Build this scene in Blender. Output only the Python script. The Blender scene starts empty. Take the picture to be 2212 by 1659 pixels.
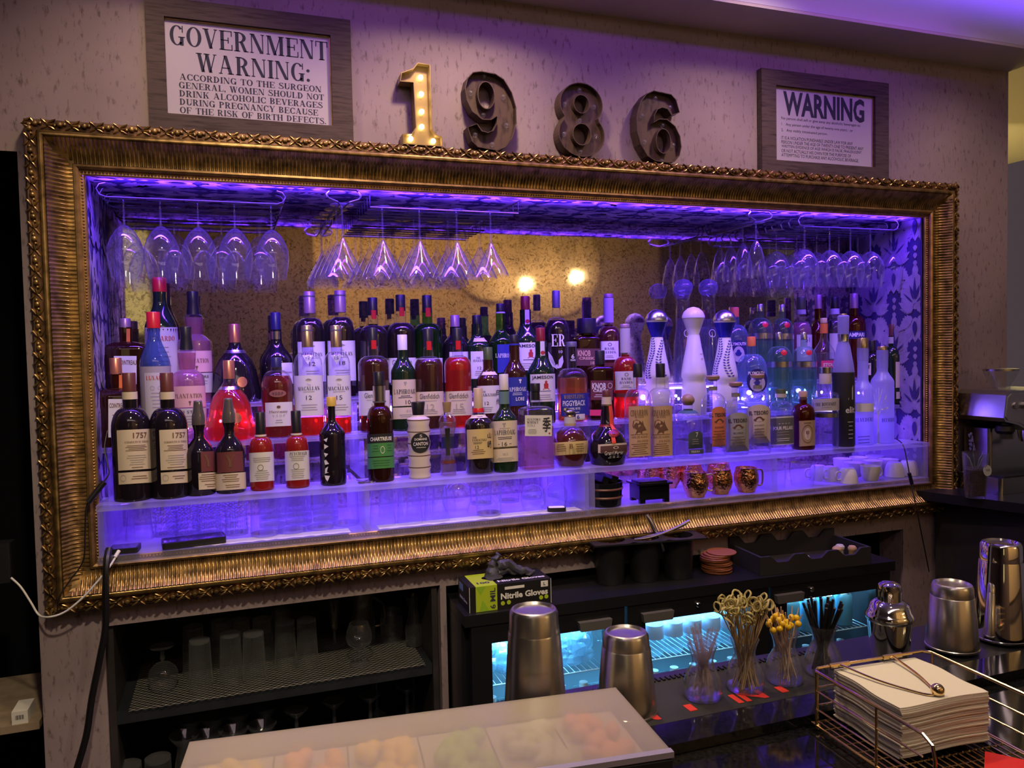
import bpy, math, random
from math import sin, cos, pi, radians, asin, atan2, sqrt
from mathutils import Vector, Matrix, Quaternion
random.seed(7)
S = bpy.context.scene
COL = S.collection
# ------------------------------------------------------------------ camera
# x runs along the back wall, y into it, z up; z = 0 is the lower outer edge of the gilt frame, floor at z = FLOOR
FLOOR = -0.95
CAM = Vector((0.4818, -2.3596, 0.6769)); YAW, PIT, ROL, FPX = 0.34465, 0.041745, -0.02039, 1690.1
def _axes():
    fw = Vector((sin(YAW), cos(YAW), 0)); rt = Vector((cos(YAW), -sin(YAW), 0)); up = Vector((0, 0, 1))
    f = fw * cos(PIT) - up * sin(PIT); u = up * cos(PIT) + fw * sin(PIT)
    return rt * cos(ROL) + u * sin(ROL), u * cos(ROL) - rt * sin(ROL), f
RX, UX, FX = _axes()
cam = bpy.data.objects.new('camera', bpy.data.cameras.new('camera')); COL.objects.link(cam)
cam.data.sensor_fit = 'HORIZONTAL'; cam.data.sensor_width = 36.0; cam.data.lens = 36.0 * FPX / 2212
cam.data.clip_start = 0.02
cam.matrix_world = Matrix(((RX.x, UX.x, -FX.x, CAM.x), (RX.y, UX.y, -FX.y, CAM.y), (RX.z, UX.z, -FX.z, CAM.z), (0, 0, 0, 1)))
S.camera = cam
# ------------------------------------------------------------------ world, exposure
S.view_settings.view_transform = 'Standard'; S.view_settings.look = 'None'
S.view_settings.exposure = 0.12; S.view_settings.gamma = 1.0; S.view_settings.use_curve_mapping = False
W = bpy.data.worlds.new('world'); S.world = W; W.use_nodes = True
W.node_tree.nodes['Background'].inputs[0].default_value = (0.60, 0.44, 0.50, 1)
W.node_tree.nodes['Background'].inputs[1].default_value = 0.095
cy = S.cycles
cy.max_bounces = 8; cy.diffuse_bounces = 3; cy.glossy_bounces = 4; cy.transmission_bounces = 4; cy.transparent_max_bounces = 32
cy.caustics_reflective = False; cy.caustics_refractive = False; cy.sample_clamp_indirect = 3.0
cy.use_denoising = True
PURPLE = (0.135, 0.035, 1.0); WARM = (1.0, 0.74, 0.42)
def area(name, loc, direction, sx, sy, watts, color, spread=180):
    l = bpy.data.lights.new(name, 'AREA'); l.shape = 'RECTANGLE'; l.size = sx; l.size_y = sy; l.energy = watts; l.color = color
    l.spread = radians(spread)
    o = bpy.data.objects.new(name, l); COL.objects.link(o); o.location = loc
    o.rotation_mode = 'QUATERNION'; d = Vector(direction).normalized()
    z = -d; x = Vector((1, 0, 0)) - z * z.x
    if x.length < 0.1: x = Vector((0, 1, 0)) - z * z.y
    x.normalize(); y = z.cross(x)
    o.rotation_quaternion = Matrix((x, y, z)).transposed().to_quaternion()
    return o
def spot(name, loc, target, watts, color, angle=80, blend=0.6, radius=0.04):
    l = bpy.data.lights.new(name, 'SPOT'); l.energy = watts; l.color = color; l.spot_size = radians(angle); l.spot_blend = blend; l.shadow_soft_size = radius
    o = bpy.data.objects.new(name, l); COL.objects.link(o); o.location = loc
    o.rotation_mode = 'QUATERNION'; o.rotation_quaternion = (Vector(target) - Vector(loc)).to_track_quat('-Z', 'Y')
def point(name, loc, watts, color, radius=0.02):
    l = bpy.data.lights.new(name, 'POINT'); l.energy = watts; l.color = color; l.shadow_soft_size = radius
    o = bpy.data.objects.new(name, l); COL.objects.link(o); o.location = loc
# violet strips of the niche: behind the top lip of the frame, under both upper tiers and behind the lowest box
area('niche_top_strip', (1.59, 0.030, 1.140), (0, 0.1, 1), 2.86, 0.02, 9, PURPLE)
area('niche_down_fill', (1.59, 0.012, 1.162), (0, 0.5, -1), 2.86, 0.02, 16, PURPLE, 100)  # added downward fill, second to the top strip
area('tier_back_strip', (1.59, 0.335, 0.50), (0, -0.05, -1), 2.8, 0.03, 6, PURPLE)
area('tier_middle_strip', (1.59, 0.20, 0.515), (0, 0.1, -1), 2.8, 0.02, 6, PURPLE)
area('tier_front_strip', (1.59, 0.085, 0.405), (0, 0.05, -1), 2.8, 0.02, 6, PURPLE)
area('box_back_strip_left', (0.85, 0.30, 0.27), (0, 0, -1), 1.4, 0.02, 3.5, PURPLE)
area('box_back_strip_right', (2.30, 0.30, 0.27), (0, 0, -1), 1.4, 0.02, 1.2, PURPLE)
# violet wash on the bulkhead above the wall
area('bulkhead_wash', (2.3, -1.35, 2.02), (0, 1, 0.03), 5.0, 0.10, 9, (0.17, 0.055, 1.0), 22)
area('frame_wash', (1.7, -0.50, 1.86), (0, 0.75, -1), 2.6, 0.03, 3.0, (0.34, 0.05, 1.0), 120)
# warm ceiling downlights over the bar and over the room
for x, y, w in ((0.35, -0.50, 20), (1.15, -0.50, 38), (2.1, -0.52, 24), (3.1, -0.6, 14)):
    spot('downlight', (x, y, 1.95), (x + 0.02, y + 0.25, 0.0), w, WARM, 120, 0.8, 0.05)
for x, y, w in ((1.35, -1.75, 50), (0.5, -1.9, 85)):
    spot('bar_downlight', (x, y, 1.95), (x, y + 0.2 if x > 1 else 0.1, 0.0 if x > 1 else -0.4), w, (1.0, 0.80, 0.52), 100 if x > 1 else 70, 0.8, 0.05)
area('room_fill', (0.9, -2.9, 2.09), (0.1, 1, -0.8), 3.0, 0.5, 10, (1.0, 0.72, 0.74))  # added warm fill for the wall, not a fitting of the room
area('back_wall_glow', (1.6, -2.9, 2.09), (0, -0.9, -1), 2.0, 0.4, 22, (1.0, 0.66, 0.28), 140)
area('passage_light', (4.3, 0.9, 1.75), (0.2, 0.5, -1), 0.8, 0.8, 80, (1.0, 0.78, 0.30))
for x, w in ((1.37, 7), (1.89, 7), (2.40, 7)):
    area('cooler_light', (x, -0.10, -0.195), (0, 0.35, -1), 0.33, 0.03, w * 0.8, (0.18, 0.64, 1.0))

# ------------------------------------------------------------------ helpers
def ray(px, py):
    return RX * ((px - 1106) / FPX) - UX * ((py - 829.5) / FPX) + FX
def at(px, py, y=None, z=None, x=None):
    "the point of a real plane (y, z or x = const) that the photograph shows at this pixel"
    d = ray(px, py)
    t = (y - CAM.y) / d.y if y is not None else ((z - CAM.z) / d.z if z is not None else (x - CAM.x) / d.x)
    return CAM + d * t
def mpp(p):
    return (Vector(p) - CAM).dot(FX) / FPX
class MB:
    def __init__(s): s.v = []; s.f = []; s.m = []
    def add(s, v, f, m=0):
        o = len(s.v); s.v += [tuple(a) for a in v]; s.f += [tuple(i + o for i in q) for q in f]; s.m += [m] * len(f); return s
    def box(s, x0, x1, y0, y1, z0, z1, m=0, M=None):
        v = [Vector((x, y, z)) for x in (x0, x1) for y in (y0, y1) for z in (z0, z1)]
        if M is not None: v = [M @ a for a in v]
        return s.add(v, [(0, 1, 3, 2), (4, 6, 7, 5), (0, 4, 5, 1), (2, 3, 7, 6), (0, 2, 6, 4), (1, 5, 7, 3)], m)
    def rbox(s, x0, x1, y0, y1, z0, z1, r, m=0, n=4, M=None):
        "box with rounded vertical edges"
        pts = []
        for cx, cyy, a0 in ((x1 - r, y1 - r, 0), (x0 + r, y1 - r, 90), (x0 + r, y0 + r, 180), (x1 - r, y0 + r, 270)):
            for i in range(n + 1):
                a = radians(a0 + 90 * i / n); pts.append((cx + r * cos(a), cyy + r * sin(a)))
        return s.prism_z(pts, z0, z1, m, M)
    def prism_z(s, pts, z0, z1, m=0, M=None):
        n = len(pts); v = [Vector((p[0], p[1], z0)) for p in pts] + [Vector((p[0], p[1], z1)) for p in pts]
        if M is not None: v = [M @ a for a in v]
        return s.add(v, [tuple(range(n))[::-1], tuple(range(n, 2 * n))] + [(i, (i + 1) % n, n + (i + 1) % n, n + i) for i in range(n)], m)
    def prism_y(s, pts, y0, y1, m=0, M=None):
        "pts (x, z) pushed along y"
        n = len(pts); v = [Vector((p[0], y0, p[1])) for p in pts] + [Vector((p[0], y1, p[1])) for p in pts]
        if M is not None: v = [M @ a for a in v]
        return s.add(v, [tuple(range(n)), tuple(range(n, 2 * n))[::-1]] + [(i, n + i, n + (i + 1) % n, (i + 1) % n) for i in range(n)], m)
    def lathe(s, prof, n=28, m=0, M=None, fx=None, close=True):
        "prof (r, z); fx(angle) scales the radius in x and y"
        v = []; f = []
        for r, z in prof:
            for i in range(n):
                a = 2 * pi * i / n; kx, ky = fx(a) if fx else (cos(a), sin(a)); v.append(Vector((r * kx, r * ky, z)))
        k = len(prof)
        for j in range(k - 1):
            for i in range(n):
                i2 = (i + 1) % n; f.append((j * n + i, j * n + i2, (j + 1) * n + i2, (j + 1) * n + i))
        if close:
            if prof[0][0] > 1e-5: f.append(tuple(range(n))[::-1])
            if prof[-1][0] > 1e-5: f.append(tuple((k - 1) * n + i for i in range(n)))
        if M is not None: v = [M @ a for a in v]
        return s.add(v, f, m)
    def tube(s, pts, r, n=8, m=0, closed=False):
        pts = [Vector(p) for p in pts]; k = len(pts); v = []; f = []; rr = r if isinstance(r, (list, tuple)) else [r] * k
        prev = None
        for i, p in enumerate(pts):
            a = pts[(i - 1) % k] if (i or closed) else p; b = pts[(i + 1) % k] if (i < k - 1 or closed) else p
            t = (b - a).normalized()
            if prev is None:
                u = t.cross(Vector((0, 0, 1)));
                if u.length < 1e-3: u = t.cross(Vector((0, 1, 0)))
            else: u = prev - t * prev.dot(t)
            u.normalize(); prev = u; w = t.cross(u)
            for j in range(n):
                an = 2 * pi * j / n; v.append(p + (u * cos(an) + w * sin(an)) * rr[i])
        for i in range(k if closed else k - 1):
            i2 = (i + 1) % k
            for j in range(n):
                j2 = (j + 1) % n; f.append((i * n + j, i * n + j2, i2 * n + j2, i2 * n + j))
        if not closed: f += [tuple(range(n))[::-1], tuple((k - 1) * n + j for j in range(n))]
        return s.add(v, f, m)
    def ball(s, c, r, n=12, k=8, m=0, M=None):
        rx, ry, rz = r if isinstance(r, (tuple, list)) else (r, r, r); v = [Vector((0, 0, -rz))]; f = []
        for j in range(1, k):
            b = -pi / 2 + pi * j / k
            for i in range(n):
                a = 2 * pi * i / n; v.append(Vector((rx * cos(a) * cos(b), ry * sin(a) * cos(b), rz * sin(b))))
        v.append(Vector((0, 0, rz)))
        for i in range(n):
            i2 = (i + 1) % n; f.append((0, 1 + i2, 1 + i)); f.append((len(v) - 1, 1 + (k - 2) * n + i, 1 + (k - 2) * n + i2))
            for j in range(k - 2): f.append((1 + j * n + i, 1 + j * n + i2, 1 + (j + 1) * n + i2, 1 + (j + 1) * n + i))
        if M is not None: v = [M @ a for a in v]
        return s.add([a + Vector(c) for a in v], f, m)
    def build(s, name, mats, parent=None, smooth=True, ang=38):
        me = bpy.data.meshes.new(name); me.from_pydata(s.v, [], s.f)
        mats = mats if isinstance(mats, (list, tuple)) else [mats]
        for q in mats: me.materials.append(q)
        if len(mats) > 1: me.polygons.foreach_set('material_index', s.m)
        if smooth:
            me.polygons.foreach_set('use_smooth', [True] * len(s.f)); me.set_sharp_from_angle(angle=radians(ang))
        me.update()
        o = bpy.data.objects.new(name, me); COL.objects.link(o)
        if parent is not None: o.parent = parent
        return o
def tag(o, label, cat, group=None, kind=None):
    if label: o['label'] = label
    if cat: o['category'] = cat
    if group: o['group'] = group
    if kind: o['kind'] = kind
    return o
def thing(name, label, cat, loc=(0, 0, 0), rz=0, group=None):
    o = bpy.data.objects.new(name, None); COL.objects.link(o); o.location = loc; o.rotation_euler = (0, 0, rz); o.empty_display_size = 0.02
    return tag(o, label, cat, group)
KIDS = {}
def dup(root, loc, rz=0, label=None, group=None, scale=None):
    "a copy of a thing with its parts and sub-parts"
    if root.name not in KIDS:
        KIDS[root.name] = [(c, list(c.children)) for c in root.children]
    r = root.copy(); COL.objects.link(r); r.location = loc; r.rotation_euler = (0, 0, rz)
    if label: r['label'] = label
    if group: r['group'] = group
    if scale: r.scale = scale if isinstance(scale, (tuple, list)) else (scale,) * 3
    for c, gs in KIDS[root.name]:
        d = c.copy(); COL.objects.link(d); d.parent = r
        for g in gs:
            e = g.copy(); COL.objects.link(e); e.parent = d
    return r
ORD = ['first', 'second', 'third', 'fourth', 'fifth', 'sixth', 'seventh', 'eighth', 'ninth', 'tenth', 'eleventh', 'twelfth', 'thirteenth', 'fourteenth', 'fifteenth', 'sixteenth']
def struct(name, mb, m, smooth=False):
    o = mb.build(name, m, smooth=smooth); o['kind'] = 'structure'; return o
# ------------------------------------------------------------------ materials
MATS = {}
def mk(name):
    m = bpy.data.materials.new(name); m.use_nodes = True; nt = m.node_tree
    b = nt.nodes['Principled BSDF']; return m, nt, b
def N(nt, typ, **kw):
    n = nt.nodes.new(typ)
    for k, v in kw.items(): setattr(n, k, v)
    return n
def L(nt, a, b): nt.links.new(a, b)
def mat(name, col, rough=0.5, metal=0.0, spec=0.5, emit=None, es=0.0, alpha=1.0, coat=0.0, noise=0.0, nscale=60.0, bump=0.0, bscale=80.0, sub=0.0):
    if name in MATS: return MATS[name]
    m, nt, b = mk(name)
    b.inputs['Base Color'].default_value = (*col, 1); b.inputs['Roughness'].default_value = rough; b.inputs['Metallic'].default_value = metal
    b.inputs['Specular IOR Level'].default_value = spec; b.inputs['Coat Weight'].default_value = coat
    if emit: b.inputs['Emission Color'].default_value = (*emit, 1); b.inputs['Emission Strength'].default_value = es
    if alpha < 1: b.inputs['Alpha'].default_value = alpha
    if noise or bump:
        tc = N(nt, 'ShaderNodeTexCoord')
    if noise:
        nz = N(nt, 'ShaderNodeTexNoise'); nz.inputs['Scale'].default_value = nscale; nz.inputs['Detail'].default_value = 4
        L(nt, tc.outputs['Object'], nz.inputs['Vector'])
        rp = N(nt, 'ShaderNodeMapRange'); rp.inputs[1].default_value = 0.3; rp.inputs[2].default_value = 0.7; rp.inputs[3].default_value = 1 - noise; rp.inputs[4].default_value = 1 + noise * 0.6
        L(nt, nz.outputs['Fac'], rp.inputs[0])
        mx = N(nt, 'ShaderNodeVectorMath', operation='SCALE'); mx.inputs[0].default_value = col; L(nt, rp.outputs[0], mx.inputs['Scale']); L(nt, mx.outputs[0], b.inputs['Base Color'])
    if bump:
        nb = N(nt, 'ShaderNodeTexNoise'); nb.inputs['Scale'].default_value = bscale; L(nt, tc.outputs['Object'], nb.inputs['Vector'])
        bp = N(nt, 'ShaderNodeBump'); bp.inputs['Strength'].default_value = bump; bp.inputs['Distance'].default_value = 0.004
        L(nt, nb.outputs['Fac'], bp.inputs['Height']); L(nt, bp.outputs[0], b.inputs['Normal'])
    MATS[name] = m; return m
def glass(name, tint=(0.96, 0.97, 1.0), refl=0.55, body=0.05, rim=0.25, bodycol=(0.8, 0.8, 0.85), rough=0.03, trans=0.5, edge=1.0):
    "thin-walled glass or liquid: tinted see-through + Fresnel gloss + a little body that catches light"
    if name in MATS: return MATS[name]
    m, nt, b = mk(name); nt.nodes.remove(b); out = nt.nodes['Material Output']
    tr = N(nt, 'ShaderNodeBsdfTransparent'); tr.inputs[0].default_value = (*tint, 1)
    gl = N(nt, 'ShaderNodeBsdfGlossy'); gl.inputs['Roughness'].default_value = rough; gl.inputs[0].default_value = (1, 1, 1, 1)
    df = N(nt, 'ShaderNodeBsdfDiffuse'); df.inputs[0].default_value = (*bodycol, 1)
    tl = N(nt, 'ShaderNodeBsdfTranslucent'); tl.inputs[0].default_value = (*bodycol, 1)
    mb = N(nt, 'ShaderNodeMixShader'); mb.inputs[0].default_value = trans; L(nt, df.outputs[0], mb.inputs[1]); L(nt, tl.outputs[0], mb.inputs[2])
    lw = N(nt, 'ShaderNodeLayerWeight'); lw.inputs['Blend'].default_value = 0.5
    p3 = N(nt, 'ShaderNodeMath', operation='POWER'); p3.inputs[1].default_value = 4.0; L(nt, lw.outputs['Facing'], p3.inputs[0])
    fb = N(nt, 'ShaderNodeMath', operation='MULTIPLY_ADD'); fb.inputs[1].default_value = rim; fb.inputs[2].default_value = body; L(nt, p3.outputs[0], fb.inputs[0])
    if edge < 1:
        te = N(nt, 'ShaderNodeMix', data_type='RGBA'); te.inputs['A'].default_value = (*tint, 1); te.inputs['B'].default_value = (*[c * edge for c in tint], 1); L(nt, p3.outputs[0], te.inputs['Factor']); L(nt, te.outputs['Result'], tr.inputs[0])
    m1 = N(nt, 'ShaderNodeMixShader'); L(nt, fb.outputs[0], m1.inputs[0]); L(nt, tr.outputs[0], m1.inputs[1]); L(nt, mb.outputs[0], m1.inputs[2])
    fg = N(nt, 'ShaderNodeMath', operation='MULTIPLY_ADD'); fg.inputs[1].default_value = refl; fg.inputs[2].default_value = 0.05; L(nt, p3.outputs[0], fg.inputs[0])
    m2 = N(nt, 'ShaderNodeMixShader'); L(nt, fg.outputs[0], m2.inputs[0]); L(nt, m1.outputs[0], m2.inputs[1]); L(nt, gl.outputs[0], m2.inputs[2])
    L(nt, m2.outputs[0], out.inputs[0]); MATS[name] = m; return m
def emit(name, col, s):
    if name in MATS: return MATS[name]
    m, nt, b = mk(name); b.inputs['Base Color'].default_value = (*col, 1); b.inputs['Emission Color'].default_value = (*col, 1); b.inputs['Emission Strength'].default_value = s
    MATS[name] = m; return m
def streak_mat(name, base, dark, sx, sy, sz, lo, hi, rough=0.85, big=None, bump=0.15):
    "plaster or weathered wood: base colour, stretched dark marks, broad tone changes"
    m, nt, b = mk(name); tc = N(nt, 'ShaderNodeTexCoord')
    mp = N(nt, 'ShaderNodeMapping'); mp.inputs['Scale'].default_value = (sx, sy, sz); L(nt, tc.outputs['Object'], mp.inputs[0])
    n1 = N(nt, 'ShaderNodeTexNoise'); n1.inputs['Scale'].default_value = 1; n1.inputs['Detail'].default_value = 5; n1.inputs['Roughness'].default_value = 0.62; L(nt, mp.outputs[0], n1.inputs[0])
    r1 = N(nt, 'ShaderNodeMapRange'); r1.inputs[1].default_value = lo; r1.inputs[2].default_value = hi; L(nt, n1.outputs['Fac'], r1.inputs[0])
    n2 = N(nt, 'ShaderNodeTexNoise'); n2.inputs['Scale'].default_value = 2.3; n2.inputs['Detail'].default_value = 6; L(nt, tc.outputs['Object'], n2.inputs[0])
    mxb = N(nt, 'ShaderNodeMix', data_type='RGBA'); mxb.inputs['A'].default_value = (*base, 1); mxb.inputs['B'].default_value = (*(big or [c * 0.82 for c in base]), 1)
    r2 = N(nt, 'ShaderNodeMapRange'); r2.inputs[1].default_value = 0.42; r2.inputs[2].default_value = 0.62; L(nt, n2.outputs['Fac'], r2.inputs[0]); L(nt, r2.outputs[0], mxb.inputs['Factor'])
    mx = N(nt, 'ShaderNodeMix', data_type='RGBA'); mx.inputs['B'].default_value = (*dark, 1); L(nt, mxb.outputs['Result'], mx.inputs['A']); L(nt, r1.outputs[0], mx.inputs['Factor'])
    L(nt, mx.outputs['Result'], b.inputs['Base Color']); b.inputs['Roughness'].default_value = rough; b.inputs['Specular IOR Level'].default_value = 0.25
    bp = N(nt, 'ShaderNodeBump'); bp.inputs['Strength'].default_value = bump; bp.inputs['Distance'].default_value = 0.003; bp.invert = True
    L(nt, n1.outputs['Fac'], bp.inputs['Height']); L(nt, bp.outputs[0], b.inputs['Normal'])
    MATS[name] = m; return m
M_wall = streak_mat('plaster', (0.36, 0.285, 0.300), (0.15, 0.11, 0.115), 75, 75, 26, 0.55, 0.70, big=(0.30, 0.235, 0.250))
M_soffit = mat('soffit_paint', (0.72, 0.65, 0.58), 0.8, noise=0.06, nscale=8)
M_ceil = mat('ceiling_paint', (0.8, 0.8, 0.82), 0.9)
M_yellow = mat('passage_paint', (0.74, 0.68, 0.42), 0.8, noise=0.05, nscale=5)
M_black = mat('black_laminate', (0.010, 0.010, 0.013), 0.45)
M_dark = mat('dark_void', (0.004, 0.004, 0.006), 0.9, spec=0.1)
M_granite = mat('black_granite', (0.009, 0.009, 0.011), 0.08, spec=0.6, noise=0.8, nscale=220)
M_floor = mat('floor_tile', (0.03, 0.028, 0.03), 0.5, noise=0.3, nscale=9)
def mirror_mat():
    m, nt, b = mk('antique_mirror'); tc = N(nt, 'ShaderNodeTexCoord')
    n1 = N(nt, 'ShaderNodeTexNoise'); n1.inputs['Scale'].default_value = 62; n1.inputs['Detail'].default_value = 6; n1.inputs['Roughness'].default_value = 0.7; n1.inputs['Distortion'].default_value = 1.6; L(nt, tc.outputs['Object'], n1.inputs[0])
    r1 = N(nt, 'ShaderNodeValToRGB'); r1.color_ramp.elements[0].position = 0.30; r1.color_ramp.elements[0].color = (0.12, 0.08, 0.06, 1); r1.color_ramp.elements[1].position = 0.52; r1.color_ramp.elements[1].color = (0.72, 0.63, 0.52, 1)
    L(nt, n1.outputs['Fac'], r1.inputs[0])
    n2 = N(nt, 'ShaderNodeTexNoise'); n2.inputs['Scale'].default_value = 130; n2.inputs['Detail'].default_value = 2; L(nt, tc.outputs['Object'], n2.inputs[0])
    r2 = N(nt, 'ShaderNodeMapRange'); r2.inputs[1].default_value = 0.70; r2.inputs[2].default_value = 0.74; L(nt, n2.outputs['Fac'], r2.inputs[0])
    mx = N(nt, 'ShaderNodeMix', data_type='RGBA'); mx.inputs['B'].default_value = (0.02, 0.015, 0.012, 1); L(nt, r1.outputs[0], mx.inputs['A']); L(nt, r2.outputs[0], mx.inputs['Factor'])
    L(nt, mx.outputs['Result'], b.inputs['Base Color']); b.inputs['Metallic'].default_value = 0.97; b.inputs['Roughness'].default_value = 0.045
    return m
M_mirror = mirror_mat()
def acrylic(name, a, col):
    return glass(name, tint=(0.93, 0.92, 1.0), refl=0.35, body=a, rim=0.30, bodycol=col, rough=0.12, trans=0.55)
M_acr = acrylic('acrylic_sheet', 0.26, (0.86, 0.84, 0.95))
M_acr_clear = acrylic('acrylic_riser', 0.12, (0.86, 0.84, 0.95))
def gold(name, col, rough, dirt=0.6):
    m, nt, b = mk(name); tc = N(nt, 'ShaderNodeTexCoord'); nz = N(nt, 'ShaderNodeTexNoise'); nz.inputs['Scale'].default_value = 34; nz.inputs['Detail'].default_value = 5; L(nt, tc.outputs['Object'], nz.inputs[0])
    rp = N(nt, 'ShaderNodeValToRGB'); rp.color_ramp.elements[0].position = 0.36; rp.color_ramp.elements[0].color = (*[c * (1 - dirt) for c in col], 1); rp.color_ramp.elements[1].position = 0.6; rp.color_ramp.elements[1].color = (*col, 1)
    L(nt, nz.outputs['Fac'], rp.inputs[0]); L(nt, rp.outputs[0], b.inputs['Base Color']); b.inputs['Metallic'].default_value = 0.8; b.inputs['Roughness'].default_value = rough
    MATS[name] = m; return m
M_gilt = gold('gilt', (0.46, 0.30, 0.11), 0.30); M_gilt_b = gold('gilt_bright', (0.62, 0.38, 0.15), 0.30, 0.4); M_gilt_d = gold('gilt_dark', (0.30, 0.17, 0.09), 0.42)
M_steel = mat('brushed_steel', (0.62, 0.60, 0.57), 0.27, 1.0, noise=0.06, nscale=30); M_chrome = mat('chrome', (0.85, 0.84, 0.82), 0.06, 1.0)
M_wire = mat('rack_wire', (0.30, 0.30, 0.32), 0.34, 1.0); M_goldwire = mat('gold_wire', (0.82, 0.62, 0.33), 0.16, 1.0)
M_glass = glass('clear_glass', body=0.03, rim=0.30, refl=1.2, edge=0.45); M_gdark = glass('smoky_glass', tint=(0.93, 0.95, 0.94), body=0.06, rim=0.6, refl=1.0)
M_paper = mat('paper', (0.78, 0.76, 0.72), 0.9); M_ink = mat('ink', (0.03, 0.03, 0.06), 0.8)
# ------------------------------------------------------------------ structure
def panel_grid(mb, xs, zs, holes, y0, y1):
    for i in range(len(xs) - 1):
        for j in range(len(zs) - 1):
            xc = (xs[i] + xs[i + 1]) / 2; zc = (zs[j] + zs[j + 1]) / 2
            if any(h[0] < xc < h[1] and h[2] < zc < h[3] for h in holes): continue
            mb.box(xs[i], xs[i + 1], y0, y1, zs[j], zs[j + 1])
NX0, NX1, NZ0, NZ1, NY = 0.130, 3.050, 0.128, 1.171, 0.37     # niche
holes = [(NX0, NX1, NZ0, NZ1), (-1.0, -0.02, FLOOR, 1.195), (0.134, 1.075, FLOOR, -0.05), (1.095, 2.955, FLOOR, -0.055)]
mb = MB(); panel_grid(mb, [-1.0, -0.02, NX0, 0.134, 1.075, 1.095, 2.955, NX1, 3.51], [FLOOR, -0.055, -0.05, NZ0, NZ1, 1.195, 1.775, 2.2], holes, 0.0, 0.12)
mb.box(3.40, 3.51, 0.12, 1.2, FLOOR, 2.2)
struct('wall_back', mb, M_wall)
struct('floor', MB().box(-3, 6, -4.1, 3, FLOOR - 0.05, FLOOR), M_floor)
mb = MB(); mb.box(-3, 6, -4.1, -0.21, 2.12, 2.17); struct('ceiling', mb, M_ceil)
mb = MB(); mb.box(-1.0, 3.51, -0.205, 0.0, 1.775, 1.785); struct('trim_soffit', mb, M_soffit)
mb = MB(); mb.box(-1.0, 3.51, -0.206, 0.0, 1.785, 2.12); struct('trim_bulkhead', mb, M_ceil)
# wall beyond the corner, yellow passage
mb = MB(); mb.box(3.2, 6.0, 2.2, 2.3, FLOOR, 2.12); struct('wall_passage', mb, M_yellow)
mb = MB(); mb.box(3.51, 6.0, -0.205, 2.2, 2.0, 2.05); struct('trim_passage_ceiling', mb, mat('passage_ceiling', (0.75, 0.7, 0.6), 0.9))
# the customers' side behind the camera, seen only in the old mirror
struct('wall_front', MB().box(-3, 6, -4.1, -4.0, FLOOR, 2.12), mat('room_plaster_brown', (0.20, 0.15, 0.12), 0.9, noise=0.2, nscale=3))
struct('wall_left', MB().box(-3.1, -3, -4, 0, FLOOR, 2.12), mat('room_plaster_dark', (0.16, 0.12, 0.11), 0.9))
# left black shelving recess
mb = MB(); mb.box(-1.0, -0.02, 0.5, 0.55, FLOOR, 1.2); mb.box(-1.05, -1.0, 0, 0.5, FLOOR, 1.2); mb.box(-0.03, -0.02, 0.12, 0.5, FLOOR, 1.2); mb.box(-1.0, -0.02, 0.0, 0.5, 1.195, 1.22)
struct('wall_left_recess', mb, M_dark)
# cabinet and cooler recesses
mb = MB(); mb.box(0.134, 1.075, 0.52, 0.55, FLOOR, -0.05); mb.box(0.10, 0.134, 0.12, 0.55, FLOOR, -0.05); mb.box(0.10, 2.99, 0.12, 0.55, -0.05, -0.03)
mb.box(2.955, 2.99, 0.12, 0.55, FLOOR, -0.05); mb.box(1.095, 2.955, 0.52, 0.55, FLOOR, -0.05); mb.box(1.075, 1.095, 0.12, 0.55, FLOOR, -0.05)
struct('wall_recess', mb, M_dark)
# ------------------------------------------------------------------ niche walls with damask paper
def leaf(cx, cyy, ang, ln, wd, serr=0.0, curl=0.0, n=14):
    pts = []; a = radians(ang)
    for side in (1, -1):
        rng = range(n + 1) if side == 1 else range(n - 1, 0, -1)
        for i in rng:
            t = i / n; w = 1.22 * wd * (sin(pi * t ** 0.75)) * (1 + serr * (0.9 if i % 2 else -0.5)) * side; x = ln * t; y = w + curl * t * t * ln
            pts.append((cx + x * cos(a) - y * sin(a), cyy + x * sin(a) + y * cos(a)))
    return pts
def damask_tile():
    T = []
    def sym(*a, lay=1):
        p = leaf(*a); T.append((lay, p)); q = [(-x, y) for x, y in p][::-1]; T.append((lay, q))
    T.append((1, leaf(0, 0.035, 90, 0.135, 0.042, 0.35)))
    sym(0.006, 0.03, 62, 0.115, 0.022, 0.35, 0.15); sym(0.008, 0.022, 34, 0.095, 0.02, 0.35, 0.25); sym(0.008, 0.012, 6, 0.075, 0.016, 0.3, 0.3)
    sym(0.012, -0.02, -25, 0.085, 0.017, 0.3, -0.25); sym(0.01, -0.03, -62, 0.09, 0.02, 0.3, -0.3); sym(0.055, 0.085, 75, 0.10, 0.016, 0.35, -0.35)
    T.append((1, leaf(0, -0.02, -90, 0.10, 0.028, 0.0))); T.append((0, leaf(0, -0.035, -90, 0.06, 0.009)))
    T.append((0, leaf(0, 0.05, 90, 0.09, 0.006))); sym(0.004, 0.05, 66, 0.05, 0.0035, lay=0); sym(0.004, 0.07, 60, 0.045, 0.003, lay=0); sym(0.01, 0.04, 40, 0.06, 0.003, lay=0)
    for k in range(3): T.append((1, leaf(0, -0.135 - 0.03 * k, -90, 0.024, 0.008)))
    sym(0.105, -0.19, 90, 0.12, 0.03, 0.3); sym(0.105, -0.055, 90, 0.05, 0.012); sym(0.09, -0.20, 150, 0.06, 0.012, 0.3, 0.3)
    return T
TILE = damask_tile()
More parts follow.
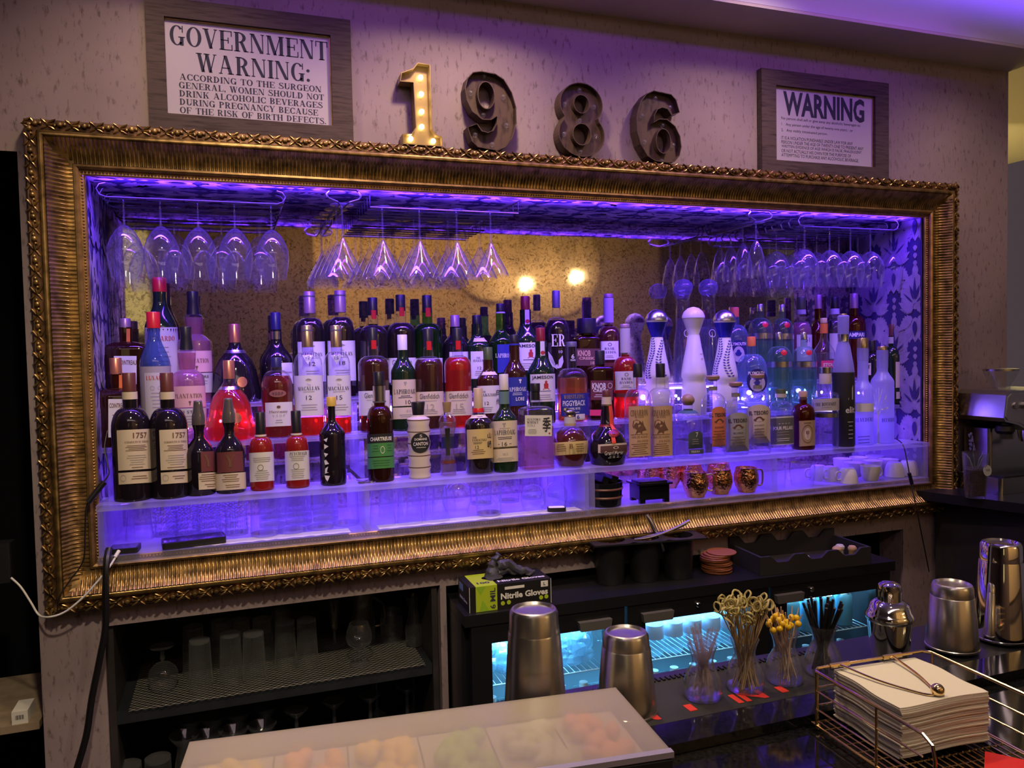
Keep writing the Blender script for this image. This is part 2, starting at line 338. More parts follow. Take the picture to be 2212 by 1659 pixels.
def damask(mb, mapf, umax, v0, v1, pw=0.21, ph=0.40):
    k = 0
    for col in range(-1, int(umax / (pw / 2)) + 2):
        for row in range(int(v0 / ph) - 1, int(v1 / ph) + 2):
            ox = col * pw / 2 + 0.03; oy = row * ph + (ph / 2 if col % 2 else 0)
            for lay, poly in TILE:
                q = [(min(max(x + ox, 0.004), umax - 0.004), min(max(y + oy, v0 + 0.004), v1 - 0.004)) for x, y in poly]
                if max(a for a, b in q) - min(a for a, b in q) < 0.004 or max(b for a, b in q) - min(b for a, b in q) < 0.004: continue
                cl = []
                for p in q:
                    if not cl or (abs(p[0] - cl[-1][0]) + abs(p[1] - cl[-1][1])) > 1e-4: cl.append(p)
                if len(cl) > 3 and abs(cl[0][0] - cl[-1][0]) + abs(cl[0][1] - cl[-1][1]) < 1e-4: cl.pop()
                if len(cl) < 3: continue
                h = (0.0007 if lay else 0.0042) + (k % 50) * 0.00006; k += 1
                mb.add([mapf(u, v, h) for u, v in cl], [tuple(range(len(cl)))], lay)
M_pap_d = mat('damask_ground', (0.045, 0.03, 0.13), 0.75); M_pap_l = mat('damask_figure', (0.36, 0.30, 0.38), 0.7, noise=0.15, nscale=40)
PAP = [M_pap_d, M_pap_l]
mb = MB(); mb.box(NX1 - 0.0015, NX1 + 0.02, 0.0, NY, NZ0, NZ1); damask(mb, lambda u, v, h: (NX1 - 0.0015 - h, u, v), NY, NZ0, NZ1); struct('wall_niche_right', mb, PAP)
mb = MB(); mb.box(NX0 - 0.02, NX0 + 0.0015, 0.0, NY, NZ0, NZ1); damask(mb, lambda u, v, h: (NX0 + 0.0015 + h, u, v), NY, NZ0, NZ1); struct('wall_niche_left', mb, PAP)
mb = MB(); mb.box(NX0, NX1, 0.0, NY, NZ1 - 0.0015, NZ1 + 0.02); damask(mb, lambda u, v, h: (v, u, NZ1 - 0.0015 - h), NY, NX0, NX1, 0.21, 0.42); struct('ceiling_niche', mb, PAP)
struct('floor_niche', MB().box(NX0, NX1, 0.0, NY, NZ0 - 0.02, NZ0 + 0.0015), M_soffit)
tag(MB().box(NX0 + 0.001, NX1 - 0.001, NY, NY + 0.02, NZ0, NZ1 - 0.001).build('antique_mirror', M_mirror, smooth=False), 'antique speckled mirror lining the back of the bottle niche', 'mirror')
# ------------------------------------------------------------------ gilt frame
FR = (0.005, 3.185, 0.012, 1.297)
fr = thing('gilt_frame', 'large ornate gilt frame around the violet-lit bottle niche', 'frame', (0, 0, 0))
def sweep(name, prof, m, parent=None):
    b = MB(); k = len(prof)
    for d, h in prof:
        x0, x1, z0, z1 = FR[0] + d, FR[1] - d, FR[2] + d, FR[3] - d
        b.v += [(x0, -h, z0), (x1, -h, z0), (x1, -h, z1), (x0, -h, z1)]
    for j in range(k - 1):
        for i in range(4):
            i2 = (i + 1) % 4; b.f.append((j * 4 + i, j * 4 + i2, (j + 1) * 4 + i2, (j + 1) * 4 + i)); b.m.append(0)
    return b
cove = [(0.048 + 0.056 * t, 0.016 + 0.040 * (1 - sin(t * pi / 2)) ** 1.1 + 0.004) for t in [i / 7 for i in range(8)]]
b = sweep('outer', [(0, 0.0), (0, 0.038), (0.004, 0.046), (0.026, 0.048), (0.030, 0.050)], M_gilt_d); outer = b.build('outer_band', M_gilt_d, fr)
b = sweep('rib', [(0.030, 0.044)] + [(0.039 - 0.009 * cos(pi * i / 8), 0.050 + 0.012 * sin(pi * i / 8)) for i in range(9)] + [(0.048, 0.05)], M_gilt); b.build('rounded_rib', M_gilt, fr)
b = sweep('cove', cove, M_gilt)
def side(i):
    x0, x1, z0, z1 = FR
    if i == 0: return x1 - x0, lambda s, d, h: (x0 + s, -h, z0 + d)
    if i == 1: return z1 - z0, lambda s, d, h: (x1 - d, -h, z0 + s)
    if i == 2: return x1 - x0, lambda s, d, h: (x1 - s, -h, z1 - d)
    return z1 - z0, lambda s, d, h: (x0 + d, -h, z1 - s)
for i in range(4):
    ln, fn = side(i); s = 0.055
    while s < ln - 0.05:
        pp = [(d, h) for d, h in cove if s > d + 0.005 and s < ln - d - 0.005]
        if len(pp) > 1:
            v = []; f = []
            for d, h in pp: v += [fn(s - 0.0036, d, h), fn(s - 0.0018, d, h + 0.0036), fn(s + 0.0018, d, h + 0.0036), fn(s + 0.0036, d, h)]
            for j in range(len(pp) - 1):
                for q in range(3): f.append((j * 4 + q, j * 4 + q + 1, j * 4 + q + 5, j * 4 + q + 4))
            b.add(v, f)
        s += 0.0105
b.build('reeded_cove', M_gilt, fr, ang=60)
sweep('fillet', [(0.104, 0.018), (0.106, 0.026), (0.112, 0.028), (0.118, 0.024), (0.118, 0.014)], M_gilt_b).build('inner_fillet', M_gilt_b, fr)
b = sweep('beadband', [(0.118, 0.012), (0.128, 0.011), (0.131, 0.008), (0.131, -0.003)], M_gilt_d)
for i in range(4):
    ln, fn = side(i); s = 0.124
    while s < ln - 0.12: b.ball(fn(s, 0.1235, 0.0125), 0.0034, 6, 4); s += 0.0085
b.build('bead_row', M_gilt_b, fr)
b = MB()
for i in range(4):
    ln, fn = side(i); nmot = round(ln / 0.056); st = ln / nmot
    e0 = Vector(fn(1, 0, 0)) - Vector(fn(0, 0, 0)); e1 = Vector(fn(0, 1, 0)) - Vector(fn(0, 0, 0)); e2 = Vector((0, -1, 0))
    R = Matrix((e0, e1, e2)).transposed()
    for k in range(nmot):
        s = (k + 0.5) * st
        for ds, dd, dh, rx, ry, rz, an in ((0, 0.015, 0.053, 0.0085, 0.0075, 0.008, 0), (0.012, 0.017, 0.050, 0.005, 0.005, 0.006, 0), (-0.011, 0.013, 0.050, 0.005, 0.005, 0.006, 0),
                (0.019, 0.007, 0.049, 0.013, 0.0035, 0.006, 35), (0.021, 0.015, 0.050, 0.013, 0.003, 0.006, 8), (0.019, 0.023, 0.049, 0.013, 0.0035, 0.006, -28), (-0.019, 0.006, 0.048, 0.011, 0.003, 0.005, -40), (-0.020, 0.022, 0.048, 0.012, 0.003, 0.005, 32)):
            M = R @ Matrix.Rotation(radians(an), 3, 'Z')
            b.ball(fn(s + ds, dd, dh), (rx, ry, rz), 6, 4, M=M)
b.build('leaf_ornament', M_gilt, fr)
# ------------------------------------------------------------------ lettering
_FONT = {}
def sans(s, bold=0.0):
    key = (s, bold)
    if key in _FONT: return _FONT[key]
    c = bpy.data.curves.new('t', 'FONT'); c.body = s; c.size = 1; c.offset = bold; c.resolution_u = 2
    o = bpy.data.objects.new('t', c); me = bpy.data.meshes.new_from_object(o)
    v = [(a.co.x, a.co.y) for a in me.vertices]; f = [tuple(p.vertices) for p in me.polygons]
    bpy.data.objects.remove(o); bpy.data.curves.remove(c); bpy.data.meshes.remove(me)
    _FONT[key] = norm2(v, f); return _FONT[key]
def norm2(v, f):
    if not v: return [], [], 1
    x0 = min(a for a, _ in v); x1 = max(a for a, _ in v); y0 = min(a for _, a in v); y1 = max(a for _, a in v); h = max(y1 - y0, 1e-6)
    return [((x - x0) / max(x1 - x0, 1e-6), (y - y0) / h) for x, y in v], f, (x1 - x0) / h
TK, TN, SH, SO = 0.17, 0.05, 0.045, 0.065
def _g(ch):
    P = []
    def r(x0, y0, x1, y1): P.append([(x0, y0), (x1, y0), (x1, y1), (x0, y1)])
    def d(xa, ya, xb, yb, w): P.append([(xa, ya), (xa + w, ya), (xb + w, yb), (xb, yb)])
    def serif(x, y, w): r(x - SO, y, x + w + SO, y + SH)
    def stem(x, w=TK, lo=True, hi=True):
        r(x, 0, x + w, 1)
        if lo: serif(x, 0, w)
        if hi: serif(x, 1 - SH, w)
    def ring(cx, cy, rx, ry, a0=0, a1=360, tk=TK, tn=TN, n=28):
        for i in range(n):
            a = radians(a0 + (a1 - a0) * i / n); b2 = radians(a0 + (a1 - a0) * (i + 1) / n)
            q = []
            for an, k in ((a, 1), (b2, 1), (b2, 0), (a, 0)):
                q.append((cx + (rx - (0 if k else tk)) * cos(an), cy + (ry - (0 if k else tn)) * sin(an)))
            P.append(q)
    s = SO
    if ch == 'A': d(0.08, 0, 0.30, 1, TN); d(0.52, 0, 0.26, 1, TK); r(0.17, 0.30, 0.55, 0.30 + TN); serif(0.08, 0, TN); serif(0.52, 0, TK); w = 0.78
    elif ch == 'B': stem(s); ring(s + TK, 0.74, 0.34, 0.26, -90, 90); ring(s + TK, 0.26, 0.37, 0.27, -90, 90); w = 0.66
    elif ch in 'CG':
        ring(0.34, 0.5, 0.34, 0.51, 42, 318)
        r(0.58, 0.66, 0.63, 1.0)
        if ch == 'C': r(0.58, 0.03, 0.63, 0.32)
        else: r(0.48, 0.0, 0.48 + TK, 0.42); r(0.40, 0.40, 0.72, 0.40 + SH)
        w = 0.72 if ch == 'G' else 0.66
    elif ch == 'D': stem(s); ring(s + TK - 0.02, 0.5, 0.44, 0.5, -90, 90); w = 0.72
    elif ch in 'EF':
        stem(s); r(s, 1 - SH, 0.62, 1); r(0.58, 0.72, 0.63, 1); r(s, 0.49, 0.46, 0.49 + SH); r(0.42, 0.36, 0.47, 0.66)
        if ch == 'E': r(s, 0, 0.64, SH); r(0.60, 0, 0.65, 0.30)
        w = 0.66
    elif ch == 'H': stem(s); stem(0.52); r(s, 0.48, 0.6, 0.48 + SH); w = 0.76
    elif ch == 'I': stem(s); w = TK + 2 * s
    elif ch == 'J': r(0.28, 0.2, 0.28 + TK, 1); serif(0.28, 1 - SH, TK); ring(0.24, 0.22, 0.21, 0.23, 180, 360); w = 0.5
    elif ch == 'K': stem(s); d(0.22, 0.38, 0.56, 1, TN); d(0.50, 0, 0.30, 0.56, TK); serif(0.50, 0, TK); serif(0.54, 1 - SH, TN * 2); w = 0.76
    elif ch == 'L': stem(s); r(s, 0, 0.60, SH); r(0.56, 0, 0.61, 0.32); w = 0.63
    elif ch == 'M': stem(s, TN); stem(0.68); d(0.36, 0, 0.07, 1, TK); d(0.40, 0, 0.70, 1, TN); w = 0.93
    elif ch == 'N': stem(s, TN, True, False); stem(0.62, TN, False, True); d(0.50, 0, 0.06, 1, TK); serif(s, 1 - SH, TK * 0.5); w = 0.76
    elif ch in 'OQ':
        ring(0.36, 0.5, 0.36, 0.51); w = 0.72
        if ch == 'Q': d(0.5, -0.15, 0.32, 0.12, TK)
    elif ch in 'PR':
        stem(s); ring(s + TK, 0.73, 0.36, 0.27, -90, 90); w = 0.64
        if ch == 'R': d(0.48, 0, 0.28, 0.5, TK); r(0.48, 0, 0.72, SH); w = 0.72
    elif ch == 'S': ring(0.30, 0.745, 0.26, 0.265, 35, 250, 0.12, TN); ring(0.30, 0.255, 0.30, 0.265, -145, 75, 0.13, TN); d(0.30, 0.40, 0.12, 0.66, 0.20); r(0.48, 0.72, 0.53, 1); r(0.0, 0, 0.05, 0.3); w = 0.6
    elif ch == 'T': stem(0.23, TK, True, False); r(0, 1 - SH, 0.64, 1); r(0, 0.70, 0.05, 1); r(0.59, 0.70, 0.64, 1); w = 0.64
    elif ch == 'U': r(s, 0.3, s + TK, 1); serif(s, 1 - SH, TK); r(0.58, 0.3, 0.58 + TN, 1); serif(0.58, 1 - SH, TN); ring(0.345, 0.31, 0.285, 0.32, 180, 360, TK, TN); w = 0.7
    elif ch == 'V': d(0.30, 0, 0.06, 1, TK); d(0.34, 0, 0.60, 1, TN); serif(0.06, 1 - SH, TK); serif(0.60, 1 - SH, TN); w = 0.72
    elif ch == 'W': d(0.24, 0, 0.05, 1, TK); d(0.28, 0, 0.46, 0.9, TN); d(0.60, 0, 0.42, 1, TK); d(0.64, 0, 0.88, 1, TN); serif(0.05, 1 - SH, TK); serif(0.42, 1 - SH, TK); serif(0.88, 1 - SH, TN); w = 1.0
    elif ch == 'X': d(0.48, 0, 0.06, 1, TK); d(0.08, 0, 0.54, 1, TN); serif(0.48, 0, TK); serif(0.08, 0, TN); serif(0.06, 1 - SH, TK); serif(0.54, 1 - SH, TN); w = 0.74
    elif ch == 'Y': r(0.27, 0, 0.27 + TK, 0.45); serif(0.27, 0, TK); d(0.27, 0.42, 0.05, 1, TK); d(0.38, 0.42, 0.60, 1, TN); serif(0.05, 1 - SH, TK); serif(0.60, 1 - SH, TN); w = 0.72
    elif ch == 'Z': r(0.04, 1 - SH, 0.58, 1); r(0.02, 0, 0.6, SH); d(0.02, 0, 0.40, 1, TK); r(0.04, 0.75, 0.08, 1); r(0.56, 0, 0.6, 0.26); w = 0.62
    elif ch == '.': ring(0.10, 0.09, 0.09, 0.09, tk=0.09, tn=0.09, n=10); w = 0.2
    elif ch == ',': ring(0.10, 0.09, 0.09, 0.09, tk=0.09, tn=0.09, n=10); d(0.04, -0.18, 0.12, 0.08, 0.06); w = 0.2
    elif ch == ':': ring(0.10, 0.09, 0.09, 0.09, tk=0.09, tn=0.09, n=10); ring(0.10, 0.62, 0.09, 0.09, tk=0.09, tn=0.09, n=10); w = 0.2
    elif ch == '-': r(0.02, 0.42, 0.3, 0.50); w = 0.32
    else: w = 0.34
    return P, w
def serif_text(s, gap=0.07):
    key = ('serif', s)
    if key in _FONT: return _FONT[key]
    v = []; f = []; x = 0
    for ch in s:
        P, w = _g(ch)
        for q in P:
            o = len(v); v += [(a + x, b) for a, b in q]; f.append(tuple(range(o, o + len(q))))
        x += w + gap
    W = x - gap
    r = ([(a / W, b) for a, b in v], f, W); _FONT[key] = r; return r
def flat_text(mb, s, fn, x, y, h, w=None, font='s', m=0, align='c'):
    "lettering on a plane: fn(u, v) -> point; x, y centre"
    v, f, asp = serif_text(s) if font == 's' else sans(s, {'n': 0.0, 'b': 0.018, 'B': 0.035}[font])
    w = w or h * asp; xo = x - w / 2 if align == 'c' else x
    mb.add([fn(xo + a * w, y - h / 2 + b * h) for a, b in v], f, m)
# ------------------------------------------------------------------ framed signs on top of the frame
M_wood = streak_mat('weathered_wood', (0.105, 0.078, 0.070), (0.05, 0.036, 0.034), 12, 60, 150, 0.46, 0.68, big=(0.08, 0.06, 0.056))
def sign(name, label, x0, x1, z0, z1, ix0, ix1, iz0, iz1, paper, lines):
    yb = -0.004; t = thing(name, label, 'sign', ((x0 + x1) / 2, 0, z0)); ox, oz = (x0 + x1) / 2, z0
    b = MB()
    o = [(x0, z0), (x1, z0), (x1, z1), (x0, z1)]; i_ = [(ix0, iz0), (ix1, iz0), (ix1, iz1), (ix0, iz1)]
    for k in range(4):
        k2 = (k + 1) % 4; q = [o[k], o[k2], i_[k2], i_[k]]
        b.prism_y([(x - ox, z - oz) for x, z in q], -0.030, yb)
    fo = b.build('wooden_frame', M_wood, t, smooth=False)
    p = MB().box(ix0 - 0.004 - ox, ix1 + 0.004 - ox, -0.016, -0.012, iz0 - 0.004 - oz, iz1 + 0.004 - oz).build('paper_sheet', paper, t, smooth=False)
    b = MB(); w = ix1 - ix0; h = iz1 - iz0
    for s, fx, fy, fh, fw, font, al in lines:
        flat_text(b, s, lambda u, v: (u - ox, -0.0165, v - oz), ix0 + fx * w, iz0 + fy * h, fh * h, fw * w if fw else None, font, 0, al)
    b.build('lettering', M_ink, p, smooth=False)
    b = MB(); b.box(ix0 - ox, ix1 - ox, -0.020, -0.016, iz1 - oz - 0.003, iz1 - oz + 0.001); b.box(ix1 - 0.003 - ox, ix1 - ox + 0.001, -0.020, -0.016, iz0 - oz, iz1 - oz); b.build('gold_slip', M_gilt_b, fo, smooth=False)
    return t
M_sheet = mat('sign_paper', (0.50, 0.45, 0.52), 0.6)
sign('framed_sign', 'large weathered wooden frame with a government warning notice in serif capitals', 0.298, 0.842, 1.298, 1.648, 0.344, 0.784, 1.340, 1.598, M_sheet, [
    ('GOVERNMENT', 0.505, 0.835, 0.205, 0.955, 's', 'c'), ('WARNING:', 0.52, 0.575, 0.195, 0.69, 's', 'c'),
    ('ACCORDING TO THE SURGEON', 0.505, 0.408, 0.064, 0.86, 's', 'c'), ('GENERAL, WOMEN SHOULD NOT', 0.51, 0.320, 0.064, 0.88, 's', 'c'), ('DRINK ALCOHOLIC BEVERAGES', 0.505, 0.233, 0.064, 0.87, 's', 'c'),
    ('DURING PREGNANCY BECAUSE', 0.49, 0.146, 0.064, 0.84, 's', 'c'), ('OF THE RISK OF BIRTH DEFECTS.', 0.515, 0.059, 0.064, 0.89, 's', 'c')])
sign('framed_sign', 'smaller weathered wooden frame with a WARNING notice in bold plain capitals', 2.276, 2.852, 1.298, 1.657, 2.338, 2.788, 1.340, 1.603, M_sheet, [
    ('WARNING', 0.5, 0.79, 0.33, 0.82, 'B', 'c'), ('No person shall sell or give away any alcoholic beverages to:', 0.07, 0.58, 0.048, 0.80, 'n', 'l'),
    ('1.   Any person under the age of twenty-one years;   or', 0.07, 0.50, 0.048, 0.72, 'n', 'l'), ('2.   Any visibly intoxicated person.', 0.07, 0.42, 0.048, 0.46, 'n', 'l'),
    ('IT IS A VIOLATION PUNISHABLE UNDER LAW FOR ANY', 0.07, 0.32, 0.044, 0.72, 'n', 'l'), ('PERSON UNDER THE AGE OF TWENTY-ONE TO PRESENT ANY', 0.07, 0.262, 0.044, 0.83, 'n', 'l'),
    ('WRITTEN EVIDENCE OF AGE WHICH IS FALSE, FRAUDULENT', 0.07, 0.204, 0.044, 0.81, 'n', 'l'), ('OR NOT ACTUALLY HIS OWN FOR THE PURPOSE OF', 0.07, 0.146, 0.044, 0.70, 'n', 'l'), ('ATTEMPTING TO PURCHASE ANY ALCOHOLIC BEVERAGE.', 0.07, 0.088, 0.044, 0.78, 'n', 'l')])
# ------------------------------------------------------------------ marquee digits
def ell(cx, cz, rx, rz, a0=0, a1=360, n=30):
    k = n if a1 - a0 >= 360 else n + 1
    return [(cx + rx * cos(radians(a0 + (a1 - a0) * i / n)), cz + rz * sin(radians(a0 + (a1 - a0) * i / n))) for i in range(k)]
def filled(outer, hl, y0, y1):
    c = bpy.data.curves.new('c', 'CURVE'); c.dimensions = '2D'; c.fill_mode = 'BOTH'; c.extrude = abs(y1 - y0) / 2
    for pl in [outer] + hl:
        sp = c.splines.new('POLY'); sp.points.add(len(pl) - 1); sp.use_cyclic_u = True
        for p, q in zip(sp.points, pl): p.co = (q[0], q[1], 0, 1)
    o = bpy.data.objects.new('c', c); me = bpy.data.meshes.new_from_object(o)
    b = MB(); ym = (y0 + y1) / 2; b.add([(v.co.x, ym - v.co.z, v.co.y) for v in me.vertices], [tuple(p.vertices) for p in me.polygons])
    bpy.data.objects.remove(o); bpy.data.curves.remove(c); bpy.data.meshes.remove(me); return b
def rimwall(b, loop, y0, y1, th=0.0025):
    n = len(loop); v = []; f = []
    for i in range(n):
        a = Vector(loop[i - 1]); c = Vector(loop[(i + 1) % n]); t = (c - a).normalized(); nn = Vector((t.y, -t.x)); p = Vector(loop[i])
        for q in (p + nn * th / 2, p - nn * th / 2): v += [(q.x, y0, q.y), (q.x, y1, q.y)]
    for i in range(n):
        o = i * 4; o2 = ((i + 1) % n) * 4
        f += [(o, o2, o2 + 1, o + 1), (o + 2, o + 3, o2 + 3, o2 + 2), (o, o + 2, o2 + 2, o2), (o + 1, o2 + 1, o2 + 3, o + 3)]
    b.add(v, f)
six = [(0.09, 0), (0.26, 0), (0.3, 0)]
def px6(pts, x0, x1, z0, z1):
    X0, X1, Y0, Y1 = 1718, 2014, 288, 722
    return [((x - X0) / (X1 - X0) * (x1 - x0) + x0, (Y1 - y) / (Y1 - Y0) * (z1 - z0) + z0) for x, y in pts]
SIX = [(1835, 288), (1950, 300), (1982, 330), (2005, 405), (1952, 428), (1925, 390), (1890, 384), (1858, 398), (1836, 440), (1832, 482), (1870, 458), (1920, 456), (1975, 495), (2006, 555), (2014, 620), (2000, 675), (1968, 712), (1920, 722), (1840, 716), (1790, 690), (1745, 620), (1722, 540), (1722, 450), (1748, 365), (1788, 312)]
SIXH = [(1895 + 48 * cos(a), 592 + 76 * sin(a)) for a in [2 * pi * i / 26 for i in range(26)]]
SIXB = [(1858, 325), (1955, 372), (1770, 440), (1785, 600), (1905, 488), (1975, 605), (1895, 708)]
M_rust = streak_mat('rusty_tin', (0.115, 0.075, 0.055), (0.035, 0.022, 0.018), 50, 50, 14, 0.5, 0.68, rough=0.5, big=(0.075, 0.048, 0.040)); M_brass = mat('lit_brass', (0.36, 0.25, 0.11), 0.4, 0.5)
def digit(label, outer, hl, bulbs, x0, z0, lit, face):
    t = thing('marquee_number', label, 'sign', (x0, -0.024, z0)); rim = M_brass if lit else M_rust
    filled(outer, hl, -0.004, 0.020).build('back_plate', face, t, smooth=False)
    b = MB()
    for lp in [outer] + hl: rimwall(b, lp, -0.026, 0.020)
    b.build('rim', rim, t, smooth=False)
    for x, z in bulbs:
        b = MB(); b.ball((x, -0.010, z), (0.0075, 0.0075, 0.0075), 10, 7)
        b.build('bulb', emit('lit_bulb', (1.0, 0.80, 0.42), 14) if lit else glass('unlit_bulb', body=0.1, rim=0.3), t)
        if lit: point('marquee_bulb_light', (x0 + x, -0.024 - 0.016, z0 + z), 0.032, (1.0, 0.72, 0.3), 0.006)
one = [(0.0, 0.0), (0.118, 0.0), (0.118, 0.028), (0.100, 0.032), (0.088, 0.050), (0.086, 0.238), (0.050, 0.240), (0.036, 0.222), (0.0, 0.206), (-0.004, 0.182), (0.036, 0.182), (0.040, 0.050), (0.026, 0.030), (0.0, 0.028)]
digit('lit marquee number one with glowing bulbs, standing on the gilt frame', one, [], [(0.061, 0.204), (0.062, 0.155), (0.062, 0.103), (0.061, 0.058), (0.026, 0.020), (0.095, 0.018)], 0.985, 1.298, True, M_brass)
o9 = px6(SIX, 0, 0.165, 0, 0.235); h9 = px6(SIXH, 0, 0.165, 0, 0.235); b9 = px6(SIXB, 0, 0.165, 0, 0.235)
rot9 = lambda L_: [(0.165 - x, 0.235 - z) for x, z in L_]
digit('unlit rusty marquee number nine, next to the lit number one', rot9(o9), [rot9(h9)], rot9(b9), 1.180, 1.298, False, M_rust)
o8 = ell(0.080, 0.165, 0.074, 0.067, -38, 218, 30) + ell(0.080, 0.069, 0.080, 0.069, 142, 398, 30)
digit('unlit rusty marquee number eight, standing between nine and six', o8, [ell(0.080, 0.166, 0.027, 0.029), ell(0.080, 0.070, 0.032, 0.034)], [(0.080, 0.214), (0.028, 0.165), (0.132, 0.165), (0.080, 0.117), (0.024, 0.07), (0.136, 0.07), (0.080, 0.018)], 1.487, 1.298, False, M_rust)
digit('unlit rusty marquee number six, rightmost of the marquee numbers', px6(SIX, 0, 0.170, 0, 0.232), [px6(SIXH, 0, 0.170, 0, 0.232)], px6(SIXB, 0, 0.170, 0, 0.232), 1.764, 1.298, False, M_rust)
# ------------------------------------------------------------------ tiered acrylic shelves
Z0, Z1, Z2, Z3 = 0.152, 0.290, 0.428, 0.535         # tops of box floor, front, middle and back tier
YF, YM, YB, YE = -0.052, 0.090, 0.212, 0.345
def tier_unit(label, x0, x1, divs, legs):
    t = thing('tiered_shelf', label, 'shelf', ((x0 + x1) / 2, 0, NZ0)); ox = (x0 + x1) / 2
    def bx(name, a, b_, c, d, e, f, m): MB().box(a - ox, b_ - ox, c, d, e - NZ0, f - NZ0).build(name, m, t, smooth=False)
    bx('box_floor', x0, x1, YF, YE, NZ0 + 0.004, Z0, M_acr)
    bx('front_shelf', x0, x1, YF, YM - 0.004, Z1 - 0.016, Z1, M_acr); bx('middle_shelf', x0, x1, YM, YB - 0.004, Z2 - 0.014, Z2, M_acr); bx('back_shelf', x0, x1, YB, YE, Z3 - 0.014, Z3, M_acr)
    for x in divs:
        bx('divider', x - 0.007, x + 0.007, YF + 0.002, YE - 0.01, Z0, Z1 - 0.016, M_acr)
    for x in legs:
        bx('support', x - 0.006, x + 0.006, YM + 0.004, YB, Z1, Z2 - 0.014, M_acr_clear); bx('support', x - 0.006, x + 0.006, YB + 0.004, YE - 0.01, Z1, Z3 - 0.014, M_acr_clear)
tier_unit('clear acrylic tiered shelf, the left half of the bottle display', 0.134, 1.572, (0.143, 0.848, 1.563), (0.15, 0.86, 1.55))
tier_unit('clear acrylic tiered shelf, the right half of the bottle display', 1.574, 3.030, (1.585, 2.31, 3.021), (1.60, 2.3, 3.01))
# fairy lights along the tiers
fl = thing('fairy_lights', 'string of tiny bright violet fairy lights between the shelf tiers', 'lights', (0.16, 0.208, Z2))
M_led = emit('led', (0.62, 0.50, 1.0), 60); b = MB(); pts = []
random.seed(3)
for i in range(60): pts.append((0.16 + i * 0.0478 - 0.16, 0.0 + 0.004 * sin(i * 2.1), 0.016 + 0.010 * (1 + sin(i * 1.3))))
b.tube(pts, 0.0009, 5); b.build('wire', mat('thin_wire', (0.3, 0.3, 0.35), 0.4, 0.6), fl)
for i in range(2, 60, 2):
    p = pts[i]; MB().ball((p[0], p[1] - 0.002, p[2] + 0.012 + 0.012 * random.random()), (0.0042, 0.0042, 0.0055), 8, 5).build('led_bulb', M_led, fl)
for i in range(11): point('fairy_light', (0.25 + i * 0.265, 0.203, Z2 + 0.045), 1.1, (0.24, 0.10, 1.0), 0.01)
M_strip = emit('led_strip', (0.62, 0.42, 1.0), 5)
tag(MB().box(1.96, 2.36, YB - 0.006, YB - 0.004, Z3 - 0.012, Z3 - 0.005).build('led_strip', M_strip, smooth=False), 'short glowing light strip under the back tier behind the porcelain bottles', 'light strip')
tag(MB().box(2.56, 2.90, YM - 0.006, YM - 0.004, Z2 - 0.012, Z2 - 0.005).build('led_strip', M_strip, smooth=False), 'short glowing light strip under the middle tier behind the frosted bottles', 'light strip')
# ------------------------------------------------------------------ bottles
ROW = {'F': (0.020, Z1), 'M': (0.148, Z2), 'B': (0.275, Z3)}
OFFS = {}
def ci(name, col, rough=0.35, metal=0.0): return mat('cap_' + name, col, rough, metal)
C_black = ci('black', (0.012, 0.012, 0.016)); C_navy = ci('navy', (0.02, 0.02, 0.09)); C_brown = ci('brown', (0.13, 0.035, 0.03)); C_red = ci('red', (0.55, 0.015, 0.02), 0.3); C_dred = ci('dark_red', (0.20, 0.012, 0.02), 0.3)
C_copper = ci('copper', (0.62, 0.25, 0.14), 0.3, 0.7); C_tan = ci('tan', (0.50, 0.38, 0.22)); C_cream = ci('cream', (0.62, 0.58, 0.50)); C_white = ci('white', (0.72, 0.71, 0.70)); C_yellow = ci('yellow', (0.62, 0.42, 0.07))
C_silver = ci('silver', (0.65, 0.65, 0.68), 0.25, 1.0); C_goldc = ci('gold', (0.55, 0.42, 0.22), 0.3, 0.9); C_mauve = ci('mauve', (0.42, 0.27, 0.33), 0.35, 0.4); C_grey = ci('grey', (0.16, 0.16, 0.19), 0.4, 0.4); C_cork = ci('cork', (0.55, 0.36, 0.18), 0.8); C_orange = ci('orange', (0.75, 0.20, 0.05)); C_green = ci('green', (0.06, 0.10, 0.03)); C_blue = ci('blue', (0.02, 0.02, 0.32), 0.2); C_wood = ci('wood', (0.33, 0.22, 0.11), 0.4)
def li(name, col): return mat('label_' + name, col, 0.75)
P_cream = li('cream', (0.66, 0.56, 0.44)); P_white = li('white', (0.70, 0.68, 0.68)); P_tan = li('tan', (0.46, 0.33, 0.17)); P_yel = li('yellow', (0.62, 0.47, 0.20)); P_burg = li('burgundy', (0.16, 0.035, 0.04)); P_kraft = li('kraft', (0.58, 0.38, 0.20)); P_green = li('green', (0.06, 0.26, 0.07)); P_black = li('black', (0.012, 0.012, 0.014)); P_navy = li('navy', (0.012, 0.014, 0.10)); P_slate = li('slate', (0.07, 0.10, 0.11)); P_grey = li('grey', (0.13, 0.135, 0.115)); P_pink = li('pink', (0.70, 0.40, 0.42)); P_orange = li('orange', (0.72, 0.22, 0.10)); P_sage = li('sage', (0.38, 0.38, 0.33)); P_straw = li('straw', (0.34, 0.31, 0.30)); P_maroon = li('maroon', (0.16, 0.03, 0.05)); P_blue = li('blue', (0.02, 0.03, 0.26)); P_hot = li('hot_pink', (0.85, 0.05, 0.20)); P_lgrey = li('light_grey', (0.52, 0.50, 0.48)); P_brown = li('brown', (0.10, 0.04, 0.03)); P_ribbon = li('ribbon', (0.75, 0.07, 0.03))
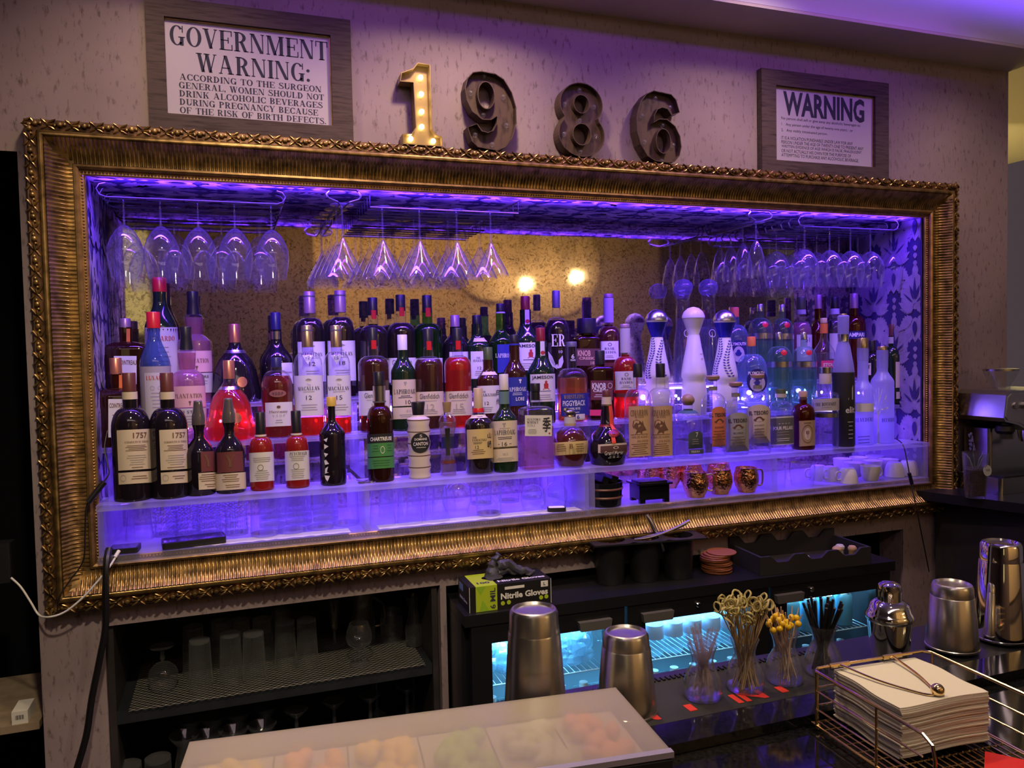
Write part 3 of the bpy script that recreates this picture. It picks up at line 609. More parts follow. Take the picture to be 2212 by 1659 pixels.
I_dk = mat('print_dark', (0.03, 0.025, 0.035), 0.8); I_red = mat('print_red', (0.45, 0.03, 0.03), 0.7); I_wh = mat('print_white', (0.75, 0.74, 0.72), 0.7); I_gold = mat('print_gold', (0.55, 0.42, 0.2), 0.4, 0.6); I_br = mat('print_brown', (0.16, 0.08, 0.04), 0.8); I_gr = mat('print_grey', (0.35, 0.32, 0.30), 0.8); I_bl = mat('print_blue', (0.02, 0.02, 0.22), 0.6); I_gn = mat('print_green', (0.03, 0.14, 0.04), 0.7)
G_clear = glass('bottle_clear', body=0.015, rim=0.22, refl=0.9, edge=0.5); G_dark = mat('dark_glass', (0.010, 0.007, 0.012), 0.05, spec=0.65); G_green = mat('green_dark_glass', (0.008, 0.022, 0.010), 0.06, spec=0.65); G_brownk = mat('brown_dark_glass', (0.035, 0.010, 0.006), 0.06, spec=0.65)
G_greent = glass('green_glass', tint=(0.30, 0.62, 0.25), body=0.14, bodycol=(0.05, 0.25, 0.04), rim=0.2); G_ltgreen = glass('pale_green_glass', tint=(0.72, 0.88, 0.82), body=0.10, bodycol=(0.35, 0.6, 0.55), rim=0.35)
G_brown = glass('brown_glass', tint=(0.30, 0.09, 0.05), body=0.25, bodycol=(0.14, 0.035, 0.02), rim=0.2)
G_frost = glass('frosted_glass', tint=(0.85, 0.85, 1.0), body=0.66, bodycol=(0.72, 0.72, 0.95), rim=0.2, rough=0.35, refl=0.2, trans=0.7)
G_whiteP = mat('white_porcelain', (0.78, 0.77, 0.75), 0.15, spec=0.6); G_frostw = mat('bamboo_porcelain', (0.62, 0.53, 0.50), 0.35)
Lq = lambda n, t, c, b: glass('liquid_' + n, tint=t, body=b, bodycol=c, rim=0.1, refl=0.25, trans=0.6)
Q_whisky = Lq('whisky', (0.26, 0.06, 0.03), (0.22, 0.035, 0.012), 0.22); Q_dark = Lq('dark_whisky', (0.06, 0.014, 0.012), (0.05, 0.009, 0.008), 0.35); Q_red = Lq('bright_red', (0.85, 0.04, 0.03), (0.75, 0.025, 0.018), 0.45); Q_amber = Lq('amber', (0.75, 0.30, 0.10), (0.7, 0.25, 0.08), 0.3); Q_pink = Lq('pink', (0.95, 0.55, 0.75), (0.9, 0.45, 0.6), 0.35); Q_water = Lq('clear_spirit', (0.93, 0.94, 1.0), (0.8, 0.8, 0.9), 0.03); Q_bitter = mat('bitters_red', (0.24, 0.012, 0.012), 0.12, spec=0.6); Q_ruby = Lq('ruby', (0.40, 0.06, 0.025), (0.30, 0.03, 0.012), 0.35)
def B(kind, label, row, cx, w, top, capb, capw, neckw, nb, sb, body, cap, labels=(), sh='r', prof=None, fill=None, sq=None, bands=(), capname='cap', group=None, base_in=1.5, cap_prof=None):
    y0, zb = ROW[row]; ym = sb + 50
    ax = at(cx, ym, y=y0); ax = Vector((ax.x, y0, zb)); s = mpp((ax.x, y0, at(cx, ym, y=y0).z))
    zz = lambda py, yy=y0: at(cx, py, y=yy).z - zb
    pb = 829.5 + (829.5 - 0) * 0; lo = top; hi = 1700
    for _ in range(40):
        mid = (lo + hi) / 2
        if zz(mid) > 0: lo = mid
        else: hi = mid
    base = lo
    if prof is None:
        prof = [(neckw / 2, capb - 1), (neckw / 2, nb)]
        for i in range(1, 9):
            t = i / 8
            if sh == 'r': a = t * pi / 2; prof.append((neckw / 2 + (w - neckw) / 2 * sin(a), nb + (sb - nb) * (1 - cos(a))))
            else: prof.append((neckw / 2 + (w - neckw) / 2 * (t * t * (3 - 2 * t)), nb + (sb - nb) * t))
        prof += [(w / 2, base - 4)]
    prof = [p for p in prof if p[1] < base - 3] + [(prof[-1][0], base - 3), (prof[-1][0] - base_in, base)]
    def RAD(py):
        if py <= prof[0][1]: return prof[0][0]
        for (r0, a), (r1, c) in zip(prof, prof[1:]):
            if a <= py <= c: return r0 + (r1 - r0) * (py - a) / max(c - a, 1e-6)
        return prof[-1][0]
    dv = Vector((CAM.x - ax.x, CAM.y - ax.y, 0)).normalized(); rv = Vector((-dv.y, dv.x, 0)); va = atan2(abs(dv.x), abs(dv.y))
    k = 1.0; fx = None
    if sq:
        k = 1.0 / (cos(va) + sq * sin(va)) * 1.08
        e = 0.28
        fx = lambda a: (k * math.copysign(abs(cos(a)) ** e, cos(a)), k * sq * math.copysign(abs(sin(a)) ** e, sin(a)))
    t = thing(kind, label, 'bottle', ax, 0, group)
    def surf(px, py, off=0.0, ang=None):
        R_ = flat[0] or RAD(py)
        if sq:
            yy = y0 - R_ * s * k * sq - off; P = at(px, py, y=yy)
            return (P.x - ax.x, yy - y0, P.z - zb)
        if ang is None: ang = asin(max(-0.99, min(0.99, (px - cx) / max(R_, 0.1))))
        d = (dv * cos(ang) + rv * sin(ang)) * (R_ * s + off)
        return (d.x, d.y, zz(py, y0 + d.y))
    n = 40 if sq else 28; flat = [0]
    pl = lambda P, sc=1.0: [(max(r * s * sc, 1e-4), zz(py)) for r, py in P[::-1]]
    b = MB(); b.lathe([(0.0, 0.0)] + pl(prof), n, fx=fx, close=False); glassy = b.build('glass_body', body, t)
    if fill:
        fy, fm = fill; P = [(RAD(fy) - 1.2, fy)] + [(r - 1.2, py) for r, py in prof if py > fy + 1]
        b = MB(); b.lathe([(1e-4, zz(base - 2.5))] + [(max(r * s, 1e-4), max(zz(py), zz(base - 2.5))) for r, py in P[::-1]] + [(1e-4, zz(fy))], n, fx=fx, close=False); b.build('liquid', fm, t)
    if cap:
        b = MB(); cp = cap_prof or [(capw / 2 - 0.8, top), (capw / 2, top + 1.2), (capw / 2, capb)]
        b.lathe([(1e-4, zz(capb + 0.3))] + [(r * s, zz(py)) for r, py in cp[::-1]] + [(1e-4, zz(cp[0][1]))], 24, close=False); b.build(capname, cap, t)
    for bd in bands:
        p0, p1, m, nm = bd[:4]; ex = bd[4] if len(bd) > 4 else 0.6
        b = MB(); P = [(RAD(p0) + ex, p0)] + [(r + ex, py) for r, py in prof if p0 < py < p1] + [(RAD(p1) + ex, p1)]
        b.lathe([(r * s, zz(py)) for r, py in P[::-1]], n, fx=fx, close=False); b.build(nm, m, t)
    for li_, lb in enumerate(labels):
        lof = 0.0006 + 0.00045 * li_; flat[0] = max(r for r, _ in prof) if len(lb) > 6 and 'f' in lb[6] else 0
        xl, xr, yt, yb, m, texts = lb[:6]; opt = lb[6] if len(lb) > 6 else ''
        lo = None
        if m is not None:
            b = MB(); nx, nyy = 20, 5 if 'c' not in opt else 8
            if 'e' in opt or 'a' in opt:      # ellipse or arched top
                cxl, cyl, rx_, ry_ = (xl + xr) / 2, (yt + yb) / 2, (xr - xl) / 2, (yb - yt) / 2
                if 'e' in opt: loop = [(cxl + rx_ * cos(2 * pi * i / 24), cyl + ry_ * sin(2 * pi * i / 24)) for i in range(24)]
                else:
                    hh = 0.30 * (xr - xl); loop = [(xl, yb), (xr, yb)] + [(cxl + rx_ * cos(pi * i / 10), yt + hh - hh * sin(pi * i / 10)) for i in range(11)]
                cyl = (yt + yb) / 2; nl = len(loop); K = 6; v = [surf(cxl, cyl, lof)]
                for kk in range(1, K + 1): v += [surf(cxl + (px - cxl) * kk / K, cyl + (py - cyl) * kk / K, lof) for px, py in loop]
                f_ = [(0, i + 1, (i + 1) % nl + 1) for i in range(nl)]
                for kk in range(K - 1): f_ += [(1 + kk * nl + i, 1 + (kk + 1) * nl + i, 1 + (kk + 1) * nl + (i + 1) % nl, 1 + kk * nl + (i + 1) % nl) for i in range(nl)]
                b.add(v, f_)
            else:
                R_ = RAD((yt + yb) / 2)
                def an(px): return asin(max(-0.985, min(0.985, (px - cx) / R_)))
                a0, a1 = an(xl), an(xr)
                if not sq:
                    if xl < cx - R_ + 2.5: a0 -= 0.6
                    if xr > cx + R_ - 2.5: a1 += 0.6
                v = []
                for j in range(nyy + 1):
                    py = yt + (yb - yt) * j / nyy
                    for i in range(nx + 1):
                        v.append(surf(xl + (xr - xl) * i / nx, py, lof) if sq else surf(0, py, lof, a0 + (a1 - a0) * i / nx))
                b.add(v, [(j * (nx + 1) + i, j * (nx + 1) + i + 1, (j + 1) * (nx + 1) + i + 1, (j + 1) * (nx + 1) + i) for j in range(nyy) for i in range(nx)])
            lo = b.build('paper_label' if m not in (None,) else 'label', m, t)
        groups = {}
        for tx in texts:
            sx, x, y, h, wd, font, ink = tx
            mbx = groups.setdefault(ink.name, (MB(), ink))[0]
            R_ = RAD(y); ac = None if sq else asin(max(-0.97, min(0.97, (x - cx) / R_)))
            def put(u, vv):
                if sq: return surf(x + u, y - vv, lof + 0.0006)
                return surf(0, y - vv, lof + 0.0008, max(-1.9, min(1.9, ac + u / R_)))
            if font == '-':
                random.seed(int(x * 7 + y))
                for i in range(sx):
                    yy = h / 2 - (i + 0.5) * h / sx; wl = wd * random.uniform(0.55, 1.0); hh = min(h / sx * 0.34, 1.3); m_ = 14
                    v = [put(-wl / 2 + wl * q / m_, yy + e_) for q in range(m_ + 1) for e_ in (hh / 2, -hh / 2)]
                    mbx.add(v, [(2 * q, 2 * q + 2, 2 * q + 3, 2 * q + 1) for q in range(m_)])
            elif font in 'oe':
                m_ = 20; ring = []
                for q in range(m_):
                    a = 2 * pi * q / m_; ring.append(put(wd / 2 * cos(a), h / 2 * sin(a)))
                if font == 'e': mbx.add([put(0, 0)] + ring, [(0, q + 1, (q + 1) % m_ + 1) for q in range(m_)])
                else:
                    kk = 1 - 1.6 / min(wd, h); inner = [put(kk * wd / 2 * cos(2 * pi * q / m_), kk * h / 2 * sin(2 * pi * q / m_)) for q in range(m_)]
                    mbx.add(ring + inner, [(q, (q + 1) % m_, m_ + (q + 1) % m_, m_ + q) for q in range(m_)])
            elif font == 'p':
                for poly in sx: mbx.add([put(a * wd, c_ * h) for a, c_ in poly], [tuple(range(len(poly)))])
            else:
                if font == 's' and not any(q.isdigit() or q in 'Ññ%' for q in sx): v, f, asp = serif_text(sx)
                else: v, f, asp = sans(sx, {'n': 0.0, 's': 0.0, 'b': 0.018, 'B': 0.035}[font])
                wd2 = wd or h * asp; mbx.add([put((a - 0.5) * wd2, (c_ - 0.5) * h) for a, c_ in v], f)
        for nm, (mbx, ink) in groups.items():
            mbx.build('lettering', ink, lo if lo is not None else glassy, smooth=False)
    return t, surf, ax, s, zz
BOX = lambda a, b_, c, d: [(a, c), (b_, c), (b_, d), (a, d)]
V_TRI = [[(-0.5, 0.5), (0.5, 0.5), (0, -0.5)]]
V_STAG = [[(-0.1, -0.5), (0.1, -0.5), (0.12, 0.0), (0.3, 0.15), (0.45, 0.5), (0.25, 0.3), (0.1, 0.25), (0.0, 0.45), (-0.1, 0.2), (-0.35, 0.3), (-0.45, 0.5), (-0.3, 0.12), (-0.12, 0.0)]]
V_RAM = [[(-0.5, 0.05), (-0.45, 0.4), (-0.2, 0.5), (0.05, 0.38), (0.1, 0.1), (-0.08, -0.05), (-0.1, 0.12), (-0.2, 0.2), (-0.32, 0.1), (-0.33, -0.1), (-0.18, -0.22), (-0.3, -0.5), (0.0, -0.35), (0.15, -0.5), (0.2, -0.3), (0.5, -0.25), (0.42, -0.12), (0.3, 0.1), (0.2, 0.45), (0.14, 0.15), (-0.04, 0.16), (-0.2, 0.3), (-0.38, 0.15), (-0.42, -0.1), (-0.3, -0.3)]]
V_HAT = [[(-0.5, 0), (-0.3, 0.15), (-0.2, 0.42), (0.0, 0.5), (0.2, 0.42), (0.3, 0.15), (0.5, 0), (0.35, -0.3), (0.0, -0.45), (-0.35, -0.3)]]
V_CREST = [[(-0.15, -0.5), (0.15, -0.5), (0.15, -0.1), (0.4, 0.1), (0.35, 0.4), (0.1, 0.3), (0.0, 0.5), (-0.1, 0.3), (-0.35, 0.4), (-0.4, 0.1), (-0.15, -0.1)]]
V_JUG = [[(-0.3, -0.4), (0.3, -0.4), (0.35, 0.1), (0.15, 0.22), (0.2, 0.4), (0.0, 0.5), (-0.2, 0.38), (-0.15, 0.22), (-0.35, 0.1)], [(-0.5, -0.5), (0.5, -0.5), (0.45, -0.42), (-0.45, -0.42)]]
V_BIRD = [[(-0.5, 0.5), (-0.2, 0.2), (0.0, -0.25), (0.1, -0.5), (-0.25, -0.3), (-0.45, 0.1)], [(0.15, -0.45), (0.2, 0.0), (0.45, 0.25), (0.5, -0.1), (0.35, -0.4)], [(-0.1, -0.4), (0.2, -0.45), (0.1, -0.2)]]
V_VERT = [[(-0.5, 0.46), (0.4, 0.5), (0.1, 0.40)], [(-0.4, 0.36), (0.5, 0.30), (-0.4, 0.24)], [(-0.5, 0.16), (0.4, 0.13), (-0.2, 0.06)], [(-0.5, -0.02), (-0.1, -0.0), (0.5, -0.1), (-0.3, -0.12)], [(-0.3, -0.20), (0.3, -0.16), (0.0, -0.28), (0.4, -0.3), (-0.4, -0.32)], [(-0.5, -0.36), (0.6, -0.38), (0.1, -0.5), (-0.3, -0.44)]]
# ---- front row, left to right
def vermouth(lab, cx, xo, xr, nm):
    B('vermouth_bottle', lab, 'F', cx, 78, 805, 846, 27, 29, 880, 926, G_dark, C_brown, [
        (xo, xr, 928, 1015, P_cream, [(nm, (xo + xr) / 2 + 12, 941, 12, 30, 'b', I_br), ('VERMOUTH DI TORINO', (xo + xr) / 2 + 6, 955, 4.2, 50, 's', I_br), (4, (xo + xr) / 2 + 4, 968, 14, 48, '-', I_br), (5, (xo + xr) / 2 + 4, 994, 24, 44, '-', I_gr), (1, (xo + xr) / 2 + 4, 1010, 4, 40, '-', I_br)]),
        (xo, xr, 1020, 1045, P_cream, [('p', xo + 9, 1032, 14, 12, 'o', I_gr), (2, (xo + xr) / 2 + 8, 1032, 10, 34, '-', I_br)])], bands=[(846, 862, P_cream, 'neck_label', 1.0)])
vermouth('large dark vermouth bottle with brown cap, leftmost on the front shelf', 285, 258, 323, '1757')
vermouth('large dark vermouth bottle with brown cap, second on the front shelf', 366, 348, 402, '1757')
def amaro(lab, cx, xo, xr, top):
    prof = [(8, top + 1), (10, top + 20), (13, top + 34), (13.5, top + 52), (10, top + 66), (11, top + 80), (24, top + 98), (30, top + 112), (30.5, 1065)]
    B('liqueur_bottle', lab, 'F', cx, 61, top, top + 3, 17, 17, top + 60, top + 110, G_dark, C_grey, [
        (xo, xr, 976, 1020, P_burg, [('Y', (xo + xr) / 2, 996, 26, 20, 's', I_br)]), (xo - 6, xr + 2, 1022, 1058, P_cream, [(4, (xo + xr) / 2, 1033, 18, 40, '-', I_br), (2, (xo + xr) / 2 + 4, 1050, 9, 34, '-', I_br)])],
        prof=prof, bands=[(top + 2, top + 52, glass('clear_foil', body=0.3, bodycol=(0.5, 0.45, 0.4)), 'foil')])
amaro('small dark liqueur bottle with burgundy label turned right, third on the front shelf', 433, 435, 463, 865)
amaro('small dark liqueur bottle with burgundy label facing forward, fourth on the front shelf', 498, 472, 524, 860)
def bitters(lab, cx, xo, xr, d, title):
    B('bitters_bottle', lab, 'F', cx, 50, 890 + d, 938 + d, 21, 23, 944 + d, 976 + d, Q_bitter, C_black, [
        (xo, xr, 977 + d, 1040 + d, P_white, ([('PEYCHAUD', (xo + xr) / 2 + 3, 983 + d, 7, 38, 's', I_dk)] if title else []) + [(3, (xo + xr) / 2, 993 + d, 12, 38, '-', I_gr), ('p', (xo + xr) / 2 - 3, 1010 + d, 13, 12, 'o', I_dk), (5, (xo + xr) / 2, 1026 + d, 22, 34, '-', I_gr)])], bands=[(938 + d, 942 + d, C_white, 'neck_ring', 0.3)])
bitters('red bitters bottle showing its side label, left of the other red bitters bottle', 566, 542, 591, 0, False)
bitters('red bitters bottle with its printed front label, right of the other red bitters bottle', 643, 620, 667, -3, True)
B('syrup_bottle', 'black bottle with a yellow screw cap and white lettering down its side', 'F', 719, 55, 857, 877, 21, 16, 905, 938, G_dark, C_yellow, [(700, 712, 945, 1040, None, [(V_VERT, 706, 992, 94, 11, 'p', I_wh)])], sh='s')
B('liqueur_bottle', 'green-labelled herbal liqueur bottle with silver foil neck, on the front shelf', 'F', 822, 56, 803, 833, 22, 24, 876, 912, G_brown, C_black, [
    (794, 850, 937, 957, P_black, [('CHARTREUSE', 824, 948, 8.5, 50, 'B', I_wh)]), (796, 849, 957, 986, P_green, [('p', 826, 972, 16, 9, 'o', I_wh), (3, 812, 968, 18, 18, '-', I_gn), (3, 840, 968, 18, 14, '-', I_gn)]), (796, 849, 988, 1012, P_green, [(3, 823, 1000, 16, 44, '-', I_gn)])],
    bands=[(833, 866, C_silver, 'foil', 1.5), (866, 869, C_grey, 'foil_ring', 2.5)], fill=(905, Q_dark))
B('liqueur_bottle', 'white bamboo-shaped ginger liqueur bottle with black stopper and oval black label', 'F', 905, 50, 867, 896, 29, 26, 900, 905, G_frostw, C_black, [
    (888, 928, 935, 978, P_black, [('DOMAINE', 909, 949, 5, 25, 'b', I_wh), ('CANTON', 909, 959, 7.5, 32, 'b', I_wh), ('S', 909, 942, 6, 5, 'n', I_wh), (1, 909, 967, 3, 26, '-', I_wh)], 'ef')],
    prof=[(13, 896), (14, 899), (24, 904), (25, 907), (22, 919), (25, 931), (22, 944), (25, 956), (22, 970), (25, 982), (22, 995), (25, 1007), (22, 1018), (24, 1028), (24, 1036)], bands=[(905, 907, P_brown, 'ring', 0.2), (930, 932, P_brown, 'ring', 0.2), (955, 957, P_brown, 'ring', 0.2), (981, 983, P_brown, 'ring', 0.2), (1006, 1008, P_brown, 'ring', 0.2)], cap_prof=[(14.5, 868), (15, 869), (12, 896)])
B('liqueur_bottle', 'slim fluted clear liqueur bottle with a dark band and upright lettering', 'F', 967, 38, 868, 890, 18, 13, 892, 900, G_clear, C_wood, [(956, 980, 944, 968, P_navy, []), (963, 971, 925, 984, P_black, [])], prof=[(7, 890), (8, 893), (15, 900), (19, 908), (18, 925), (13.5, 945), (13, 968), (15, 990), (17, 1010), (17.5, 1030)], fill=(912, Lq('pale', (0.9, 0.85, 0.72), (0.6, 0.5, 0.4), 0.15)), bands=[(993, 1000, C_brown, 'band', 0.4)], cap_prof=[(9.5, 868), (9.5, 872), (7.5, 890)])
B('whisky_bottle', 'amber whisky bottle with yellow label and tan cap, left of the cream-labelled green one', 'F', 1035, 60, 838, 882, 20, 25, 896, 920, G_clear, C_tan, [
    (1010, 1065, 927, 991, P_yel, [('THE', 1026, 945, 4, 10, 's', I_dk), ('YAMAZAKI', 1036, 950.5, 5, 31, 's', I_dk), ('12', 1031, 966, 7, 8, 's', I_dk), (2, 1032, 957, 5, 22, '-', I_dk), (3, 1033, 976, 12, 32, '-', I_br), ('山', 1057, 942, 12, 11, 'b', I_dk), ('崎', 1057, 961, 16, 12, 'b', I_dk)]), (1018, 1058, 896, 903, P_cream, [(1, 1038, 900, 3, 20, '-', I_dk)])], sh='s', prof=[(10, 880), (12.5, 888), (12.5, 893), (16, 900), (27, 908), (30, 918), (30, 1025)], fill=(893, Q_dark), bands=[(881, 890, C_red, 'neck_label', 0.5)])
B('whisky_bottle', 'dark green whisky bottle with tall cream label and white cap, on the front shelf', 'F', 1091, 54, 808, 843, 20, 22, 878, 906, G_green, C_cream, [
    (1066, 1118, 909, 965, P_cream, [('LAPHROAIG', 1091, 934, 10, 49, 's', I_dk), (V_CREST, 1090, 917, 10, 9, 'p', I_gr), (1, 1091, 925, 3, 30, '-', I_gr), (2, 1091, 946, 7, 32, '-', I_dk), ('16', 1090, 959, 9, 11, 's', I_dk), (1, 1078, 959, 3, 6, '-', I_dk), (1, 1102, 959, 3, 6, '-', I_dk)]), (1066, 1118, 965.5, 967.5, C_goldc, []), (1066, 1118, 969, 998, P_cream, [('1815', 1091, 981, 5, 11, 'n', I_gr), (3, 1091, 992, 9, 44, '-', I_gr)])], sh='s', bands=[(845, 872, li('teal', (0.12, 0.22, 0.24)), 'neck_label', 0.5)])
B('whisky_bottle', 'square clear whisky bottle with pale pink spirit and black cap, front shelf', 'F', 1158, 76, 828, 864, 21, 20, 877, 886, G_clear, C_black, [
    (1134, 1192, 897, 942, P_white, [('SUNTORY', 1153, 906, 5, 30, 's', I_dk), ('WHISKY', 1151, 912.5, 5, 25, 's', I_dk), ('TOKI', 1147, 919, 5, 17, 's', I_gr), ('季', 1181, 917, 32, 18, 'b', I_dk), (4, 1150, 932, 12, 22, '-', I_gr), ('p', 1187, 936, 4, 4, 'e', I_red)])], sq=0.72, fill=(922, Lq('rose_whisky', (0.92, 0.60, 0.62), (0.75, 0.4, 0.5), 0.25)), cap_prof=[(10, 828), (10.5, 829), (10.5, 845), (9.5, 846), (10, 864)])
t_bl = B('whisky_bottle', 'squat rounded amber whisky bottle with tan band label and horse stopper', 'F', 1232, 76, 897, 900, 18, 22, 906, 920, G_clear, C_goldc, [
    (1194, 1270, 954, 982, P_yel, [(4, 1212, 966, 18, 26, '-', I_br), (4, 1252, 968, 20, 28, '-', I_br), ('B', 1234, 964, 10, 8, 's', I_br)])], prof=[(11, 900), (12, 919), (18, 922), (30, 934), (37, 950), (38, 960), (36, 984), (30, 1000), (27, 1012)], fill=(930, Q_ruby), bands=[(900, 914, P_lgrey, 'neck_foil', 1.0), (914, 919, P_tan, 'neck_label', 0.8)], capname='stopper')
B('liqueur_bottle', 'round black orange-liqueur bottle with red ribbon and seal, front shelf', 'F', 1312, 84, 843, 857, 18, 21, 900, 930, G_dark, C_brown, [
    (1293, 1353, 959, 1001, P_cream, []), (1298, 1351, 963, 993, P_brown, [('Grand Marnier', 1328, 979, 9, 44, 'b', I_wh), ('p', 1330, 968, 6, 12, 'o', I_wh), (2, 1327, 988, 6, 36, '-', I_wh)]), (1317, 1326, 877, 918, P_ribbon, []), (1320, 1327, 916, 932, P_ribbon, []), (1321, 1329, 944, 959, P_ribbon, []), (1315, 1336, 928, 946, C_dred, [('p', 1325, 937, 12, 12, 'o', P_ribbon)], 'e')],
    prof=[(9.5, 857), (10.5, 877), (13, 895), (14, 917), (20, 925), (34, 938), (41, 955), (42, 975), (40, 1000), (37, 1010)], bands=[(857, 873, P_cream, 'neck_label', 0.8), (874, 876, C_goldc, 'neck_ring', 1.0), (915, 921, C_dred, 'wax_ring', 1.0)])
def cimarron(lab, cx, xl, xr):
    B('tequila_bottle', lab, 'F', cx, 60, 785, 815, 20, 20, 838, 868, G_clear, C_black, [
        (xl, xr, 877, 986, P_kraft, [('CIMARRON', (xl + xr) / 2, 892, 13, 38, 's', I_br), ('BLANCO', (xl + xr) / 2, 901, 4, 18, 's', I_br), (V_RAM, (xl + xr) / 2, 922, 32, 30, 'p', I_br), ('100% DE AGAVE', (xl + xr) / 2, 944, 5, 34, 's', I_br), (1, (xl + xr) / 2, 938.5, 3, 40, '-', I_br), ('JALISCO', (xl + xr) / 2 + 6, 953, 5, 24, 's', I_br), (6, (xl + xr) / 2, 970, 26, 38, '-', I_br)])], fill=(872, Q_water))
cimarron('clear tequila bottle with tan ram label, left of the pair with black caps', 1379, 1359, 1404)
cimarron('clear tequila bottle with tan ram label, right of the pair with black caps', 1428, 1406, 1451)
B('tequila_bottle', 'clear rounded tequila bottle with wooden ball stopper and slate label', 'F', 1487, 63, 852, 874, 30, 20, 886, 925, G_clear, C_wood, [(1487, 1517, 932, 970, P_slate, [('7', 1505, 940, 10, 6, 'b', I_wh), (3, 1502, 955, 14, 22, '-', I_gr)], 'a'), (1488, 1517, 972, 982, P_slate, [('TEQUILA', 1502, 977, 5, 20, 'b', I_wh)])], fill=(905, Q_water), cap_prof=[(3, 851), (10, 854), (14.5, 862), (14, 868), (9, 875)], capname='stopper', bands=[(884, 892, li('teal_dark', (0.05, 0.12, 0.16)), 'neck_label', 0.5)])
def tesoro(lab, cx, top, xl, xr, yt, yb, m, sub):
    B('tequila_bottle', lab, 'F', cx, 54, top, top + 12, 30, 17, top + 38, top + 62, G_clear, C_wood, [
        (xl, xr, yt, yb, m, [('EL TESORO', (xl + xr) / 2 + 2, yt + 18, 8.5, 42, 'b', I_dk), (V_HAT, (xl + xr) / 2 + 2, yt + 32, 12, 24, 'p', I_br), (sub, (xl + xr) / 2 + 2, yt + 45, 4, 20, 's', I_dk), (4, (xl + xr) / 2 + 2, yt + 62, 24, 34, '-', I_br)], 'a')], fill=(top + 55, Q_water), cap_prof=[(13, top), (14.5, top + 2), (14, top + 8), (8, top + 12)], capname='stopper', bands=[(top + 24, top + 32, li('olive', (0.25, 0.24, 0.17)), 'neck_label', 0.5)])
tesoro('clear tequila bottle with an orange label, left of the two paler-labelled ones', 1541, 811, 1538, 1566, 879, 965, P_orange, 'REPOSADO')
tesoro('clear tequila bottle with a grey-green label and wooden stopper, between orange and cream labels', 1590, 825, 1570, 1616, 891, 976, P_sage, 'BLANCO')
tesoro('clear tequila bottle with a cream hat label, left of the grey-labelled gin', 1637, 808, 1614, 1662, 874, 958, P_cream, 'AÑEJO')
B('gin_bottle', 'clear gin bottle with a dark grey label and green-topped cap', 'F', 1687, 52, 840, 859, 22, 18, 866, 888, G_clear, C_green, [(1664, 1711, 900, 961, P_white, []), (1666, 1711, 903, 959, P_grey, [('FOUR PILLARS', 1693, 925, 8, 44, 'B', I_wh), ('* * * *', 1694, 916, 4, 24, 'B', I_wh), (2, 1692, 937, 12, 34, '-', I_gr), (2, 1692, 950, 8, 34, '-', I_wh)])], fill=(880, Q_water), bands=[(850, 858, C_cream, 'cap_band', 2.2)])
B('gin_bottle', 'small brown apothecary gin bottle with cork and tan crest label', 'F', 1735, 48, 845, 857, 18, 16, 872, 896, Q_ruby, C_cork, [(1727, 1759, 909, 964, P_tan, [('p', 1744, 938, 40, 24, 'o', I_br), ('p', 1744, 938, 26, 14, 'e', P_cream), (V_CREST, 1744, 938, 18, 8, 'p', I_br), (1, 1744, 914, 4, 24, '-', I_br)])], fill=(878, Q_dark), bands=[(857, 863, glass('clear_foil', body=0.3), 'lip', 2.5)], capname='cork')
B('gin_bottle', 'square-shouldered clear gin bottle with a white upper label, right of the brown one', 'F', 1783, 55, 793, 829, 25, 22, 846, 853, G_clear, C_cream, [(1757, 1810, 861, 888, P_lgrey, [('THE BOTANIST', 1784, 873, 7, 44, 's', I_dk), (1, 1786, 880, 3, 20, '-', I_gr)])], fill=(853, Q_water), bands=[(891, 900, C_silver, 'painted_glow_ring', 0.4), (793, 806, C_silver, 'cap_ring', 2.0)])  # silver ring paints the light strip that shines through the bottle
B('vodka_bottle', 'tall conical vodka bottle, frosted above and black below, behind the frosted pair', 'F', 1822, 46, 678, 681, 16, 20, 720, 805, G_frost, C_goldc, [(1829, 1842, 838, 866, None, [([[(-0.5, -0.5), (0.5, -0.5), (0.5, 0.5)]], 1836, 848, 32, 12, 'p', P_lgrey), ('elit', 1836, 886, 14, 22, 'b', I_wh), (5, 1836, 930, 44, 14, '-', I_wh)])], prof=[(9, 681), (12, 683), (11, 721), (10, 736), (14, 750), (20, 785), (22.5, 806), (23, 975)], bands=[(722, 738, C_silver, 'silver_collar', 1.0), (804, 976, mat('matt_black', (0.022, 0.022, 0.024), 0.55), 'black_sleeve', 0.4)])
V_TREE = [[(-0.12, -0.5), (0.06, -0.5), (0.0, -0.1), (0.02, 0.05), (-0.06, 0.05), (-0.06, -0.1)], [(-0.05, 0.0), (0.0, 0.0), (-0.3, 0.45), (-0.34, 0.44)], [(-0.03, 0.05), (0.02, 0.05), (0.03, 0.5), (-0.01, 0.5)], [(-0.01, 0.02), (0.03, 0.02), (0.42, 0.35), (0.38, 0.37)], [(-0.16, 0.2), (-0.13, 0.18), (-0.38, 0.3), (-0.4, 0.28)], [(0.0, 0.25), (0.02, 0.22), (0.2, 0.46), (0.17, 0.48)], [(0.12, 0.12), (0.15, 0.1), (0.5, 0.12), (0.5, 0.15)], [(-0.14, 0.2), (-0.11, 0.2), (-0.12, 0.48), (-0.15, 0.48)]]
B('vodka_bottle', 'frosted vodka bottle with a painted glow above its middle, left of the tree-printed one', 'F', 1864, 43, 730, 752, 22, 22, 820, 842, G_frost, C_goldc, [(1845, 1886, 900, 915, None, [('BELVEDERE', 1866, 907, 8, 44, 's', I_bl), (3, 1866, 950, 20, 30, '-', I_bl)])], sh='s', bands=[(753, 780, glass('clear_neck', body=0.12), 'neck_ring', 1.0), (870, 888, mat('painted_glow', (0.85, 0.85, 0.92), 0.5), 'painted_glow_band', 0.3)])  # white band paints the light strip's glow onto the frosted glass
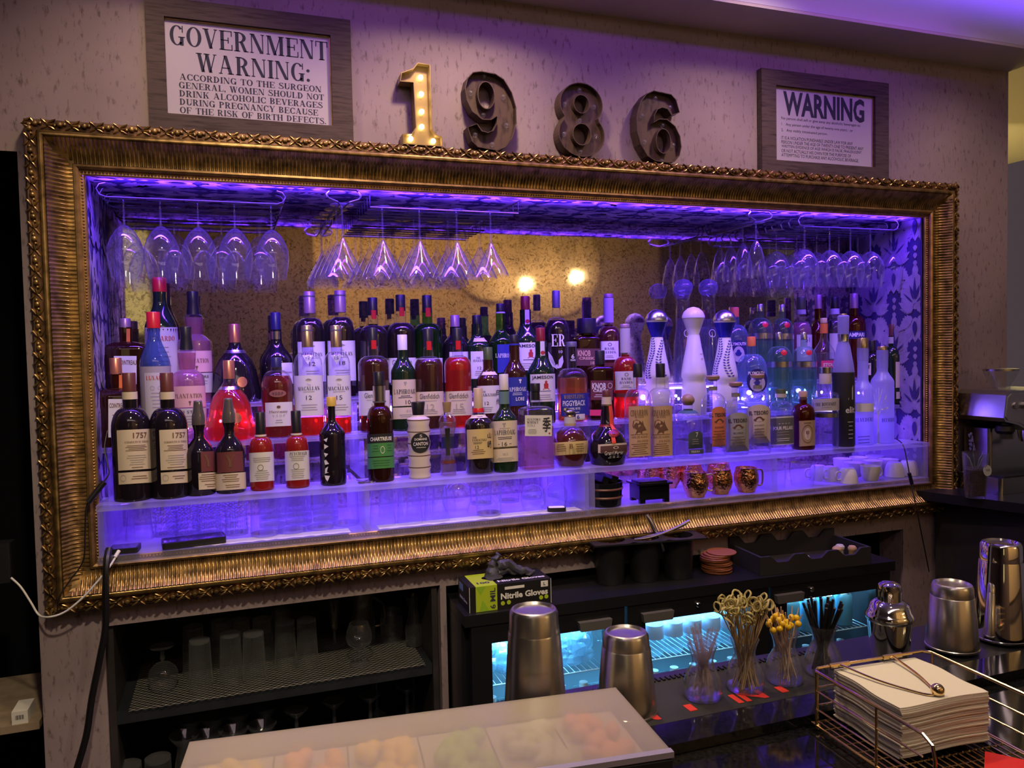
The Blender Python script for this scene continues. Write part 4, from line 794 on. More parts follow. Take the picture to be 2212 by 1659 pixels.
B('vodka_bottle', 'frosted vodka bottle with a bare tree print, rightmost on the front shelf', 'F', 1906, 47, 748, 757, 20, 22, 800, 826, G_frost, C_goldc, [(1884, 1928, 835, 960, None, [(V_TREE, 1899, 898, 122, 38, 'p', mat('print_pale', (0.80, 0.80, 0.90), 0.6)), ('BELVEDERE', 1921, 908, 8, 34, 's', I_bl)])], sh='s', bands=[(757, 795, glass('clear_neck', body=0.12), 'neck_ring', 1.0)])
# ---- middle row
B('liqueur_bottle', 'square brown orange-liqueur bottle with copper cap, leftmost on the middle tier', 'M', 255, 88, 773, 808, 24, 22, 838, 858, G_brown, C_copper, [(234, 272, 862, 945, P_white, [('COINTREAU', 254, 876, 10, 36, 'b', I_br), (6, 254, 915, 44, 26, '-', I_br)]), (257, 264, 810, 838, C_orange, [])], sq=0.9, fill=(840, Q_dark))  # orange neck strip paints a reflection inside the glass
B('liqueur_bottle', 'cherry liqueur bottle in straw wrap with red cap and red title, middle tier', 'M', 337, 62, 674, 709, 27, 24, 722, 790, glass('blue_green_glass', tint=(0.45, 0.6, 0.85), body=0.3, bodycol=(0.12, 0.22, 0.5)), C_red, [(316, 362, 805, 905, P_lgrey, [('LUXARDO', 340, 816, 9, 44, 's', I_red), ('p', 330, 838, 9, 9, 'o', I_gr), ('p', 345, 838, 9, 9, 'o', I_gr), (7, 340, 872, 54, 30, '-', I_gr)])], sh='s', bands=[(791, 935, P_straw, 'straw_wrap', 0.15)])
def rum(lab, row, cx, w, top, liq):
    d = top - 706
    B('rum_bottle', lab, row, cx, w, top, 756 + d, 24, 30, 798 + d, 822 + d, G_clear, C_black, [(cx - w / 2, cx + w / 2, 834 + d, 880 + d, P_pink, [('PLANTATION', cx + 1, 855 + d, 9, 60, 's', I_br), (V_CREST, cx + 3, 870 + d, 10, 6, 'p', I_br)]), (cx - w / 2, cx + w / 2, 882 + d, 925 + d, P_lgrey, [('3 STARS', cx + 8, 890 + d, 6, 40, 's', I_dk), (4, cx + 3, 908 + d, 24, 44, '-', I_gr)])], prof=[(13, 754 + d), (19, 759 + d), (19, 766 + d), (17, 792 + d), (16, 798 + d), (24, 803 + d), (33, 812 + d), (w / 2, 824 + d), (w / 2, 945 + d)], fill=(762 + d, liq), cap_prof=[(12, top), (12.5, top + 1), (11, top + 22), (14, top + 50)])
    return
rum('clear rum bottle with pink label and flared black stopper, middle tier', 'M', 407, 70, 706, Q_pink)
def cognac_xo(lab, row, cx, w, top, liq, body):
    d = top - 778; k = w / 105.0
    B('cognac_bottle', lab, row, cx, w, top, 818 + d, 24, 24, 835 + d, 905 + d, body, C_copper, [(cx + 2, cx + 22, 892 + d, 915 + d, C_copper, [], 'e')], prof=[(12, 818 + d), (13 * k, 826 + d), (20 * k, 838 + d), (34 * k, 855 + d), (42 * k, 875 + d), (47 * k, 905 + d), (52.5 * k, 930 + d), (50 * k, 946 + d)], fill=(842 + d, liq) if liq else None, bands=[(834 + d, 841 + d, C_silver, 'collar', 1.0)])
cognac_xo('bell-shaped cognac decanter glowing bright red, middle tier', 'M', 500, 105, 778, Q_red, G_clear)
B('cognac_bottle', 'rounded amber cognac bottle with pale violet square label, middle tier', 'M', 600, 66, 772, 793, 22, 24, 800, 838, G_clear, C_navy, [(575, 630, 869, 921, P_white, [('Hennessy', 602, 890, 8, 38, 'n', I_br), ('V S O P', 602, 898, 5, 26, 's', I_gr), (2, 602, 910, 10, 20, '-', I_gr), ('p', 602, 879, 6, 8, 'e', I_br)]), (584, 618, 842, 858, mat('raised_seal', (0.30, 0.12, 0.10), 0.3), [('V.S.O.P', 601, 850, 6, 22, 'b', I_dk)], 'e')], sh='r', fill=(812, Lq('red_amber', (0.55, 0.04, 0.03), (0.42, 0.02, 0.015), 0.4)))
def macallan(lab, row, cx, w, top, num, liq, fillpy, lx, rx, cap, seal, lm):
    d = top - 703
    B('whisky_bottle', lab, row, cx, w, top, 750 + d, 24, 24, 760 + d, 790 + d, G_clear, cap, [(lx, rx, 811 + d, 898 + d, lm, [('MACALLAN', (lx + rx) / 2, 839 + d, 8, 48, 's', I_dk), ('The', (lx + rx) / 2, 831 + d, 5, 8, 'n', I_gr), (V_HAT, (lx + rx) / 2, 820 + d, 5, 14, 'p', I_gr), (num, (lx + rx) / 2, 859 + d, 9, 12, 's', I_dk), (1, (lx + rx) / 2, 846 + d, 3, 36, '-', I_gr), (3, (lx + rx) / 2, 880 + d, 16, 40, '-', I_gr)]), (cx - 14, cx + 14, 766 + d, 788 + d, None, [(V_TRI, cx, 777 + d, 20, 28, 'p', seal), (num, cx, 773 + d, 6, 8, 's', I_dk)])], sh='r', fill=(fillpy, liq), bands=[(712 + d, 715 + d, C_grey, 'cap_line', 0.4)])
macallan('nearly empty whisky bottle, foot glowing red, left of its middle-tier twin', 'M', 667, 61, 703, '12', Q_red, 900, 637, 697, C_goldc, P_lgrey, P_white)
macallan('nearly empty whisky bottle, foot glowing red, right of its middle-tier twin', 'M', 729, 56, 703, '15', Q_red, 900, 709, 756, C_goldc, P_sage, P_white)
def glenf(lab, row, cx, w, top, capb, liq, fm, title, num, lm=P_white, body=None, lx=None, rx=None, sealm=None, cap=None):
    d = top - 710; lx = lx or cx - w / 2 + 2; rx = rx or cx + w / 2 - 1
    B('whisky_bottle', lab, row, cx, w, top, capb, 21, 22, 770 + d, 792 + d, body or G_clear, cap or C_black, [(lx, rx, 846 + d, 899 + d, lm, [(title, (lx + rx) / 2, 856 + d, 11, 44, 'n', I_dk), (1, (lx + rx) / 2, 866 + d, 3, 36, '-', I_gr), (num, (lx + rx) / 2 + 2, 880 + d, 14, 16, 's', I_gr), (3, (lx + rx) / 2, 889 + d, 12, 38, '-', I_gr)]), (cx - 3, cx + 7, 737 + d, 756 + d, sealm or C_red, [])], fill=(fm, liq) if liq else None)
glenf('rounded whisky bottle with dark cap behind the green-labelled liqueur, middle tier', 'M', 808, 66, 708, 748, Q_whisky, 776, 'Glenfiddich', '14')
B('whisky_bottle', 'dark green whisky bottle with white cap and cream label, middle tier', 'M', 872, 53, 723, 757, 21, 22, 768, 805, G_green, C_white, [(849, 898, 820, 877, P_cream, [('LAPHROAIG', 876, 846, 10, 52, 's', I_dk), (V_CREST, 876, 828, 9, 8, 'p', I_gr), (2, 876, 857, 7, 34, '-', I_dk), ('10', 881, 869, 9, 11, 's', I_dk)]), (849, 898, 880, 905, P_cream, [('1815', 881, 888, 5, 11, 'n', I_gr), (2, 876, 898, 8, 40, '-', I_gr)])], sh='s')
glenf('rounded dark whisky bottle with stag and cream label, middle tier', 'M', 927, 61, 710, 750, Q_whisky, 776, 'Glenfiddich', '12', P_cream)
glenf('rounded whisky bottle glowing vivid red, middle tier', 'M', 990, 58, 709, 749, Q_red, 772, 'Glenfiddich', '15', P_cream)
B('whisky_bottle', 'dark whisky bottle with wide violet-lit label and shoulder band, middle tier', 'M', 1056, 50, 750, 778, 20, 22, 795, 822, G_brownk, C_green, [(1033, 1080, 833, 893, P_white, [('HAKUSHU', 1056, 853, 6, 38, 's', I_dk), ('THE', 1046, 846, 4, 9, 's', I_dk), ('12', 1052, 871, 7, 9, 's', I_dk), (3, 1052, 884, 12, 28, '-', I_gr), ('白', 1075, 848, 12, 9, 'b', I_dk), ('州', 1075, 868, 14, 10, 'b', I_dk)]), (1044, 1076, 803, 810, P_cream, [])], sh='s')
B('whisky_bottle', 'dark whisky bottle with a deep blue label, middle tier', 'M', 1113, 50, 723, 741, 20, 22, 775, 808, G_brownk, C_black, [(1096, 1138, 815, 877, P_blue, [('LAPHROAIG', 1118, 841, 9, 46, 's', I_wh), (V_CREST, 1124, 823, 10, 8, 'p', I_wh), (2, 1118, 851, 7, 30, '-', I_wh), ('LORE', 1124, 862, 8, 20, 'b', I_wh)])], sh='s', bands=[(742, 746, P_blue, 'neck_band', 0.5)])
def jameson(lab, row, cx, w, top):
    d = top - 708
    B('whisky_bottle', lab, row, cx, w, top, 738 + d, 20, 24, 765 + d, 806 + d, G_green, C_dred, [(cx - w / 2 + 6, cx + w / 2, 808 + d, 868 + d, P_white, [('JAMESON', cx + 4, 816 + d, 9, 50, 'b', I_dk), (V_JUG, cx + 10, 832 + d, 20, 15, 'p', I_red), (1, cx + 8, 845 + d, 3, 30, '-', I_dk), (3, cx + 6, 858 + d, 14, 40, '-', I_gr)]), (cx - 1, cx + 8, 737 + d, 768 + d, P_white, [('p', cx + 4, 762 + d, 9, 9, 'e', I_red)])], sh='s')
jameson('green whiskey bottle with dark red capsule and white label, middle tier', 'M', 1170, 59, 708)
B('whisky_bottle', 'clear-necked amber rye bottle with slanted blue banner label, middle tier', 'M', 1237, 66, 738, 749, 22, 20, 795, 820, G_clear, C_grey, [(1212, 1268, 850, 898, P_blue, [('WHISTLEPIG', 1241, 857, 8, 46, 's', I_gold), ('PIGGYBACK', 1241, 871, 12, 52, 'b', I_wh), ('100% RYE', 1241, 883, 5, 24, 'b', I_wh), (1, 1241, 891, 4, 30, '-', I_wh)]), (1243, 1262, 895, 908, P_white, [('6', 1248, 901, 9, 6, 'b', I_bl)]), (1232, 1246, 762, 780, None, [('6', 1239, 770, 10, 6, 'b', I_wh), ('YEARS', 1239, 778, 4, 11, 'b', I_wh)])], fill=(817, Q_amber), capname='stopper')
B('bourbon_bottle', 'square amber bourbon bottle with maroon label, middle tier', 'M', 1297, 58, 757, 787, 21, 20, 790, 802, G_brown, C_black, [(1276, 1324, 822, 864, P_maroon, [('KNOB', 1294, 834, 14, 30, 'B', I_wh), ('CREEK', 1298, 844, 6, 34, 'B', I_wh), (2, 1298, 855, 8, 40, '-', I_wh), ('p', 1318, 833, 12, 10, 'o', I_wh)]), (1274, 1322, 885, 898, P_hot, [])], sq=0.6, fill=(806, Q_dark))
def basil(lab, row, cx, w, top, liq):
    d = top - 700
    B('bourbon_bottle', lab, row, cx, w, top, 708 + d, 20, 20, 770 + d, 800 + d, G_clear, C_mauve, [(cx - w / 2 + 5, cx + w / 2 - 6, 802 + d, 842 + d, P_white, [("BASIL", cx + 2, 818 + d, 5, 22, 's', I_dk), ('HAYDEN', cx + 1, 826 + d, 5, 28, 's', I_dk), ('p', cx + 2, 809 + d, 7, 8, 'o', I_dk), (2, cx + 1, 835 + d, 7, 24, '-', I_gr)])], bands=[(709 + d, 762 + d, P_lgrey, 'neck_wrap', 0.8), (848 + d, 856 + d, C_brown, 'belt', 0.6)], fill=(766 + d, liq))
basil('bright red bourbon bottle with pale neck wrap, middle tier', 'M', 1352, 55, 700, Q_red)
def talavera(lab, cx, top, collar, vine):
    V_VINE = []
    for i in range(17):
        t = i / 16; z = 0.5 - t; x = -0.42 + 0.1 * sin(t * 6)
        for sgn in (-1, 1): V_VINE.append([(x, z), (x + 0.08 * sgn, z + 0.035), (x + 0.17 * sgn, z + 0.034), (x + 0.11 * sgn, z + 0.004)])
    for i in range(14):
        t = i / 13; z = 0.45 - 0.9 * t; x = 0.42 - 0.5 * sin(t * 2.6) * 0.8
        for sgn in (-1, 1): V_VINE.append([(x, z), (x + 0.08 * sgn, z + 0.035), (x + 0.17 * sgn, z + 0.032), (x + 0.11 * sgn, z)])
    d = top - 668
    B('tequila_bottle', lab, 'M', cx, 55, top, 692 + d, 50, 26, 730 + d, 760 + d, G_whiteP, C_silver if collar else C_cream, [(cx - 24, cx + 26, 735 + d, 822 + d, None, [(V_VINE, cx + 2, 775 + d, 84, 40, 'p', I_bl)] if vine else [(2, cx + 16, 775 + d, 22, 8, '-', I_gold)])], prof=[(24, 692 + d), (23, 695 + d), (17, 712 + d), (12, 727 + d), (13, 730 + d), (17, 755 + d), (23, 785 + d), (27, 808 + d), (27.5, 818 + d), (24, 825 + d), (25, 832 + d), (27, 850 + d), (26, 900 + d)], bands=[(696 + d, 728 + d, C_blue, 'blue_collar', 0.7)] if collar else [], cap_prof=[(2, top), (12, top + 3), (20, top + 10), (24, top + 19), (24.5, 692 + d)], capname='dome_stopper')
talavera('white painted porcelain tequila bottle with blue collar, left of the plain white one', 1420, 668, True, True)
talavera('plain white porcelain tequila bottle with cream dome stopper', 1499, 663, False, False)
talavera('white painted porcelain tequila bottle with blue collar, right of the plain white one', 1566, 669, True, True)
def plymouth(lab, row, cx, w, top, lx, rx):
    d = top - 727
    B('gin_bottle', lab, row, cx, w, top, 748 + d, 18, 18, 765 + d, 800 + d, glass('pale_blue_glass', tint=(0.72, 0.82, 0.95), body=0.14, bodycol=(0.4, 0.55, 0.8), rim=0.35), C_orange, [(lx, rx, 797 + d, 850 + d, P_navy, [('PLYMOUTH', (lx + rx) / 2, 806 + d, 7, 36, 'B', I_wh)], 'e'), (lx + 6, rx - 5, 811 + d, 846 + d, P_lgrey, [(V_HAT, (lx + rx) / 2, 826 + d, 16, 14, 'p', I_bl)], 'e')])
plymouth('round-shouldered pale blue gin bottle with oval ship label and orange cap, middle tier', 'M', 1624, 64, 727, 1614, 1656)
def tanq(lab, row, cx, w, top):
    d = top - 718
    def fl(nm): pass
    B('gin_bottle', lab, row, cx, w, top, 734 + d, 13, 14, 748 + d, 778 + d, G_ltgreen, C_silver, [(cx + 4, cx + 16, 756 + d, 768 + d, C_red, [], 'e')], bands=[(781 + d, 793 + d, C_silver, 'silver_band', 0.8)] + [(797 + d, 900 + d, G_ltgreen, 'fluted_body', 0.5)], fill=(800 + d, Lq('green_gin', (0.70, 0.88, 0.80), (0.2, 0.45, 0.3), 0.25)))
tanq('pale green fluted gin bottle with red seal, left of its twin on the middle tier', 'M', 1683, 54, 718)
tanq('pale green fluted gin bottle with red seal, right of its twin on the middle tier', 'M', 1737, 52, 718)
B('vodka_bottle', 'clear vodka bottle with red neck and pink label, middle tier', 'M', 1780, 45, 687, 698, 14, 14, 728, 765, G_clear, C_tan, [(1775, 1803, 779, 795, P_hot, [('STOLI', 1790, 788, 7, 24, 'B', I_wh)])], sh='s', bands=[(699, 720, C_orange, 'neck_label', 1.0)], fill=(762, Q_water))
B('wine_bottle', 'dark green bottle with brown cap and white neck band, far right of the middle tier', 'M', 1928, 44, 700, 727, 15, 16, 748, 775, G_green, C_brown, [(1934, 1942, 782, 838, P_cream, []), (1935, 1942, 847, 862, P_cream, [])], bands=[(728, 742, P_lgrey, 'neck_label', 0.8)])
B('wine_bottle', 'dark bottle with a pale label half hidden between the two frosted bottles', 'M', 1884, 40, 735, 758, 14, 15, 762, 780, G_dark, C_black, [(1868, 1882, 784, 810, P_cream, [('ST', 1875, 792, 8, 12, 's', I_dk)])])
# ---- back row
B('liqueur_bottle', 'square brown orange-liqueur bottle with pinkish cap, leftmost on the back tier', 'B', 275, 84, 688, 708, 22, 24, 738, 756, G_brown, C_mauve, [(246, 295, 769, 830, P_white, [('COINTREAU', 275, 783, 10, 40, 'b', I_br)]), (273, 281, 710, 738, C_orange, [])], sq=0.9, fill=(745, Q_dark))  # orange strip on the neck is a painted inner reflection here too
B('liqueur_bottle', 'tall dark green cherry liqueur bottle with bright red cap, back tier', 'B', 350, 66, 600, 631, 28, 27, 650, 712, G_green, C_red, [(317, 382, 707, 835, P_lgrey, [('LUXARDO', 352, 731, 10, 52, 's', I_red), (7, 352, 780, 70, 36, '-', I_gr)])], sh='s')
rum('clear rum bottle with pink spirit and dark stopper, back tier', 'B', 422, 68, 630, Q_pink)
cognac_xo('bell-shaped dark cognac decanter with copper cap, back tier', 'B', 512, 105, 700, None, G_dark)
B('cognac_bottle', 'dark blue-black cognac bottle with navy cap and pale label, back tier', 'B', 600, 64, 675, 713, 21, 22, 735, 780, G_dark, C_navy, [(609, 636, 784, 830, P_white, [('Hennessy', 622, 805, 6, 28, 'n', I_br)])], sh='s', bands=[(716, 733, C_silver, 'collar', 0.5)])
macallan('dark whisky bottle with mauve cap and white label, left of its back-tier twin', 'B', 672, 59, 630, '12', Q_dark, 687, 645, 703, C_mauve, P_lgrey, P_white)
macallan('dark whisky bottle with mauve cap and white label, right of its back-tier twin', 'B', 738, 58, 628, '18', Q_dark, 685, 710, 768, C_mauve, P_lgrey, P_white)
glenf('dark whisky bottle with black cap, leftmost of three with red seals on the back tier', 'B', 808, 60, 643, 681, Q_dark, 700, 'Glenfiddich', '14')
glenf('dark whisky bottle with black cap, middle of three with red seals on the back tier', 'B', 868, 60, 637, 672, Q_dark, 698, 'Glenfiddich', '15')
glenf('green-necked whisky bottle with black cap, rightmost of three with red seals on the back tier', 'B', 925, 61, 638, 675, Q_dark, 700, 'Glenfiddich', '12', body=G_greent)
B('whisky_bottle', 'dark whisky bottle with pinkish metal cap, back tier', 'B', 985, 54, 681, 707, 20, 22, 718, 745, G_dark, C_mauve, [(972, 1012, 760, 800, P_white, [(3, 992, 775, 20, 30, '-', I_gr)])], sh='s')
B('whisky_bottle', 'dark green whisky bottle with shoulder band and pale label, back tier', 'B', 1032, 54, 681, 701, 20, 23, 722, 750, G_green, C_black, [(1018, 1050, 759, 818, P_white, [('THE', 1034, 773, 4, 9, 's', I_dk), ('HAKUSHU', 1038, 779, 5, 30, 's', I_dk), ('12', 1036, 795, 6, 8, 's', I_dk), (3, 1035, 806, 12, 22, '-', I_gr)]), (1025, 1058, 730, 738, P_cream, [])], sh='s')
B('whisky_bottle', 'green-necked whisky bottle with blue-black label, back tier', 'B', 1083, 52, 656, 675, 18, 20, 710, 740, G_greent, C_black, [(1075, 1105, 744, 805, P_blue, [('LAPHROAIG', 1092, 768, 9, 42, 's', I_wh)])], sh='s', fill=(722, Q_dark), bands=[(674, 677, P_white, 'neck_ring', 0.5)])
jameson('green whiskey bottle with dark red capsule and white label, back tier', 'B', 1137, 58, 640)
B('bourbon_bottle', 'dark bourbon bottle with slim grey cap and eagle print, back tier', 'B', 1203, 54, 628, 665, 17, 17, 686, 718, G_clear, C_grey, [(1180, 1226, 715, 800, None, [('ER', 1207, 735, 26, 30, 's', I_wh), ('10', 1211, 760, 6, 8, 's', I_wh), (V_BIRD, 1200, 778, 40, 34, 'p', P_lgrey)])], fill=(692, Q_dark))
B('bourbon_bottle', 'square bourbon bottle with wide black cap and brown label, back tier', 'B', 1268, 60, 688, 720, 42, 24, 724, 736, G_brown, C_black, [(1246, 1296, 753, 790, P_brown, [('KNOB', 1262, 763, 13, 28, 'B', P_kraft), ('CREEK', 1268, 774, 6, 34, 'B', P_kraft), ('18', 1280, 784, 7, 8, 'b', P_kraft)])], sq=0.6, fill=(745, Q_dark))
basil('amber bourbon bottle with violet-lit neck wrap, back tier', 'B', 1316, 52, 635, Q_ruby)
for lab, cx in (('tall clear tequila bottle with glass ball stopper, left of its twin on the back tier', 1477), ('tall clear tequila bottle with glass ball stopper, right of its twin on the back tier', 1531)):
    B('tequila_bottle', lab, 'B', cx, 46, 604, 634, 42, 26, 640, 700, G_clear, glass('glass_ball', body=0.25, rim=0.4, bodycol=(0.4, 0.4, 0.7)), [(cx, cx + 16, 712, 730, None, [('p', cx + 8, 720, 17, 15, 'o', I_wh)])], prof=[(18, 632), (14, 640), (13, 660), (14, 665), (15, 700), (20, 740), (22, 790), (23, 835)], fill=(690, Q_water), cap_prof=[(3, 603), (12, 606), (19, 613), (21, 621), (19, 630), (12, 637)], capname='ball_stopper')
plymouth('round-shouldered pale blue gin bottle with oval ship label, back tier', 'B', 1588, 58, 664, 1578, 1612)
tanq('pale green fluted gin bottle, left of its twin on the back tier', 'B', 1643, 50, 657)
tanq('pale green fluted gin bottle, right of its twin on the back tier', 'B', 1690, 47, 658)
B('gin_bottle', 'pinkish clear gin bottle with dark cap and white neck band, back tier', 'B', 1731, 43, 642, 668, 20, 18, 694, 720, G_clear, C_green, [(1722, 1752, 723, 780, P_lgrey, [('51', 1744, 734, 10, 10, 's', I_dk)])], bands=[(669, 679, P_lgrey, 'neck_band', 1.0)], fill=(697, Q_pink))
B('aperitif_bottle', 'slim red aperitif bottle with pink cap, back tier', 'B', 1768, 36, 637, 668, 14, 15, 690, 720, Q_ruby, C_mauve, [], sh='s', fill=(676, Q_ruby))
B('gin_bottle', 'clear bottle with black cap and white neck band, back tier', 'B', 1803, 38, 642, 667, 17, 18, 690, 715, G_clear, C_black, [(1793, 1822, 720, 775, P_lgrey, [])], bands=[(667, 679, P_white, 'neck_band', 1.0)])
B('aperitif_bottle', 'dark red aperitif bottle with pale capsule and navy label, back tier', 'B', 1845, 46, 634, 667, 17, 18, 682, 706, Q_ruby, C_mauve, [(1826, 1868, 715, 732, P_navy, [('CAMPARI', 1848, 723, 9, 40, 'B', I_wh)])], fill=(684, Q_dark))
# loose extras that hang on particular bottles: horse stopper, ribbon and wax seal
t, sf, ax, s, zz = t_bl
b = MB(); b.ball((0, 0, zz(891)), (13 * s, 9 * s, 7 * s), 12, 8); b.ball((-9 * s, 0, zz(887)), (6 * s, 4 * s, 6 * s), 10, 6); b.tube([(-3 * s, 0, zz(890)), (-7 * s, 0, zz(882)), (-12 * s, 0, zz(883)), (-14 * s, 0, zz(887))], [5 * s, 4 * s, 3 * s, 2 * s], 8)
b.tube([(8 * s, 0, zz(890)), (13 * s, 0, zz(896)), (11 * s, 0, zz(901))], [3 * s, 2 * s, 1.5 * s], 6); b.build('horse_figure', mat('pewter', (0.25, 0.24, 0.20), 0.3, 0.9), t)
# ------------------------------------------------------------------ hanging racks and stemware
ZR = 1.1275; RW = 0.0028
def arc_rack(name, label, loc, tubes, posts):
    t = thing(name, label, 'glass rack', loc); o = Vector(loc)
    for pts in tubes: MB().tube([Vector(p) - o for p in pts], RW, 8).build('rail', M_wire, t)
    for p in posts: MB().tube([Vector((p[0], p[1], ZR)) - o, Vector((p[0], p[1], NZ1 - 0.001)) - o], RW, 8).build('hanger', M_wire, t)
    return t
def rail_x(x0, x1, y, hook0=True, hook1=True):
    p = []
    if hook0: p += [(x0 + 0.012, y, ZR + 0.040), (x0 - 0.004, y, ZR + 0.036), (x0 - 0.012, y, ZR + 0.022), (x0 - 0.004, y, ZR + 0.006)]
    p += [(x0 + 0.012, y, ZR), (x1 - 0.012, y, ZR)]
    if hook1: p += [(x1 + 0.004, y, ZR + 0.006), (x1 + 0.012, y, ZR + 0.022), (x1 + 0.004, y, ZR + 0.036), (x1 - 0.012, y, ZR + 0.040)]
    return p
arc_rack('stemware_rack', 'chrome wire glass rack under the niche ceiling, far left over the wine glasses', (0.41, 0.19, ZR), [rail_x(0.160, 0.640, y) for y in (0.078, 0.142, 0.228, 0.292)], [])
def loop_y(x, y0, y1, wl=0.045):
    return [(x - 0.010, y1, ZR), (x - 0.010, y0 + 0.03, ZR), (x - 0.018, y0 + 0.008, ZR + 0.004), (x - wl, y0, ZR + 0.012), (x - wl - 0.006, y0, ZR + 0.024), (x - wl + 0.008, y0, ZR + 0.038), (x + wl - 0.008, y0, ZR + 0.038), (x + wl + 0.006, y0, ZR + 0.024), (x + wl, y0, ZR + 0.012), (x + 0.018, y0 + 0.008, ZR + 0.004), (x + 0.010, y0 + 0.03, ZR), (x + 0.010, y1, ZR)]
def back_hook(x, y1): return [(x, y1 - 0.002, ZR), (x, y1 + 0.01, ZR + 0.006), (x, y1 + 0.018, ZR + 0.022), (x, y1 + 0.01, ZR + 0.040)]
arc_rack('stemware_rack', 'single looped wire rack for cocktail glasses, left of the square wire rack', (0.815, 0.17, ZR), [loop_y(0.815, 0.012, 0.33), back_hook(0.805, 0.33), back_hook(0.825, 0.33)], [])
sq = []
for y in (0.062, 0.112, 0.162, 0.212, 0.262, 0.312):
    sq.append([(0.90, y, NZ1 - 0.003), (0.90, y, ZR), (1.385, y, ZR), (1.385, y, NZ1 - 0.003)])
sq.append([(1.385, 0.04, ZR + 0.038), (1.385, 0.34, ZR + 0.038)])
arc_rack('stemware_rack', 'wide square wire rack holding the cocktail glasses, middle of the niche', (1.14, 0.19, ZR), sq, [])
arc_rack('stemware_rack', 'single looped wire rack holding champagne flutes, right half of the niche', (2.30, 0.17, ZR), [loop_y(2.30, 0.012, 0.33), back_hook(2.29, 0.33), back_hook(2.31, 0.33)], [])
arc_rack('stemware_rack', 'chrome wire glass rack under the niche ceiling, far right over the wine glasses', (2.74, 0.19, ZR), [rail_x(2.53, 2.995, y) for y in (0.075, 0.130, 0.175, 0.230, 0.270, 0.322)], [])
def stem_glass(name, label, cat, foot_r, stem, prof, closed_lip=True):
    "hangs upside down: origin on top of the rails, foot just above, bowl below"
    t = thing(name, label, cat, (0, 0, -5))
    MB().lathe([(0.004, -0.001), (foot_r, 0.0005), (foot_r, 0.0022), (foot_r * 0.5, 0.003), (0.0, 0.0035)], 24, close=False).build('foot', M_glass, t)
    MB().lathe([(0.0042, -stem), (0.0030, -stem + 0.012), (0.0030, -0.012), (0.0042, -0.001)], 12, close=False).build('stem', M_glass, t)
    MB().lathe([(r, -stem - z) for r, z in prof], 30, close=False).build('bowl', M_glass, t)
    return t
WINE = [(0.0005, 0.0), (0.012, 0.004), (0.026, 0.018), (0.039, 0.040), (0.047, 0.065), (0.0485, 0.085), (0.046, 0.110), (0.041, 0.135), (0.0385, 0.150)]
MART = [(0.0005, 0.0), (0.006, 0.008), (0.012, 0.022), (0.030, 0.056), (0.050, 0.094), (0.0575, 0.112)]
FLUT = [(0.0005, 0.0), (0.010, 0.012), (0.020, 0.034), (0.030, 0.072), (0.034, 0.105), (0.0335, 0.140)]
RWIN = [(0.0005, 0.0), (0.014, 0.003), (0.032, 0.018), (0.046, 0.042), (0.053, 0.068), (0.053, 0.090), (0.048, 0.115), (0.042, 0.142)]
w0 = stem_glass('wine_glass', '', 'wine glass', 0.036, 0.074, WINE); m0 = stem_glass('martini_glass', '', 'cocktail glass', 0.036, 0.094, MART)
f0 = stem_glass('champagne_flute', '', 'champagne flute', 0.032, 0.058, FLUT); r0 = stem_glass('wine_glass', '', 'wine glass', 0.036, 0.086, RWIN)
USED = set()
def hang(proto, px, py, y, label, group, sc=None):
    x = at(px, py, y=y).x; loc = (x, y, ZR + RW + 0.0008)
    if proto.name not in USED:
        USED.add(proto.name); proto.location = loc; proto['label'] = label; proto['group'] = group; return proto
    return dup(proto, loc, 0, label, group, sc)
for i, px in enumerate((268, 347, 428, 507, 586)): hang(w0, px, 480, 0.110, 'large wine glass %s from the left in the front row of the far left rack' % ORD[i], 'wine glasses hanging from the left rack')
for i, px in enumerate((277, 376, 478, 561)): hang(w0, px, 500, 0.260, 'large wine glass, %s from the left in the back row of the far left rack' % ORD[i], 'wine glasses hanging from the left rack')
for i, (px, y) in enumerate(((740, 0.075), (727, 0.155), (714, 0.235), (703, 0.310))): hang(m0, px, 500, y, 'cocktail glass hanging from the looped wire rack, %s from the front' % ORD[i], 'cocktail glasses hanging in the niche')
for r, (y, row, nm) in enumerate(((0.087, (827, 907, 987, 1060), 'front'), (0.187, (817, 894, 968, 1036), 'middle'), (0.287, (798, 872, 943, 1007), 'back'))):
    for i, px in enumerate(row): hang(m0, px, 515, y, 'cocktail glass on the square wire rack, %s from the left in its %s row' % (ORD[i], nm), 'cocktail glasses hanging in the niche')
for i, (px, y) in enumerate(((1633, 0.070), (1605, 0.150), (1579, 0.230), (1555, 0.305))): hang(f0, px, 520, y, 'slim champagne flute hanging upside down, %s from the front' % ORD[i], 'champagne flutes hanging in the niche')
for i, (px, y) in enumerate(((1738, 0.102), (1792, 0.102), (1837, 0.102), (1880, 0.102))): hang(r0, px, 530, y, 'round wine glass, %s from the left in the front row of the far right rack' % ORD[i], 'wine glasses hanging from the right rack')
for i, (px, y) in enumerate(((1677, 0.202), (1721, 0.202), (1764, 0.202), (1812, 0.202), (1853, 0.202))): hang(r0, px, 540, y, 'round wine glass, %s from the left in the second row of the far right rack' % ORD[i], 'wine glasses hanging from the right rack', 0.95)
for i, (px, y) in enumerate(((1662, 0.296), (1698, 0.296), (1735, 0.296))): hang(r0, px, 540, y, 'round wine glass, %s from the left in the back row of the far right rack' % ORD[i], 'wine glasses hanging from the right rack', 0.95)
hang(w0, 1925, 540, 0.13, 'rightmost wine glass, hanging alone beside the damask wallpaper', 'wine glasses hanging from the right rack')
